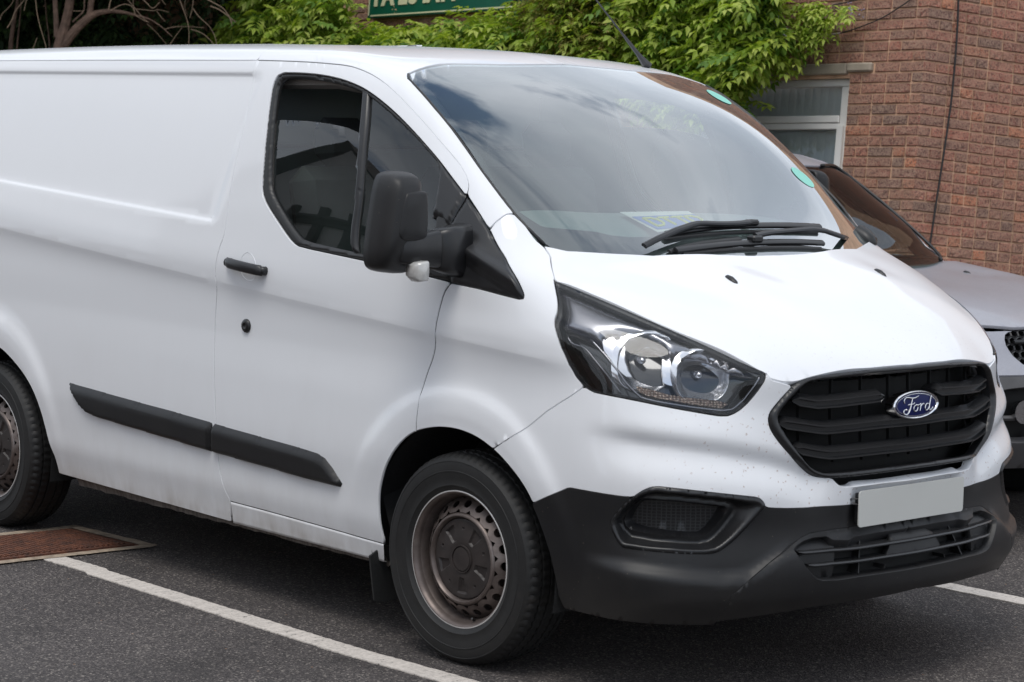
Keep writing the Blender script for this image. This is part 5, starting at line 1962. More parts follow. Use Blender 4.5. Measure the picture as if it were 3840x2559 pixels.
mb.tube([(-1.5, .73, 1.86), (-.95, .73, 1.865), (-.72, .72, 1.84), (-.56, .71, 1.80)], .045, 8).tube([(-1.5, -.73, 1.86), (-.95, -.73, 1.865), (-.72, -.72, 1.84), (-.56, -.71, 1.80)], .045, 8).tube([(-.70, -.70, 1.86), (-.66, 0, 1.895), (-.70, .70, 1.86)], .03, 8)
mb.build('headlining', M['liner2'], van)
for y, w_ in ((-.52, .50), (.28, .90)):
    mb = MB()
    mb.box((-.86, y, .86), (.50, w_, .16), bev=.06).box((-1.12, y, 1.22), (.14, w_, .66), rotm('Y', -.20), bev=.06)
    mb.build('seat', M['seatc'], van)
    for hy_ in ([y] if w_ < .6 else [y - .22, y + .22]):
        MB().box((-1.20, hy_, 1.63), (.10, .25, .18), rotm('Y', -.15), bev=.05).build('head_restraint', M['seatc'], van)
c = np.array([-.46, -.42, 1.27]); axw = np.array([-.55, 0, .83]); s1 = np.array([0, 1.0, 0]); s2 = np.cross(axw, s1)
MB().tube([c + .185 * (math.cos(a) * s1 + math.sin(a) * s2) for a in np.linspace(0, 2 * math.pi, 33)], .014, 8, False).tube([c + s1 * .18, c - axw * .02, c - s1 * .18], .018, 8).box(tuple(c - axw * .02), (.06, .14, .12), bev=.02).build('steering_wheel', M['cabin'], van)
# interior pillar trims and screen mirror
for sg in (-1, 1):
    MB().tube([(.02, sg * .79, 1.36), (-.20, sg * .755, 1.58), (-.52, sg * .715, 1.80)], [.035, .035, .035], 8).build('pillar_trim', M['cabin'], van)
# folded card on the dashboard
def at_z(p, z): return on_plane(*zws([p])[0], (0, 0, 1.391), (.10, 0, 1))


cardp = [at_z(p, 1.305) for p in ((245, 115), (745, 107), (935, 215), (520, 262))]
card = tag(mesh('dashboard_card', [tuple(p + np.array([0, 0, .012])) for p in cardp] + [tuple(p + np.array([0, 0, .010])) for p in cardp], [(0, 1, 2, 3), (7, 6, 5, 4), (0, 4, 5, 1), (1, 5, 6, 2), (2, 6, 7, 3), (3, 7, 4, 0)], simple('card_white', (.75, .76, .74), .5), None, False), 'white card with a blue band and yellow capitals lying on the van dashboard', 'card')
A_, B_, C_, D_ = [np.array(p) + np.array([0, 0, .014]) for p in cardp]


def on_card(u, v):
    return (A_ * (1 - u) + B_ * u) * (1 - v) + (D_ * (1 - u) + C_ * u) * v


mesh('card_band', [tuple(on_card(u, v)) for u, v in ((.02, .28), (.99, .26), (.97, .96), (.04, .93))], [(0, 1, 2, 3)], simple('card_blue', (.05, .16, .55), .5), card, False)
mb = MB()
lz = .004


def cstroke(pts, w=.010):
    P = [on_card(u, v) + np.array([0, 0, .002]) for u, v in pts]
    mb.tube(P, w / 2, 5)


x0 = .12
for ch in 'DTTD':
    w = .17
    if ch == 'D':
        cstroke([(x0, .42), (x0, .82)]); cstroke([(x0, .42), (x0 + w * .6, .43), (x0 + w, .54), (x0 + w, .70), (x0 + w * .6, .81), (x0, .82)])
    else:
        cstroke([(x0, .43), (x0 + w, .43)]); cstroke([(x0 + w * .5, .43), (x0 + w * .5, .82)])
    x0 += w + .045
mb.build('card_lettering', simple('card_yellow', (.62, .66, .05), .5), card)
pap = at(*zws([(-250, -60)])[0], z=1.32)
# ------------------------------------------------------------------ ground
def asphalt():
    m, nt, b = nodes('asphalt')
    t = N(nt, 'ShaderNodeTexCoord')
    v = N(nt, 'ShaderNodeTexVoronoi', {'Scale': 165.0})
    nt.links.new(t.outputs['Object'], v.inputs['Vector'])
    n = N(nt, 'ShaderNodeTexNoise', {'Scale': 1.3, 'Detail': 8, 'Roughness': .6})
    nt.links.new(t.outputs['Object'], n.inputs['Vector'])
    n2 = N(nt, 'ShaderNodeTexNoise', {'Scale': 420, 'Detail': 3})
    nt.links.new(t.outputs['Object'], n2.inputs['Vector'])
    pk = N(nt, 'ShaderNodeSeparateColor'); nt.links.new(v.outputs['Color'], pk.inputs[0])
    st = ramp(nt, pk.outputs[0], [(.0, (.036, .032, .031, 1)), (.55, (.070, .061, .059, 1)), (.90, (.125, .110, .103, 1)), (1.0, (.28, .25, .22, 1))])
    big = ramp(nt, n.outputs['Fac'], [(.28, g(.62)), (.45, g(.95)), (.72, g(1.2))])
    mul = N(nt, 'ShaderNodeMixRGB', {'Fac': 1.0}, blend_type='MULTIPLY')
    nt.links.new(st.outputs[0], mul.inputs[1]); nt.links.new(big.outputs[0], mul.inputs[2])
    # odd bright grit and leaf crumbs
    v2 = N(nt, 'ShaderNodeTexVoronoi', {'Scale': 17.0})
    nt.links.new(t.outputs['Object'], v2.inputs['Vector'])
    pk2 = N(nt, 'ShaderNodeSeparateColor'); nt.links.new(v2.outputs['Color'], pk2.inputs[0])
    gr_ = math2(nt, 'MULTIPLY', math2(nt, 'LESS_THAN', v2.outputs['Distance'], .07), math2(nt, 'GREATER_THAN', pk2.outputs[0], .72))
    c = mixc(nt, gr_, mul.outputs[0], (.26, .16, .10, 1))
    nt.links.new(c, b.inputs['Base Color'])
    b.inputs['Roughness'].default_value = .82
    b.inputs['Specular IOR Level'].default_value = .35
    add = math2(nt, 'ADD', v.outputs['Distance'], math2(nt, 'MULTIPLY', n2.outputs['Fac'], .5))
    bump(nt, b, add, .75, .004)
    return m


M['asphalt'] = asphalt()
gnd = mesh('ground', [(-60, -60, 0), (60, -60, 0), (60, 60, 0), (-60, 60, 0)], [(0, 1, 2, 3)], M['asphalt'], None, False)
tag(gnd, kind='structure')


def line_mat():
    m, nt, b = nodes('worn_road_paint')
    t = N(nt, 'ShaderNodeTexCoord')
    n = N(nt, 'ShaderNodeTexNoise', {'Scale': 90, 'Detail': 6, 'Roughness': .7})
    nt.links.new(t.outputs['Object'], n.inputs['Vector'])
    mp_ = N(nt, 'ShaderNodeMapping', {'Scale': (14, 2.5, 1), 'Rotation': (0, 0, .9)})
    nt.links.new(t.outputs['Object'], mp_.inputs[0])
    n2 = N(nt, 'ShaderNodeTexNoise', {'Scale': 3, 'Detail': 5, 'Distortion': 1.5})
    nt.links.new(mp_.outputs[0], n2.inputs['Vector'])
    k = math2(nt, 'ADD', n.outputs['Fac'], math2(nt, 'MULTIPLY', n2.outputs['Fac'], .5))
    r = ramp(nt, k, [(.54, (.08, .075, .07, 1)), (.62, (.50, .455, .41, 1)), (.88, (.68, .62, .56, 1))])
    nt.links.new(r.outputs[0], b.inputs['Base Color']); b.inputs['Roughness'].default_value = .75
    bump(nt, b, k, .5, .003)
    return m


M['line'] = line_mat()


def bay_line(pts, w, seed):
    rr = random.Random(seed)
    P = resample(pts, .02)
    L, Rr = [], []
    for p in P:
        L.append((p[0], p[1] + w / 2 + rr.uniform(-.003, .003), .0045)); Rr.append((p[0], p[1] - w / 2 + rr.uniform(-.003, .003), .0045))
    mb = MB().loft([[(x, y, .0005) for x, y, z in L], L, Rr, [(x, y, .0005) for x, y, z in Rr]], False)
    return tag(mb.build('bay_line', M['line'], None, False), kind='structure')


bay_line([(-2.19, -1.118), (-1.90, -1.108), (-1.86, -1.125), (-1.80, -1.125), (-.34, -1.130), (.18, -1.104), (1.4, -1.09)], .092, 1)
bay_line([(-4.2, 1.335), (-.015, 1.342), (.53, 1.358), (1.4, 1.36)], .100, 2)

# drain cover
dcov = empty('drain_cover', (-2.45, -1.3, 0))
tag(dcov, 'rusty rectangular drain cover in a concrete collar in the tarmac by the rear wheel', 'drain cover')
conc = simple('collar_mortar', (.34, .27, .20), .9, noise=.35, nscale=30, bmp=.6, bscale=80, bdist=.004)


def rust():
    m, nt, b = nodes('rusty_iron')
    t = N(nt, 'ShaderNodeTexCoord')
    n = N(nt, 'ShaderNodeTexNoise', {'Scale': 22, 'Detail': 8, 'Roughness': .7})
    nt.links.new(t.outputs['Object'], n.inputs['Vector'])
    r = ramp(nt, n.outputs['Fac'], [(.35, (.055, .026, .018, 1)), (.55, (.13, .048, .026, 1)), (.72, (.22, .085, .040, 1))])
    nt.links.new(r.outputs[0], b.inputs['Base Color']); b.inputs['Roughness'].default_value = .8
    bump(nt, b, n.outputs['Fac'], .4, .003)
    return m


M['rust'] = rust()
A4 = [(-2.725, -.695), (-2.155, -.652), (-2.235, -1.90), (-2.80, -1.94)]
off_ = np.array([-2.45, -1.3])
rr_ = random.Random(3)
o4 = resample(A4, .05, True); i4 = inset(A4, .050)
o4 = [(p[0] + rr_.uniform(-.006, .006), p[1] + rr_.uniform(-.006, .006)) for p in o4]
uv, F = cdt(o4, [i4], [], .05)
mesh('collar', [(a - off_[0], b_ - off_[1], .006) for a, b_ in uv], F, conc, dcov, False)
mesh('frame', [(a - off_[0], b_ - off_[1], .004) for a, b_ in i4], [(0, 1, 2, 3)], M['rust'], dcov, False)
i5 = inset(A4, .070)
mesh('plate', [(a - off_[0], b_ - off_[1], .009) for a, b_ in i5] + [(a - off_[0], b_ - off_[1], .0) for a, b_ in i5], [(0, 1, 2, 3), (0, 4, 5, 1), (1, 5, 6, 2), (2, 6, 7, 3), (3, 7, 4, 0)], M['rust'], dcov, False)
mb = MB()
i6 = np.array(inset(A4, .090))
for k in range(46):
    t = (k + .5) / 46
    a = i6[0] * (1 - t) + i6[3] * t; b_ = i6[1] * (1 - t) + i6[2] * t
    c_ = (a + b_) / 2 - off_; d_ = b_ - a; L = np.linalg.norm(d_)
    mb.box((c_[0], c_[1], .0115), (L, .012, .006), rotm('Z', math.atan2(d_[1], d_[0])))
tag(mb.build('rib', M['rust'], dcov, False), kind='stuff')

# ------------------------------------------------------------------ brick building, in a frame of its own (the car park slopes against it)
rB = -(-7623 * CB[0] + 753.5 * CB[1] + 8532 * CB[2]); rB /= np.linalg.norm(rB)
zB = .080 * CB[0] + .9968 * CB[1] - .0166 * CB[2]; zB -= rB * (zB @ rB); zB /= np.linalg.norm(zB)
yB = np.cross(zB, rB)
DEP = 16.37
pw = CAMP + ray(3170, 470)[1] * DEP
CORN = on_plane(3469, 201, pw, yB)
BM = Matrix.Identity(4)
for i in range(3):
    BM[i][0], BM[i][1], BM[i][2], BM[i][3] = rB[i], yB[i], zB[i], CORN[i]
bld = empty('brick_building')
bld.matrix_world = BM
tag(bld, 'red brick building with a white framed window behind the parked cars', 'building')
BR = np.array([rB, yB, zB])


def bl(p, y=0.0):
    """photograph pixel -> building coordinates on the wall plane (offset y into the wall)"""
    q = on_plane(p[0], p[1], CORN + yB * y, yB)
    return (q - CORN) @ BR.T


bdir = np.array([2.0 * 1, -.144, 1.0]); bdir = bdir[0] * CB[0] + bdir[1] * CB[1] + bdir[2] * CB[2]
bdir = bdir - zB * (bdir @ zB); bdir /= np.linalg.norm(bdir)
bB = bdir @ BR.T                                     # in building frame
nB = np.cross([0, 0, 1.0], bB)                       # into the wall


def blB(p):
    q = on_plane(p[0], p[1], CORN, nB @ BR)
    l = (q - CORN) @ BR.T
    return l @ bB, l[2]


def brick_mat():
    m, nt, b = nodes('rustic_brick')
    t = N(nt, 'ShaderNodeTexCoord'); oi = N(nt, 'ShaderNodeObjectInfo'); ge = N(nt, 'ShaderNodeNewGeometry')
    rnd = math2(nt, 'FRACT', math2(nt, 'ADD', oi.outputs['Random'], ge.outputs['Random Per Island']))
    col = ramp(nt, rnd, [(.0, (.24, .070, .055, 1)), (.2, (.42, .115, .080, 1)), (.4, (.33, .13, .095, 1)), (.55, (.15, .070, .065, 1)), (.70, (.36, .12, .085, 1)), (.85, (.22, .085, .07, 1)), (1.0, (.62, .18, .08, 1))])
    mp_ = N(nt, 'ShaderNodeMapping', {'Scale': (1, 1, 1)})
    nt.links.new(ge.outputs['Position'], mp_.inputs[0])
    # dragged-wire texture: pale sandy creases over the face
    w1 = N(nt, 'ShaderNodeTexNoise', {'Scale': 26, 'Detail': 5, 'Roughness': .7, 'Distortion': 2.2})
    nt.links.new(mp_.outputs[0], w1.inputs['Vector'])
    n2 = N(nt, 'ShaderNodeTexNoise', {'Scale': 95, 'Detail': 3, 'Distortion': 1.0})
    nt.links.new(mp_.outputs[0], n2.inputs['Vector'])
    k = math2(nt, 'ABSOLUTE', math2(nt, 'SUBTRACT', w1.outputs['Fac'], .5))
    cre = ramp(nt, k, [(.0, g(1)), (.035, g(.55)), (.09, g(0))])
    fine = ramp(nt, n2.outputs['Fac'], [(.46, g(0)), (.60, g(1))])
    mk = math2(nt, 'MAXIMUM', math2(nt, 'MULTIPLY', cre.outputs[0], .6), math2(nt, 'MULTIPLY', fine.outputs[0], .5))
    c = mixc(nt, mk, col.outputs[0], (.66, .47, .33, 1))
    w3 = N(nt, 'ShaderNodeTexNoise', {'Scale': 60, 'Detail': 2})
    nt.links.new(mp_.outputs[0], w3.inputs['Vector'])
    dk = ramp(nt, w3.outputs['Fac'], [(.52, g(0)), (.64, g(.6))])
    c = mixc(nt, dk.outputs[0], c, (.085, .045, .040, 1))
    nt.links.new(c, b.inputs['Base Color']); b.inputs['Roughness'].default_value = .9
    h = math2(nt, 'ADD', cre.outputs[0], n2.outputs['Fac'])
    bump(nt, b, h, .6, .008)
    return m


M['brick'] = brick_mat()
M['mortar'] = simple('sandy_mortar', (.64, .40, .26), .95, noise=.22, nscale=8, bmp=.5, bscale=60, bdist=.006)
M['brickplain'] = M['brick']
# window opening on face A
wx1 = bl((3183, 300))[0]; 
def zz(p): return bl(p)[2]
CR = .075
# lintel and window levels from the photograph
lt0 = zz((3180, 236)); lt1 = zz((3180, 274))
wt = zz((3183, 292))
wr = bl(Z(2700, 180, 600 / 1809, [(1458, 335)])[0])[0]
wl = bl(Z(2700, 180, 600 / 1809, [(-700, 335)])[0])[0]
wb = wt - 1.95
# mortar core of the walls
mb = MB()
T = .012
mb.add([(wr, T, wb), (-.003, T, wb), (-.003, T, wt + 4.6), (wr, T, wt + 4.6)], [(0, 1, 2, 3)])
mb.add([(-16, T, wt), (wr, T, wt), (wr, T, wt + 4.6), (-16, T, wt + 4.6)], [(0, 1, 2, 3)])
mb.add([(-16, T, -5.5), (0.02, T, -5.5), (0.02, T, wb), (-16, T, wb)], [(0, 1, 2, 3)])
mb.add([(-16, T, wb), (wl, T, wb), (wl, T, wt), (-16, T, wt)], [(0, 1, 2, 3)])
for x in (wl, wr): mb.add([(x, T, wb), (x, .12, wb), (x, .12, wt), (x, T, wt)], [(0, 1, 2, 3)])
mb.add([(wl, T, wt), (wr, T, wt), (wr, .12, wt), (wl, .12, wt)], [(0, 1, 2, 3)])
oB = nB * T
Lb = 6.5
mb.add([tuple(oB + np.array([0, 0, -5.5])), tuple(oB + bB * Lb + np.array([0, 0, -5.5])), tuple(oB + bB * Lb + np.array([0, 0, wt + 4.6])), tuple(oB + np.array([0, 0, wt + 4.6]))], [(0, 1, 2, 3)])
mb.add([(-16, T + 5, -5.5), (6, T + 5, -5.5), (6, T + 5, wt + 4.6), (-16, T + 5, wt + 4.6)], [(0, 1, 2, 3)])
mb.build('wall', M['mortar'], bld, False)


def brick_proto(L, H=.065, D=.10, seed=0):
    rr = random.Random(seed)
    V = []
    b_ = .006
    xs = [0, b_, L * .33, L * .66, L - b_, L]
    zs = [0, b_, H / 2, H - b_, H]
    for j, z in enumerate(zs):
        for i, x in enumerate(xs):
            e = (i in (0, len(xs) - 1)) + (j in (0, len(zs) - 1))
            V.append((x + (rr.uniform(-.002, .002)), (.009 if e else 0) + (rr.uniform(-.004, .002) if not e else rr.uniform(0, .003)), z + rr.uniform(-.0015, .0015)))
    F = []
    n = len(xs)
    for j in range(len(zs) - 1):
        for i in range(n - 1):
            F.append((j * n + i, j * n + i + 1, (j + 1) * n + i + 1, (j + 1) * n + i))
    return V, F


PROT = {}
for kind, L in (('stretcher', .215), ('header', .1025)):
    for s_ in range(4):
        V, F = brick_proto(L, seed=s_ + (10 if kind == 'header' else 0))
        me = bpy.data.meshes.new('brick'); me.from_pydata(V, [], F); me.materials.append(M['brick']); me.update()
        PROT[(kind, s_)] = (me, V, F)


def pix(l):
    return project(CORN + np.asarray(l) @ BR)


rb = random.Random(11)
cands, rest = [], MB()
zbase = lt0 - CR * 200


def put(kind, s_, org, ax, sx=1.0):
    """org: building coords of the lower left face corner; ax: 'A' or 'B'"""
    c_ = np.array(org) + (np.array([1., 0, 0]) if ax == 'A' else bB) * .08 + np.array([0, 0, .03])
    p = pix(c_)
    seen = 2760 < p[0] < 3880 and -60 < p[1] < 1180
    cands.append((seen, p[0], p[1], kind, s_, org, ax, sx))


ncourse = int((wt + 4.4 + 4.5) / CR)
for r_ in range(ncourse):
    z = -4.5 + CR * r_ + (lt1 - (-4.5 + CR * round((lt1 + 4.5) / CR)))
    # face A
    first = True
    x = -.001
    while x > -11.0:
        if first and r_ % 2:
            L, kd = .1025, 'header'
        else:
            L, kd = (.215, 'stretcher') if rb.random() < .72 else (.1025, 'header')
        first = False
        x0 = x - L
        hit_win = (x0 < wr + .0 and x > wl and wb - .03 < z + .03 < wt)
        hit_lin = (x0 < wr + .20 and x > wl - .2 and lt1 - .01 < z + .03 < lt0 + .01)
        if not hit_win and not hit_lin:
            put(kd, rb.randrange(4), (x0, 0, z), 'A')
        elif hit_win and x > wr + .02:
            put('header', rb.randrange(4), (wr + .006, 0, z), 'A', (x - wr - .006) / .1025)
        x = x0 - .010
    t = .001
    while t < 4.2:
        L, kd = (.1025, 'header') if (rb.random() < .8 and t > .01) or (t < .01 and not r_ % 2) else (.215, 'stretcher')
        put(kd, rb.randrange(4), tuple(bB * t + np.array([0, 0, z])), 'B')
        t += L + .010
vis = [c_ for c_ in cands if c_[0]]
vis.sort(key=lambda c_: -c_[1] + .0 * c_[2])
# the bricks that show in the gap between cars, foliage and frame edge
vis = [c_ for c_ in vis if c_[2] > -30 and c_[1] > 3000 and (c_[2] < 560 + (c_[1] - 3140) * .75 or False)]
vis = vis[:296]
visk = set((c_[5], c_[6]) for c_ in vis)
angB = math.atan2(bB[1], bB[0])
for seen, px_, py_, kd, s_, org, ax, sx in cands:
    jit = rb.uniform(-.003, .002)
    if (org, ax) in visk:
        o = bpy.data.objects.new('brick', PROT[(kd, s_)][0]); COL.objects.link(o); o.parent = bld
        n_ = np.array([0, 1., 0]) if ax == 'A' else nB
        o.location = tuple(np.array(org) + n_ * jit); o.scale = (sx, 1, 1)
        o.rotation_euler = (0, 0, 0 if ax == 'A' else angB)
    else:
        V, F = PROT[(kd, s_)][1:]
        p0 = pix(org)
        if p0[0] < 1300 or p0[0] > 4600 or p0[1] > 1300 or p0[1] < -2300: continue
        if ax == 'A': VV = [(org[0] + x * sx, y + jit, org[2] + z) for x, y, z in V]
        else: VV = [tuple(np.array(org) + bB * x + nB * (y + jit) + np.array([0, 0, z])) for x, y, z in V]
        rest.add(VV, F)
tag(rest.build('brickwork', M['brick'], bld, False), kind='stuff')
print('bricks', len(vis), len(cands))

# lintel of two stones, frame, panes, blinds
M['stone'] = simple('weathered_stone', (.36, .30, .235), .9, noise=.18, nscale=6, bmp=.4, bscale=70, bdist=.004)
lx = bl(Z(2700, 180, 600 / 1809, [(1448, 200)])[0])[0]
MB().box(((wl - .2 + lx) / 2, .03, (lt0 + lt1) / 2 - .008), (lx - wl + .2, .11, lt0 - lt1 + .006), bev=.008).build('lintel', M['stone'], bld)
MB().box((lx + .115, .028, (lt0 + lt1) / 2), (.225, .11, lt0 - lt1 - .008), bev=.012).build('lintel', M['stone'], bld)
M['upvc'] = simple('white_upvc', (.74, .72, .69), .35, noise=.03, nscale=4)
yf = .045


def zwn(p): return bl(Z(2700, 180, 600 / 1809, [p])[0], yf)


win = empty('window', parent=bld)
fr0 = zwn((1458, 335)); gt = zwn((1345, 452)); gb_ = zwn((1330, 748)); tr0 = zwn((1410, 848)); gt2 = zwn((1385, 920))
rx_ = wr - .004
gx = zwn((1340, 600))[0]; gx2 = zwn((1372, 1200))[0]
ml = zwn((155, 560))[0]


def bar(x0, x1, z0, z1, y0=.0, y1=.07, par=win, nm='frame', mat=None, bev=.006):
    return MB().box(((x0 + x1) / 2, yf + (y0 + y1) / 2, (z0 + z1) / 2), (x1 - x0, y1 - y0, z1 - z0), bev=bev).build(nm, mat or M['upvc'], par)


zt = fr0[2] - .006
bar(wl, rx_, gt[2] + .012, zt, .012)                         # head
bar(wl, rx_, zt - .004, wt + .02, -.012, .05, mat=M['stone'], nm='soffit_board')
bar(gx + .012, rx_, wb, gt[2] + .010, .012)                  # right jamb
bar(gx2, gx + .010, wb, gt2[2] - .002, .020)
bar(ml, gx + .010, tr0[2] + .002, gb_[2] - .010, .004)       # sash bottom rail
bar(ml, gx + .010, gt2[2], tr0[2], .012)                     # transom
bar(ml - .07, ml - .004, wb, gt[2] + .010, .012)             # mullion
bar(ml, ml + .012, gb_[2] - .010, gt[2] + .012, .02); 
bar(wl, ml - .07, gt2[2], tr0[2], .012)
M['winglass'] = glassy('window_glass', (.88, .91, .91), 1.1)
for (a0, a1, b0, b1) in ((ml + .005, gx + .008, gb_[2] - .006, gt[2] + .008), (ml, gx2 + .004, wb, gt2[2]), (wl, ml - .07, gt2[2] + .05, gt[2] + .01), (wl, ml - .07, wb, gt2[2])):
    mesh('pane', [(a0, yf + .045, b0), (a1, yf + .045, b0), (a1, yf + .045, b1), (a0, yf + .045, b1)], [(0, 1, 2, 3)], M['winglass'], win, False)
blind = simple('blind_fabric', (.80, .86, .86), .8)
bme = None
x = gx + .02
k = 0
while x > wl + .03:
    bm_ = MB()
    a = math.radians(56)
    dx, dy = .050 * math.cos(a), .050 * math.sin(a)
    bm_.loft([[(-dx, -dy, wb - wt + .02), (0, 0.016, wb - wt + .02), (dx, dy, wb - wt + .02)], [(-dx, -dy, .03), (0, 0.016, .03), (dx, dy, .03)]], False)
    if bme is None:
        o = bm_.build('blind_slat', blind, win); bme = o.data
    else:
        o = bpy.data.objects.new('blind_slat', bme); COL.objects.link(o); o.parent = win
    o.location = (x, yf + .115, wt - .03); o.rotation_euler = (0, 0, R.uniform(-.06, .06))
    x -= .0765; k += 1
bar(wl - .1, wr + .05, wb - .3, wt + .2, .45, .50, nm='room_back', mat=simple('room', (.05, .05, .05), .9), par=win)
MB().box(((wl + wr) / 2, .02, wb - .04), (wr - wl + .2, .20, .08), bev=.01).build('sill', M['stone'], bld)

# cables on the wall
cab_m = simple('cable_black', (.02, .018, .018), .6)


def zw1(p): return Z(2740, 0, 1100 / 2353, [p])[0]


pts = [bl(zw1(p), -.02) for p in ((385, 280), (480, 293), (620, 296), (760, 285), (880, 268))]
pts2 = [bl(zw1(p), -.02) for p in ((880, 268), (980, 240), (1100, 195), (1220, 145), (1330, 75), (1400, 30), (1465, -20))]
wc = empty('wall_cable'); wc.matrix_world = BM; tag(wc, 'thin cable sagging across the brick wall above the window, pale at one end', 'cable')
MB().tube(chaikin(pts, 2), .006, 6).build('sleeve', simple('cable_pale', (.40, .36, .36), .6), wc)
MB().tube(chaikin(pts2, 2), .0045, 6).build('cable', cab_m, wc)
o = MB().tube(chaikin([bl(zw1(p), -.015) for p in ((360, 88), (600, 72), (760, 55), (880, 30), (1010, 2), (1060, -10))], 2), .0045, 6).build('upper_cable', cab_m, None)
o.matrix_world = BM; tag(o, 'thin dark cable running up through the creeper near the top of the wall', 'cable')


def hangB(pp):
    out = []
    for p in pp:
        l = bl(zw1(p), 0)
        tt, z = blB(zw1(p))
        q = (bB * tt + np.array([0, 0, z]) - nB * .03) if tt > 0 else (l + np.array([0, -.03, 0]))
        out.append(q)
    return out


hb2 = hangB([(1806, -40), (1805, 30), (1800, 180), (1790, 350), (1778, 520), (1762, 680), (1745, 850), (1725, 980), (1712, 1080), (1700, 1155), (1660, 1420), (1625, 1640), (1595, 1850), (1570, 2000)])
o = MB().tube(chaikin(hb2, 1), .0075, 6).build('hanging_cable', cab_m, None)
o.matrix_world = BM; tag(o, 'dark cable hanging down the brick corner beside the window', 'cable')

# green sign board
sg = empty('sign_board'); sg.matrix_world = BM
tag(sg, 'dark green sign board with cream capitals and a cream border above the creeper', 'sign')


def zs(p, y=-.10): return bl(Z(1300, 0, .34, [p])[0], y)


s0 = zs((222, 205)); s1 = zs((2350, 85))
sx0, sz0 = s0[0], s0[2]
gm_ = simple('sign_green', (.004, .085, .050), .35, noise=.08, nscale=3)
cream = simple('sign_cream', (.62, .60, .38), .5)
LS = 3.3
MB().box((sx0 + LS / 2, -.08, sz0 + .35), (LS, .03, .70), bev=.004).build('board', gm_, sg)
q0 = zs((240, 186)); bz = q0[2]
MB().box((sx0 + LS / 2, -.098, bz + .006), (LS - .10, .006, .012)).build('border', cream, sg, False)
bxx = zs((246, 60))[0]
MB().box((bxx, -.098, bz + .30), (.012, .006, .58)).build('border', cream, sg, False)
base_z = zs((325, 60))[2]
txs = [(300, 'F'), (392, 'A'), (566, 'L'), (682, 'S'), (800, 'T'), (885, 'A'), (1035, 'F'), (1150, 'F')]
for k, (px_, ch) in enumerate(txs):
    fc = bpy.data.curves.new('letter', 'FONT')
    fc.body = ch; fc.size = .235; fc.extrude = .004; fc.offset = .013
    tmp = bpy.data.objects.new('tmp', fc)
    lme = bpy.data.meshes.new_from_object(tmp); bpy.data.objects.remove(tmp)
    lme.materials.clear(); lme.materials.append(cream)
    o = bpy.data.objects.new('letter', lme); COL.objects.link(o); o.parent = sg
    o.location = (zs((px_, 55))[0], -.099, base_z + .002)
    o.rotation_euler = (math.pi / 2, 0, 0)
MB().box((sx0 + .9, -.03, sz0 + .3), (.05, .08, .05)).build('bracket', cab_m, sg, False)

# ------------------------------------------------------------------ creeper, shrubs and garden trees
def leaf_mat(name, c0, c1, c2, tr=.25):
    m, nt, b = nodes(name)
    ge = N(nt, 'ShaderNodeNewGeometry')
    r = ramp(nt, ge.outputs['Random Per Island'], [(.0, c0), (.5, c1), (1.0, c2)])
    nt.links.new(r.outputs[0], b.inputs['Base Color'])
    b.inputs['Roughness'].default_value = .5
    b.inputs['Specular IOR Level'].default_value = .35
    td = N(nt, 'ShaderNodeBsdfTranslucent')
    mxc = N(nt, 'ShaderNodeMixRGB', {'Fac': 1.0, 2: (.9, 1.0, .35, 1)}, blend_type='MULTIPLY')
    nt.links.new(r.outputs[0], mxc.inputs[1]); nt.links.new(mxc.outputs[0], td.inputs[0])
    mx = N(nt, 'ShaderNodeMixShader', {'Fac': tr})
    out = nt.nodes['Material Output']
    nt.links.new(b.outputs[0], mx.inputs[1]); nt.links.new(td.outputs[0], mx.inputs[2]); nt.links.new(mx.outputs[0], out.inputs[0])
    return m


class Leaves:
    def __init__(s):
        s.V, s.F, s.n = [], [], 0

    def leaf(s, p, d, up, L, W, fold=.25):
        """one leaflet: base p, direction d, normal-ish up"""
        d = d / (np.linalg.norm(d) + 1e-9)
        sd = np.cross(d, up); sd /= np.linalg.norm(sd) + 1e-9
        nn = np.cross(sd, d)
        a = p; m1 = p + d * L * .45; tip = p + d * L - nn * L * .12
        s.V += [a, m1 + sd * W / 2 + nn * W * fold, tip, m1 - sd * W / 2 + nn * W * fold, m1]
        n = s.n
        s.F += [(n, n + 1, n + 4), (n + 1, n + 2, n + 4), (n, n + 4, n + 3), (n + 4, n + 2, n + 3)]
        s.n += 5

    def spray(s, p, d, rnd, L=.30, n=5, l=.075, w=.028, droop=.5):
        """pinnate leaf with pairs of leaflets"""
        d = d / np.linalg.norm(d)
        up = np.array([0, 0, 1.0]) + np.array([rnd.uniform(-.5, .5) for _ in range(3)])
        pos = np.array(p, float)
        for k in range(n):
            t = (k + .6) / n
            d = d + np.array([0, 0, -droop / n]); d /= np.linalg.norm(d)
            pos = pos + d * L / n
            sd = np.cross(d, up); sd /= np.linalg.norm(sd) + 1e-9
            ll = l * (.75 + .5 * math.sin(math.pi * t)) * rnd.uniform(.85, 1.15)
            for sg_ in (1, -1):
                dd = sd * sg_ + d * .75 + np.array([0, 0, rnd.uniform(-.45, .05)])
                s.leaf(pos, dd, up, ll, w * rnd.uniform(.8, 1.2))
        s.leaf(pos, d, up, l, w)

    def build(s, name, mat, parent=None, M4=None):
        V = np.array(s.V)
        if M4 is not None:
            V = V
        me = bpy.data.meshes.new(name)
        me.vertices.add(len(V)); me.vertices.foreach_set('co', V.astype(np.float32).ravel())
        F = np.array(s.F, np.int32)
        me.loops.add(F.size); me.loops.foreach_set('vertex_index', F.ravel())
        me.polygons.add(len(F)); me.polygons.foreach_set('loop_start', np.arange(0, F.size, 3, dtype=np.int32))
        me.update(calc_edges=True); me.validate()
        me.materials.append(mat)
        o = bpy.data.objects.new(name, me); COL.objects.link(o); o.parent = parent
        return o


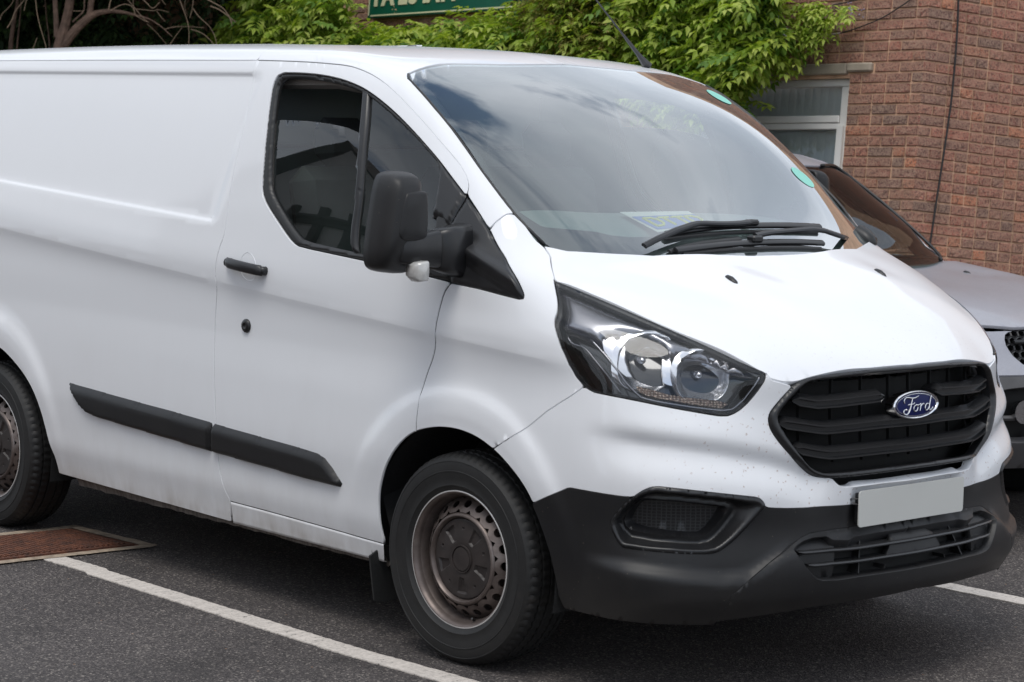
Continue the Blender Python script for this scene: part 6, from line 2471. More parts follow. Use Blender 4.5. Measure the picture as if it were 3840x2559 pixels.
def creeper_region(px_, py_):
    """how thickly the creeper grows at a photograph pixel (0..1)"""
    if px_ < 830: return 0
    top_edge = np.interp(px_, [830, 900, 960, 1010, 1150, 1290, 1350, 1500, 1800, 2000, 2080, 2200, 3000], [230, 130, 40, -40, -90, -60, 118, 112, 92, 66, -40, -200, -200])
    bot = np.interp(px_, [830, 2000, 2400, 2600, 2700, 2780, 2860, 2900, 2960, 3020], [260, 260, 300, 420, 380, 420, 240, 215, 190, 60])
    right = np.interp(py_, [-100, 0, 60, 130, 200, 250, 330, 400], [2930, 2910, 2915, 2930, 2960, 2860, 2800, 2790])
    if px_ > right: return 0
    if px_ > 2850 and py_ > 225: return 0
    return 1.0 if top_edge < py_ < bot else 0


rc = random.Random(21)
cre = empty('wisteria_creeper'); cre.matrix_world = BM
tag(cre, 'bright green climbing creeper with a few mauve flowers covering the brick wall and window edge', 'creeper')
LV = Leaves(); LD = Leaves(); LY = Leaves()
cnt = 0
while cnt < 6200:
    px_, py_ = rc.uniform(820, 3010), rc.uniform(-160, 440)
    if not creeper_region(px_, py_): continue
    cnt += 1
    clump = math.sin(px_ * .021 + 1.3 * math.sin(py_ * .03)) + math.sin(py_ * .045 + px_ * .011)
    dep = -abs(rc.gauss(0, .18)) - .06 - .10 * max(0, clump)
    if px_ < 1300: dep -= .25
    p = bl((px_, py_), dep)
    d = np.array([rc.uniform(-1, 1), -rc.uniform(.2, 1.1), rc.uniform(-.6, .45)])
    tgt = LV if rc.random() < .78 else LD  # a random share of the sprays gets the darker leaf
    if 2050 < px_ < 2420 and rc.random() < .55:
        # yellower fine-leaved climber in the middle
        for _ in range(3):
            q = p + np.array([rc.uniform(-.12, .12), -.15 + rc.uniform(-.1, .1), rc.uniform(-.12, .12)])
            LY.spray(q, d + np.array([rc.uniform(-.7, .7), 0, rc.uniform(-.6, .6)]), rc, L=.16, n=6, l=.026, w=.011, droop=.2)
        if rc.random() < .6: continue
    big = 1.15 if px_ < 1100 else 1.0
    tgt.spray(p, d, rc, L=rc.uniform(.22, .34), n=rc.choice([4, 5, 6]), l=.090 * big, w=.040 * big, droop=rc.uniform(.3, 1.0))
# hanging sprays on the brick wall
for (x0, y0, x1, y1, k) in ((3010, 5, 3180, 25, 26), (3050, 60, 3110, 110, 26), (3020, 80, 3090, 190, 20), (3130, 30, 3180, 60, 8), (2900, 190, 2990, 210, 16), (2700, 300, 2800, 370, 20), (2990, 130, 3040, 150, 8)):
    for _ in range(k):
        t = rc.random()
        p = bl((x0 + (x1 - x0) * t + rc.uniform(-14, 14), y0 + (y1 - y0) * t + rc.uniform(-14, 14)), -.05 - rc.random() * .08)
        LV.spray(p, np.array([rc.uniform(-1, 1), -.6, rc.uniform(-.7, .1)]), rc, L=.18, n=4, l=.065, w=.026)
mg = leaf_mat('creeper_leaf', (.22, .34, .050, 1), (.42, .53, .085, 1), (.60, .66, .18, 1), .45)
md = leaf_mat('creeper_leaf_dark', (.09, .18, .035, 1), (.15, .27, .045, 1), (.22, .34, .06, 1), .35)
my = leaf_mat('creeper_leaf_yellow', (.14, .17, .035, 1), (.21, .20, .045, 1), (.30, .20, .07, 1), .3)
tag(LV.build('foliage', mg, cre), kind='stuff'); tag(LD.build('darker_foliage', md, cre), kind='stuff'); tag(LY.build('fine_foliage', my, cre), kind='stuff')
mb = MB()
for _ in range(60):
    px_, py_ = rc.uniform(850, 2900), rc.uniform(-40, 300)
    if not creeper_region(px_, py_): continue
    p = bl((px_, py_), -.06); q = p.copy(); pts = [p]
    for k in range(5):
        q = q + np.array([rc.uniform(.05, .22) * rc.choice([-1, 1]), rc.uniform(-.03, .02), rc.uniform(-.12, .16)]); pts.append(q)
    mb.tube(chaikin(pts, 1), .008, 5)
mb.build('stem', simple('creeper_stem', (.13, .085, .05), .9), cre)
fl = simple('mauve_flower', (.30, .24, .36), .7)
dry = simple('dry_seed_head', (.42, .27, .14), .8)
for (px_, py_, k, m_) in ((2050, 22, 16, fl), (2915, 70, 16, fl), (3188, 30, 9, fl), (2945, 130, 6, fl), (2640, 130, 5, fl), (880, 122, 10, fl), (1022, 160, 8, fl), (3230, 40, 5, fl), (1655, 110, 12, dry), (1475, 35, 6, dry), (1960, 112, 8, dry), (1720, 90, 8, dry), (1800, 120, 10, dry), (2008, 90, 16, dry), (2012, 130, 12, dry)):
    mb = MB()
    for _ in range(k):
        p = bl((px_ + rc.gauss(0, 8), py_ + rc.gauss(0, 16)), -.52 if px_ < 2300 else -.38)
        mb.box(p, (.011, .011, .013), rotm('X', rc.random() * 3), bev=.005)
    mb.build('flower_spike' if m_ is fl else 'seed_head', m_, cre)

# ---- garden behind, left: dark shrubbery under an added canopy, with a bare-limbed tree
def gpt(px_, py_, dist):
    return CAMP + ray(px_, py_)[1] * dist


bark = simple('tree_bark', (.150, .095, .068), .9, noise=.35, nscale=18, bmp=.8, bscale=26, bdist=.02)
twig = simple('dry_twig', (.19, .135, .09), .9, noise=.25, nscale=9)
tree = empty('garden_tree', tuple(gpt(200, 560, 20)))
tag(tree, 'bare branching tree with a pale brown forked trunk in the dark garden', 'tree')
TO = np.array(tree.location)


def c9x(p): return Z(0, 0, 1000 / 2353, [p])[0]


def limb(name, pts, rad, dist, dz=None, mat=None, par=None, org=None, n=9):
    P = [gpt(*c9x((a, b)), dist + (dz[i] if dz else 0)) - (TO if org is None else org) for i, (a, b) in enumerate(pts)]
    P = chaikin(P, 2)
    r0 = np.interp(np.linspace(0, 1, len(P)), np.linspace(0, 1, len(rad)), rad)
    return MB().tube(P, list(r0), n).build(name, mat or bark, par if par is not None else tree)


u20 = 20 / 8532 * .425        # metres per crop pixel at 20 m
limb('trunk', [(480, 900), (500, 640), (515, 450), (545, 330), (580, 200), (610, 60), (625, -80), (640, -300)], [75 * u20, 62 * u20, 58 * u20, 52 * u20, 42 * u20, 40 * u20, 38 * u20, 30 * u20], 20)
limb('branch', [(500, 330), (498, 220), (490, 100), (482, -60)], [26 * u20, 24 * u20, 22 * u20, 20 * u20], 20)
limb('branch', [(560, 400), (640, 290), (730, 200), (800, 140), (880, 110), (980, 98), (1100, 110), (1190, 135), (1300, 160), (1400, 215), (1520, 325)], [46 * u20, 42 * u20, 38 * u20, 36 * u20, 26 * u20, 20 * u20, 15 * u20, 11 * u20, 7 * u20, 5 * u20, 3 * u20], 20)
limb('branch', [(790, 150), (800, 60), (815, -60), (820, -200)], [32 * u20, 28 * u20, 24 * u20, 20 * u20], 20)
limb('branch', [(640, 195), (700, 140), (745, 100), (745, 0)], [9 * u20, 9 * u20, 7 * u20, 6 * u20], 20)
rt = random.Random(4)
tw = [([(980, 98), (1060, 50), (1120, 36), (1170, 60), (1190, 130)], 6), ([(960, 90), (975, 20), (990, -40)], 9), ([(1190, 130), (1180, 60), (1170, -30)], 5),
      ([(1190, 130), (1260, 180), (1320, 200)], 4), ([(1200, 80), (1280, 90), (1350, 100), (1390, 80), (1490, 110)], 4), ([(1110, -20), (1200, 80), (1260, 160), (1300, 195)], 5),
      ([(1240, -20), (1300, 40), (1350, 90), (1410, 20)], 5), ([(1380, 100), (1420, 150), (1460, 195)], 3), ([(1450, 260), (1530, 240), (1640, 235), (1800, 245)], 5), ([(1490, 405), (1540, 330), (1610, 240)], 4),
      ([(1580, -20), (1620, 90), (1660, 200), (1670, 300), (1665, 410)], 5), ([(1710, 0), (1700, 80), (1675, 165)], 4), ([(1700, 80), (1760, 160), (1850, 230), (1900, 330), (1915, 400)], 5),
      ([(1850, 60), (1930, 80), (2000, 130), (2080, 200)], 8), ([(1800, -20), (1900, 30), (1980, 80), (2050, 200)], 7), ([(1300, 215), (1380, 290), (1480, 400)], 3), ([(1680, 260), (1780, 290), (1840, 340), (1890, 400)], 5),
      ([(60, 245), (100, 190), (130, 100), (180, 40), (230, -20)], 7), ([(0, 175), (10, 130), (70, 70), (110, 30), (125, -20)], 6), ([(310, -20), (330, 130), (360, 260), (400, 400), (415, 460)], 5), ([(280, 460), (300, 400), (325, 335)], 6),
      ([(215, 95), (225, 40), (235, -10)], 5), ([(650, 103), (740, 100)], 5), ([(1640, -20), (1625, 60), (1650, 130)], 3), ([(1420, 0), (1460, 45)], 4), ([(2020, 130), (2050, 230)], 4)]
for pts, w in tw:
    j = [(a + rt.uniform(-4, 4), b + rt.uniform(-4, 4)) for a, b in pts]
    limb('twig', j, [w * u20 * .85, w * u20 * .55], 19.6 + rt.uniform(-.4, .3), mat=twig, n=5)
# a second slim tree and stems to the left
st2_ = empty('slim_tree', tuple(gpt(45, 560, 21)))
tag(st2_, 'slender reddish stem leaning at the far left edge of the garden', 'tree')
o2 = np.array(st2_.location)
limb('trunk', [(75, 800), (95, 380), (120, 200), (150, 60), (160, -100)], [24 * u20, 22 * u20, 18 * u20, 14 * u20, 10 * u20], 21, par=st2_, org=o2)
limb('stem', [(140, 600), (150, 400), (175, 180), (190, -60)], [9 * u20, 8 * u20, 6 * u20, 5 * u20], 21, par=st2_, org=o2)
limb('stem', [(450, 600), (430, 300), (410, 180), (395, -60)], [8 * u20, 7 * u20, 5 * u20, 4 * u20], 21, par=st2_, org=o2)

# leafy masses
rs_ = random.Random(9)
LS1, LS2 = Leaves(), Leaves()
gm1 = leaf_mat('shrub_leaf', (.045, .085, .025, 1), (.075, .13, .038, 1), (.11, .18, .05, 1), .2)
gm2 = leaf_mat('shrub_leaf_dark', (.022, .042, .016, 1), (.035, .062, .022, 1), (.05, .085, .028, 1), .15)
for k in range(5200):
    px_, py_ = rs_.uniform(-250, 1250), rs_.uniform(-250, 330)
    dd = rs_.uniform(21.5, 25)
    p = gpt(px_, py_, dd)
    mid = (400 < px_ < 900 and py_ < 110)
    if mid and rs_.random() < .75: continue
    low = py_ > 110
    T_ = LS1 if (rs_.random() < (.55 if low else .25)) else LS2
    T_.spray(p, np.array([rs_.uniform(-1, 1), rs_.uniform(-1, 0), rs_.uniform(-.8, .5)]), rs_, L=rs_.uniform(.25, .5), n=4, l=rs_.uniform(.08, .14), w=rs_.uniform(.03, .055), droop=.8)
sh = empty('garden_shrubbery', tuple(gpt(300, 600, 23)))
tag(sh, 'dark green shrubs filling the shaded garden behind the rear of the van', 'shrubbery', kind='stuff')
so = np.array(sh.location)
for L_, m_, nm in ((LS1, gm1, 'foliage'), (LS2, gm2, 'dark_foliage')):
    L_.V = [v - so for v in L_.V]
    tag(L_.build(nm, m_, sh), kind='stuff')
# shaded depth of the thicket, painted as a lumpy dark sheet behind the shrubs
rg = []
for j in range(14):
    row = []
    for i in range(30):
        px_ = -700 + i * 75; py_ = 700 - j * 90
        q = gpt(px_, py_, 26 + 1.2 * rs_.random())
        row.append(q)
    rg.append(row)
o = MB().loft(rg, False).build('dark_backdrop', simple('thicket_shade', (.008, .014, .006), .95, noise=.5, nscale=3, bmp=1, bscale=5, bdist=.2), None)
tag(o, 'lumpy dark sheet standing in for the shaded depth behind the garden shrubs', 'backdrop')
# unseen canopy added above the frame to keep the garden dark
LC = Leaves()
for k in range(1700):
    q = gpt(rs_.uniform(-900, 900), rs_.uniform(-1700, -330), rs_.uniform(19.5, 25))
    LC.spray(q, np.array([rs_.uniform(-1, 1), rs_.uniform(-1, 1), rs_.uniform(-.8, .3)]), rs_, L=.6, n=4, l=.30, w=.16, droop=.5)
LC.V = [v - TO for v in LC.V]
tag(LC.build('shade_canopy', gm2, tree), kind='stuff')
# ------------------------------------------------------------------ silver car in the next bay
YC = 2.75
car = empty('silver_car', (0, YC, 0))
tag(car, 'silver grey off-roader parked beyond the van with black honeycomb grille', 'car')


def metallic():
    m, nt, b = nodes('silver_metallic_paint')
    t = N(nt, 'ShaderNodeTexCoord')
    v = N(nt, 'ShaderNodeTexVoronoi', {'Scale': 900.0})
    nt.links.new(t.outputs['Object'], v.inputs['Vector'])
    pk = N(nt, 'ShaderNodeSeparateColor'); nt.links.new(v.outputs['Color'], pk.inputs[0])
    r = ramp(nt, pk.outputs[0], [(0, (.30, .30, .33, 1)), (1, (.42, .42, .46, 1))])
    n = N(nt, 'ShaderNodeTexNoise', {'Scale': 7, 'Detail': 7, 'Roughness': .7})
    nt.links.new(t.outputs['Object'], n.inputs['Vector'])
    d = ramp(nt, n.outputs['Fac'], [(.45, g(0)), (.75, g(.2))])
    c = mixc(nt, d.outputs[0], r.outputs[0], (.24, .23, .23, 1))
    nt.links.new(c, b.inputs['Base Color'])
    b.inputs['Metallic'].default_value = .3; b.inputs['Roughness'].default_value = .45
    b.inputs['Coat Weight'].default_value = .45; b.inputs['Coat Roughness'].default_value = .08
    return m


M['silver'] = metallic()
M['grey_pl'] = simple('grey_bumper_plastic', (.085, .082, .083), .45, noise=.1, nscale=9)


def CL(z, W, pts):
    return (z, [(-4.5, W - .03, z), (-3.5, W, z), (-2.6, W, z)] + [(x, w, z) for x, w in pts])


cl = [CL(.25, .82, [(-1.2, .82), (-.8, .80), (-.5, .70), (-.35, .5), (-.28, .3), (-.25, 0)]),
      CL(.45, .86, [(-1.1, .86), (-.7, .84), (-.42, .74), (-.25, .55), (-.16, .3), (-.12, 0)]),
      CL(.60, .88, [(-1.1, .88), (-.7, .86), (-.42, .75), (-.23, .55), (-.13, .3), (-.10, 0)]),
      CL(.71, .885, [(-1.1, .88), (-.7, .86), (-.45, .76), (-.26, .56), (-.16, .3), (-.13, 0)]),
      CL(.80, .885, [(-1.1, .88), (-.75, .855), (-.52, .78), (-.34, .60), (-.23, .38), (-.19, 0)]),
      CL(.90, .88, [(-1.1, .875), (-.80, .84), (-.58, .76), (-.40, .60), (-.28, .38), (-.23, 0)]),
      CL(.99, .87, [(-1.3, .86), (-1.0, .83), (-.78, .76), (-.62, .60), (-.50, .38), (-.45, 0)]),
      CL(1.05, .86, [(-1.6, .85), (-1.35, .82), (-1.15, .76), (-1.0, .60), (-.88, .38), (-.80, 0)]),
      CL(1.10, .85, [(-1.9, .83), (-1.62, .78), (-1.50, .72), (-1.38, .55), (-1.28, .3), (-1.25, 0)]),
      CL(1.25, .80, [(-2.1, .78), (-1.80, .74), (-1.68, .68), (-1.56, .5), (-1.49, .25), (-1.47, 0)]),
      CL(1.40, .74, [(-2.3, .72), (-2.0, .69), (-1.90, .64), (-1.78, .46), (-1.72, .25), (-1.70, 0)]),
      CL(1.53, .68, [(-2.6, .67), (-2.25, .645), (-2.12, .60), (-2.0, .45), (-1.93, .25), (-1.91, 0)]),
      (1.60, [(-4.5, .62, 1.58), (-3.5, .64, 1.60), (-2.9, .63, 1.598), (-2.45, .60, 1.585), (-2.28, .52, 1.58), (-2.18, .35, 1.585), (-2.13, .2, 1.59), (-2.12, 0, 1.592)]),
      (1.85, [(-4.5, .36, 1.61), (-3.5, .38, 1.635), (-3.1, .36, 1.633), (-2.8, .3, 1.625), (-2.68, .2, 1.622), (-2.64, 0, 1.622)]),
      (2.2, [(-4.5, .0, 1.62), (-3.9, .0, 1.645), (-3.6, 0, 1.645), (-3.4, 0, 1.643), (-3.3, 0, 1.64)])]
for i, (v, pts) in enumerate(cl[:-3]):
    pass


class CarSurf(Surf):
    def disp(s, u, v, P):
        x, w, z = P[..., 0], P[..., 1], P[..., 2]
        d = 0 * x
        for cx in (-1.02, -3.65):
            r_ = np.sqrt((x - cx) ** 2 + (z - .36) ** 2)
            d = d + .03 / (1 + np.exp((r_ - .50) / .012)) * np.clip((1.0 - w) * 0 + 1, 0, 1) * (w > .6)
        d = d + .012 / (1 + np.exp((z - .715) / .004)) * (x > -1.6)
        return d


S2 = CarSurf(cl, -4.48, .35, -2.6, su=2.5, sv=1.6)
S2.prepare()


def cn(p):
    """local (x, w, z) -> (u, v)"""
    d = np.sum((S2.Pg * np.array([1, -1, 1]) - np.array(p)) ** 2, -1)
    j, i = np.unravel_index(d.argmin(), d.shape)
    return float(S2.Ug[j, i]), float(S2.Vg[j, i])


_Q = Q
def cpanel(name, poly, mat, off=0.0, h=.03, flange=.012, gap=.002, sym=False, lines=()):
    return panel(S2, name, poly, mat, car, h=h, off=off, flange=flange, gap=gap, sym=sym)


um2 = S2.umax
def gv(z_): return z_
# upper front (body colour) between bonnet line and bumper, with the grille mouth
ub_ = [cn(p) for p in [(-1.9, .83, 1.085), (-1.45, .80, 1.075), (-1.15, .79, 1.045), (-.90, .79, 1.00), (-.66, .775, .925), (-.45, .68, .905), (-.33, .50, .905), (-.27, .38, .905)]]
grl = [cn(p) for p in [(-.285, .40, .903), (-.30, .43, .87), (-.28, .44, .82), (-.25, .43, .78), (-.215, .38, .755), (-.18, .25, .75)]]
lowv = [cn(p) for p in [(-.15, .25, .72), (-.25, .55, .72), (-.45, .76, .72), (-.62, .83, .72)]]
arch2 = [(-1.02 + .44 * math.cos(math.radians(a)), .36 + .44 * math.sin(math.radians(a))) for a in range(55, 190, 9)]
av = [cn((x, .87, z)) for x, z in arch2]
cpanel('front_wing', ub_[:] + grl + [(um2, grl[-1][1]), (um2, lowv[0][1])] + lowv + av[:-2] + [cn((-1.60, .885, .45)), cn((-1.60, .88, .75)), cn((-1.62, .85, 1.0)), cn((-1.9, .84, 1.06))], M['silver'], sym=True)
bl_ = [(um2, lowv[0][1] - .004)] + [(a, b - .004) for a, b in lowv] + [cn((-.62, .85, .60)), cn((-.60, .85, .45)), cn((-.60, .82, .30)), (um2, .30)]
fgp = [cn(p) for p in [(-.10, .42, .665), (-.105, .47, .655), (-.11, .49, .60), (-.11, .49, .50), (-.12, .46, .44), (-.10, .35, .43), (-.09, .22, .43), (-.08, .22, .665)]]
fgp = [(um2 - .33, .665), (um2 - .53, .655), (um2 - .555, .63), (um2 - .555, .47), (um2 - .52, .435), (um2 - .33, .43), (um2 - .30, .46), (um2 - .30, .64)]
uv, F = cdt(bl_, [fgp], [], .025)
panel(S2, 'front_bumper', bl_, M['grey_pl'], car, holes=[rounded(fgp, 2)], h=.025, flange=.05, sym=True)
panel(S2, 'fog_recess', inset(fgp, -.02), M['dark'], car, h=.04, off=-.06, flange=0, gap=0)
for k, sgn in enumerate((1, -1)):
    q = S2.ev(np.array([um2 - .44]), np.array([.56]), -.03)[0]
    MB().tube([q, q + np.array([.035, -.008 * 1, 0])], [.045, .050], 20).build('fog_lamp', M['chrome'], car).location = (0, 0, 0)
    if k: car.children[-1].scale = (1, -1, 1)
bar_z = [(.70, .02), (.535, .018)]
for z_, h_ in bar_z[1:]:
    P_ = S2.ev(np.linspace(um2 - .56, um2 - .30, 8), np.full(8, z_), -.012)
    MB().tube(P_, .012, 6).build('fog_bar', M['grey_pl'], car)
# grille: honeycomb cells
gback = [(um2, .915), (grl[0][0] - .02, .915), (grl[2][0] - .03, .83), (grl[4][0] - .02, .735), (um2, .735)]
panel(S2, 'grille_back', gback, M['dark'], car, h=.05, off=-.05, flange=0, gap=0, sym=True)
mb = MB()
gpoly = [(um2 + .2, .903)] + grl + [(um2 + .2, grl[-1][1])]
hx = .036
for r_ in range(6):
    for c_ in range(20):
        cu = um2 - .62 + c_ * hx * 1.06 + (r_ % 2) * hx * .53; cv = .765 + r_ * hx * .80
        if cu > um2 - .01: continue
        if not inside(np.array([[cu, cv]]), np.array(gpoly))[0]: continue
        ri = hx * .43; ro = hx * .60
        ring0 = []
        for off in (0, 1):
            pass
        A_ = [math.radians(60 * k + 30) for k in range(6)]
        O_ = S2.ev(np.array([min(um2, cu + ro * 1.05 * math.cos(a)) for a in A_]), np.array([cv + ro * .85 * math.sin(a) for a in A_]), -.006)
        I_ = S2.ev(np.array([min(um2, cu + ri * 1.05 * math.cos(a)) for a in A_]), np.array([cv + ri * .85 * math.sin(a) for a in A_]), -.003)
        J_ = S2.ev(np.array([min(um2, cu + ri * 1.05 * math.cos(a)) for a in A_]), np.array([cv + ri * .85 * math.sin(a) for a in A_]), -.035)
        mb.loft([O_, I_, J_])
V_, F_ = mb.V, mb.F
mesh('grille_mesh', V_ + [(x, -y, z) for x, y, z in V_], F_ + [tuple(len(V_) + i for i in reversed(f)) for f in F_], M['trim'], car, False)
MB().tube(S2.ev(np.linspace(grl[0][0], um2, 16), np.full(16, .845), .0), .010, 8).build('grille_bar', M['trim'], car)
# bonnet
bd = [(-.235, 0, .905), (-.29, .38, .905), (-.40, .58, .915), (-.58, .72, .935), (-.45, 0, .975), (-.52, .38, .985), (-.66, .60, .99), (-.85, .74, 1.0), (-.80, 0, 1.035), (-.88, .38, 1.045), (-1.0, .60, 1.05), (-1.14, .76, 1.045), (-1.25, 0, 1.082), (-1.30, .3, 1.09), (-1.38, .55, 1.095), (-1.46, .70, 1.09), (-1.1, .58, 1.062), (-1.1, .50, 1.052)]
H2 = TPS(bd + [(x, -w, z) for x, w, z in bd if w > 0], 3e-4)
hbp = [(-1.44, -.735), (-1.15, -.765), (-.90, -.76), (-.66, -.745), (-.50, -.665), (-.38, -.54), (-.29, -.38), (-.25, -.2), (-.238, 0)]
hbp = hbp + [(x, -y) for x, y in hbp[:-1][::-1]] + [(-1.38, .60), (-1.30, .35), (-1.27, 0), (-1.30, -.35), (-1.38, -.60)]
fpanel(H2, 'bonnet', hbp, M['silver'], car, h=.03)
for sgn in (-1, 1):
    z_ = float(H2([-1.12], [sgn * .40])[0])
    MB().loft([[(-1.12 + t, sgn * .40 + w_ * math.cos(a), z_ - .004 - t * .12 + h_ * max(0, math.sin(a))) for a in np.linspace(-.2, math.pi + .2, 8)] for t, w_, h_ in ((-.022, .006, .004), (-.01, .013, .013), (.012, .011, .012), (.024, .005, .004))], True, True, True).build('washer_jet', M['trim'], car)
# windscreen, pillars, roof, sides
we = [cn(p) for p in [(-1.52, .70, 1.115), (-1.68, .68, 1.24), (-1.90, .635, 1.40), (-2.08, .60, 1.505)]]
wt_ = [cn(p) for p in [(-2.02, .50, 1.53), (-1.97, .3, 1.535)]]
wsg = [(um2, 1.095), (um2 - .35, 1.095), (um2 - .7, 1.10)] + we + wt_ + [(um2, wt_[-1][1] + .004)]
cpanel('windscreen', wsg, M['cglass'], off=-.006, h=.04, flange=0, gap=0, sym=True)
P_ = [S2.ev(np.array([a]), np.array([b]), .003)[0] for a, b in [(um2 - .75, 1.10)] + we + wt_]
mb = MB().tube(chaikin(P_, 1), .008, 6); add_mirrored('screen_seal', mb.V, mb.F, M['seal'], car)
do_ = [cn(p) for p in [(-1.62, .85, 1.05), (-1.75, .79, 1.13), (-1.95, .735, 1.27), (-2.2, .69, 1.42), (-2.45, .65, 1.53), (-3.2, .65, 1.545)]]
cpanel('roof', [(-4.45, 1.56), (do_[-1][0], 1.56)] + do_[::-1] + we + wt_ + [(um2, wt_[-1][1] + .006), (um2, 2.19), (-4.45, 2.19)], M['silver'], sym=True, h=.04)
cpanel('side', [(-4.45, .30), (-4.12, .30), (-4.08, .55), (-3.9, .74), (-3.65, .80), (-3.4, .74), (-3.22, .55), (-3.18, .30), (-1.50, .30), (-1.47, .5), cn((-1.60, .885, .75)), cn((-1.64, .85, 1.0)), (-2.5, 1.03), (-4.45, 1.03)], M['silver'], h=.04)
cpanel('side_window', [(-4.3, 1.035), (-2.6, 1.035), do_[1], do_[2], do_[3], do_[4], do_[5], (-4.2, 1.53)], M['dglass'], off=-.008, h=.06, flange=0)
for sgn in (1, -1):
    mb = MB()
    mb.loft([[(-1.72 + x * .9, sgn * (.86 + y), 1.10 + z) for x, y, z in ring_] for ring_ in [[(.0 + sx * s_, .13 + .10 * math.cos(a), .10 + .075 * math.sin(a) * (1 if s_ else .9)) for a in np.linspace(0, 2 * math.pi, 15)[:-1]] for sx, s_ in ((-.04, 1), (.0, 1), (.04, 1))]], True, True, True)
    mb.V = [(x - .30, y - sgn * .17, z - .02) for x, y, z in mb.V]
    mb.build('door_mirror', M['trim'], car)
for cx in (-1.02, -3.65):
    for sgn in (1, -1):
        w_ = wf.copy(); COL.objects.link(w_); w_.parent = car; w_.location = (cx, -.745 * sgn, .345); w_.rotation_euler = (0, 0, 0 if sgn > 0 else math.pi)
        for ch in wf.children:
            c_ = ch.copy(); COL.objects.link(c_); c_.parent = w_
        lb = arch_liner(cx, .45, -.87, -.5, zc=.36)
        lb.V = [(x, y * sgn, z) for x, y, z in lb.V]; lb.build('wheel_arch_liner', M['liner'], car)
MB().box((-2.4, 0, .35), (4.0, 1.5, .10)).box((-.50, 0, .40), (.4, 1.1, .2)).build('underbody', M['dark'], car, False)
# cabin of the car
mb = MB().loft([[(x, y, z) for x, z in ((-1.40, 1.06), (-1.62, 1.10), (-1.85, 1.08), (-1.95, .85))] for y in np.linspace(-.72, .72, 7)], False)
mb.build('dashboard', M['cabin'], car)
for y in (-.36, .36):
    mb = MB().box((-2.45, y, .75), (.5, .48, .16), bev=.05).box((-2.72, y, 1.02), (.13, .46, .56), rotm('Y', -.2), bev=.05).box((-2.80, y, 1.38), (.10, .24, .16), bev=.04)
    mb.build('seat', M['seatc'], car)
MB().tube([(-1.40, .55, 1.10), (-1.42, .35, 1.115), (-1.44, .02, 1.12)], .008, 6).build('wiper', M['seal'], car)
MB().tube([(-1.38, -.1, 1.10), (-1.40, -.35, 1.115), (-1.44, -.62, 1.12)], .008, 6).build('wiper', M['seal'], car)
ks = [S2.ev(np.array([a]), np.array([b]), .004)[0] for a, b in [cn(p) for p in ((-1.30, .78, 1.07), (-1.0, .80, 1.03), (-.8, .79, .97))]]
# headlamps of the car
hl2 = [cn(p) for p in [(-.46, .69, .90), (-.60, .765, .915), (-.78, .80, .93), (-.74, .80, .86), (-.60, .79, .78), (-.48, .74, .76), (-.44, .70, .80)]]
pad_S = Q
uv, F = cdt(rounded(hl2, 1), [], [], .02)
for sgn in (1, -1):
    P = S2.ev(uv[:, 0], uv[:, 1], .004); n = S2.ev(uv[:, 0], uv[:, 1], .02) - P; n /= np.linalg.norm(n, axis=1)[:, None]
    V, FF = shell(P, F, n, .006, 0)
    if sgn < 0: V = [(x, -y, z) for x, y, z in V]; FF = [tuple(reversed(f)) for f in FF]
    mesh('headlamp', V, FF, M['bezel'], car)
# blue inspection sticker on the screen
p_ = [at(*q, y=YC + .60) for q in Z(3040, 500, 800 / 2240, [(770, 845), (800, 845), (890, 940), (868, 945)])]
mesh('screen_sticker', [tuple(np.array(q) - np.array([0, YC, 0]) + np.array([.02, 0, .01])) for q in p_], [(0, 1, 2, 3)], simple('sticker_blue', (.10, .38, .75), .5), car, False)

# ------------------------------------------------------------------ the street behind the camera, seen only in glass and paint
M['render'] = simple('white_render', (.62, .61, .58), .9, noise=.06, nscale=2)
M['timber'] = simple('black_timber', (.02, .018, .016), .7)
M['roof'] = simple('dark_roof_tiles', (.06, .045, .04), .85, noise=.3, nscale=12)
M['redbrick'] = simple('plain_red_brick', (.20, .075, .045), .9, noise=.3, nscale=25)


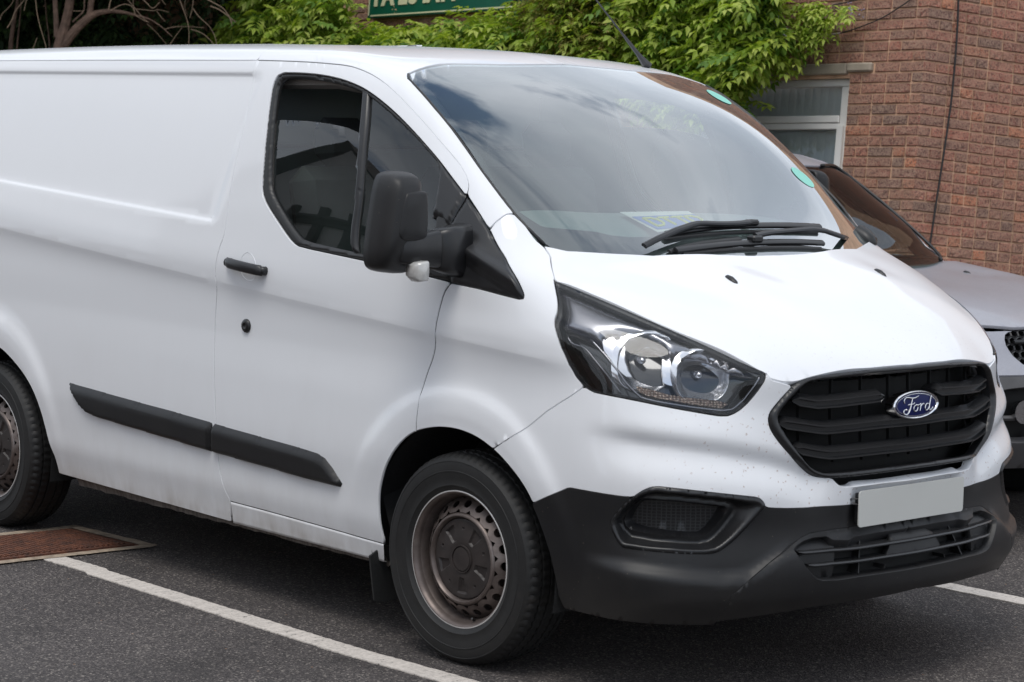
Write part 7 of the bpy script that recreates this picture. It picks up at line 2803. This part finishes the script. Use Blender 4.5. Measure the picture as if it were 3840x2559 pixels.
def house(x0, w, y, base, mat, label, gable=True, timber=False):
    h = empty('opposite_house', (x0, y, 0))
    tag(h, label, 'house', 'houses across the road behind the camera')
    d = 6.0
    MB().box((w / 2, -d / 2, base / 2), (w, d, base)).build('wall', mat, h, False)
    mb = MB()
    if gable:
        mb.add([(-.3, .35, base - .1), (w + .3, .35, base - .1), (w / 2, .35, base + w * .42), (-.3, -d, base - .1), (w + .3, -d, base - .1), (w / 2, -d, base + w * .42)], [(0, 2, 5, 3), (1, 4, 5, 2), (0, 3, 4, 1)])
        MB().add([(0, .02, base), (w, .02, base), (w / 2, .02, base + w * .36)], [(0, 1, 2)]).build('gable', mat, h, False)
    else:
        mb.add([(-.3, .4, base - .1), (w + .3, .4, base - .1), (w + .3, -d / 2, base + 2.2), (-.3, -d / 2, base + 2.2), (-.3, -d - .4, base - .1), (w + .3, -d - .4, base - .1)], [(0, 1, 2, 3), (3, 2, 5, 4)])
    mb.build('roof', M['roof'], h, False)
    nwin = max(1, int(w / 2.6))
    for k in range(nwin):
        for zc in (1.5, 4.1):
            if zc > base - .8: continue
            cx = w * (k + .5) / nwin
            f_ = MB().box((cx, .05, zc), (1.5, .12, 1.4), bev=.02).build('window', M['upvc'], h)
            MB().box((cx, .10, zc), (1.34, .06, 1.24)).build('pane', M['pane'], f_, False)
            MB().box((cx, .14, zc), (.06, .04, 1.24)).build('glazing_bar', M['upvc'], f_, False)
    if timber:
        for k in range(int(w / .7) + 1):
            MB().box((k * .7, .06, 3.9), (.16, .08, base - 2.9 + .0)).build('timber', M['timber'], h, False)
        for zc in (2.75, 4.2, base - .05):
            MB().box((w / 2, .065, zc), (w, .09, .18)).build('timber', M['timber'], h, False)
    return h


house(-16.2, 6.4, -10.5, 4.4, M['render'], 'white rendered house with black timbers across the road', True, True)
house(-9.4, 7.5, -12.5, 4.6, M['redbrick'], 'red brick house with a plain tiled roof across the road', False)
house(.5, 8.0, -17.5, 5.0, M['redbrick'], 'wide red brick house at the end of the row across the road', False)
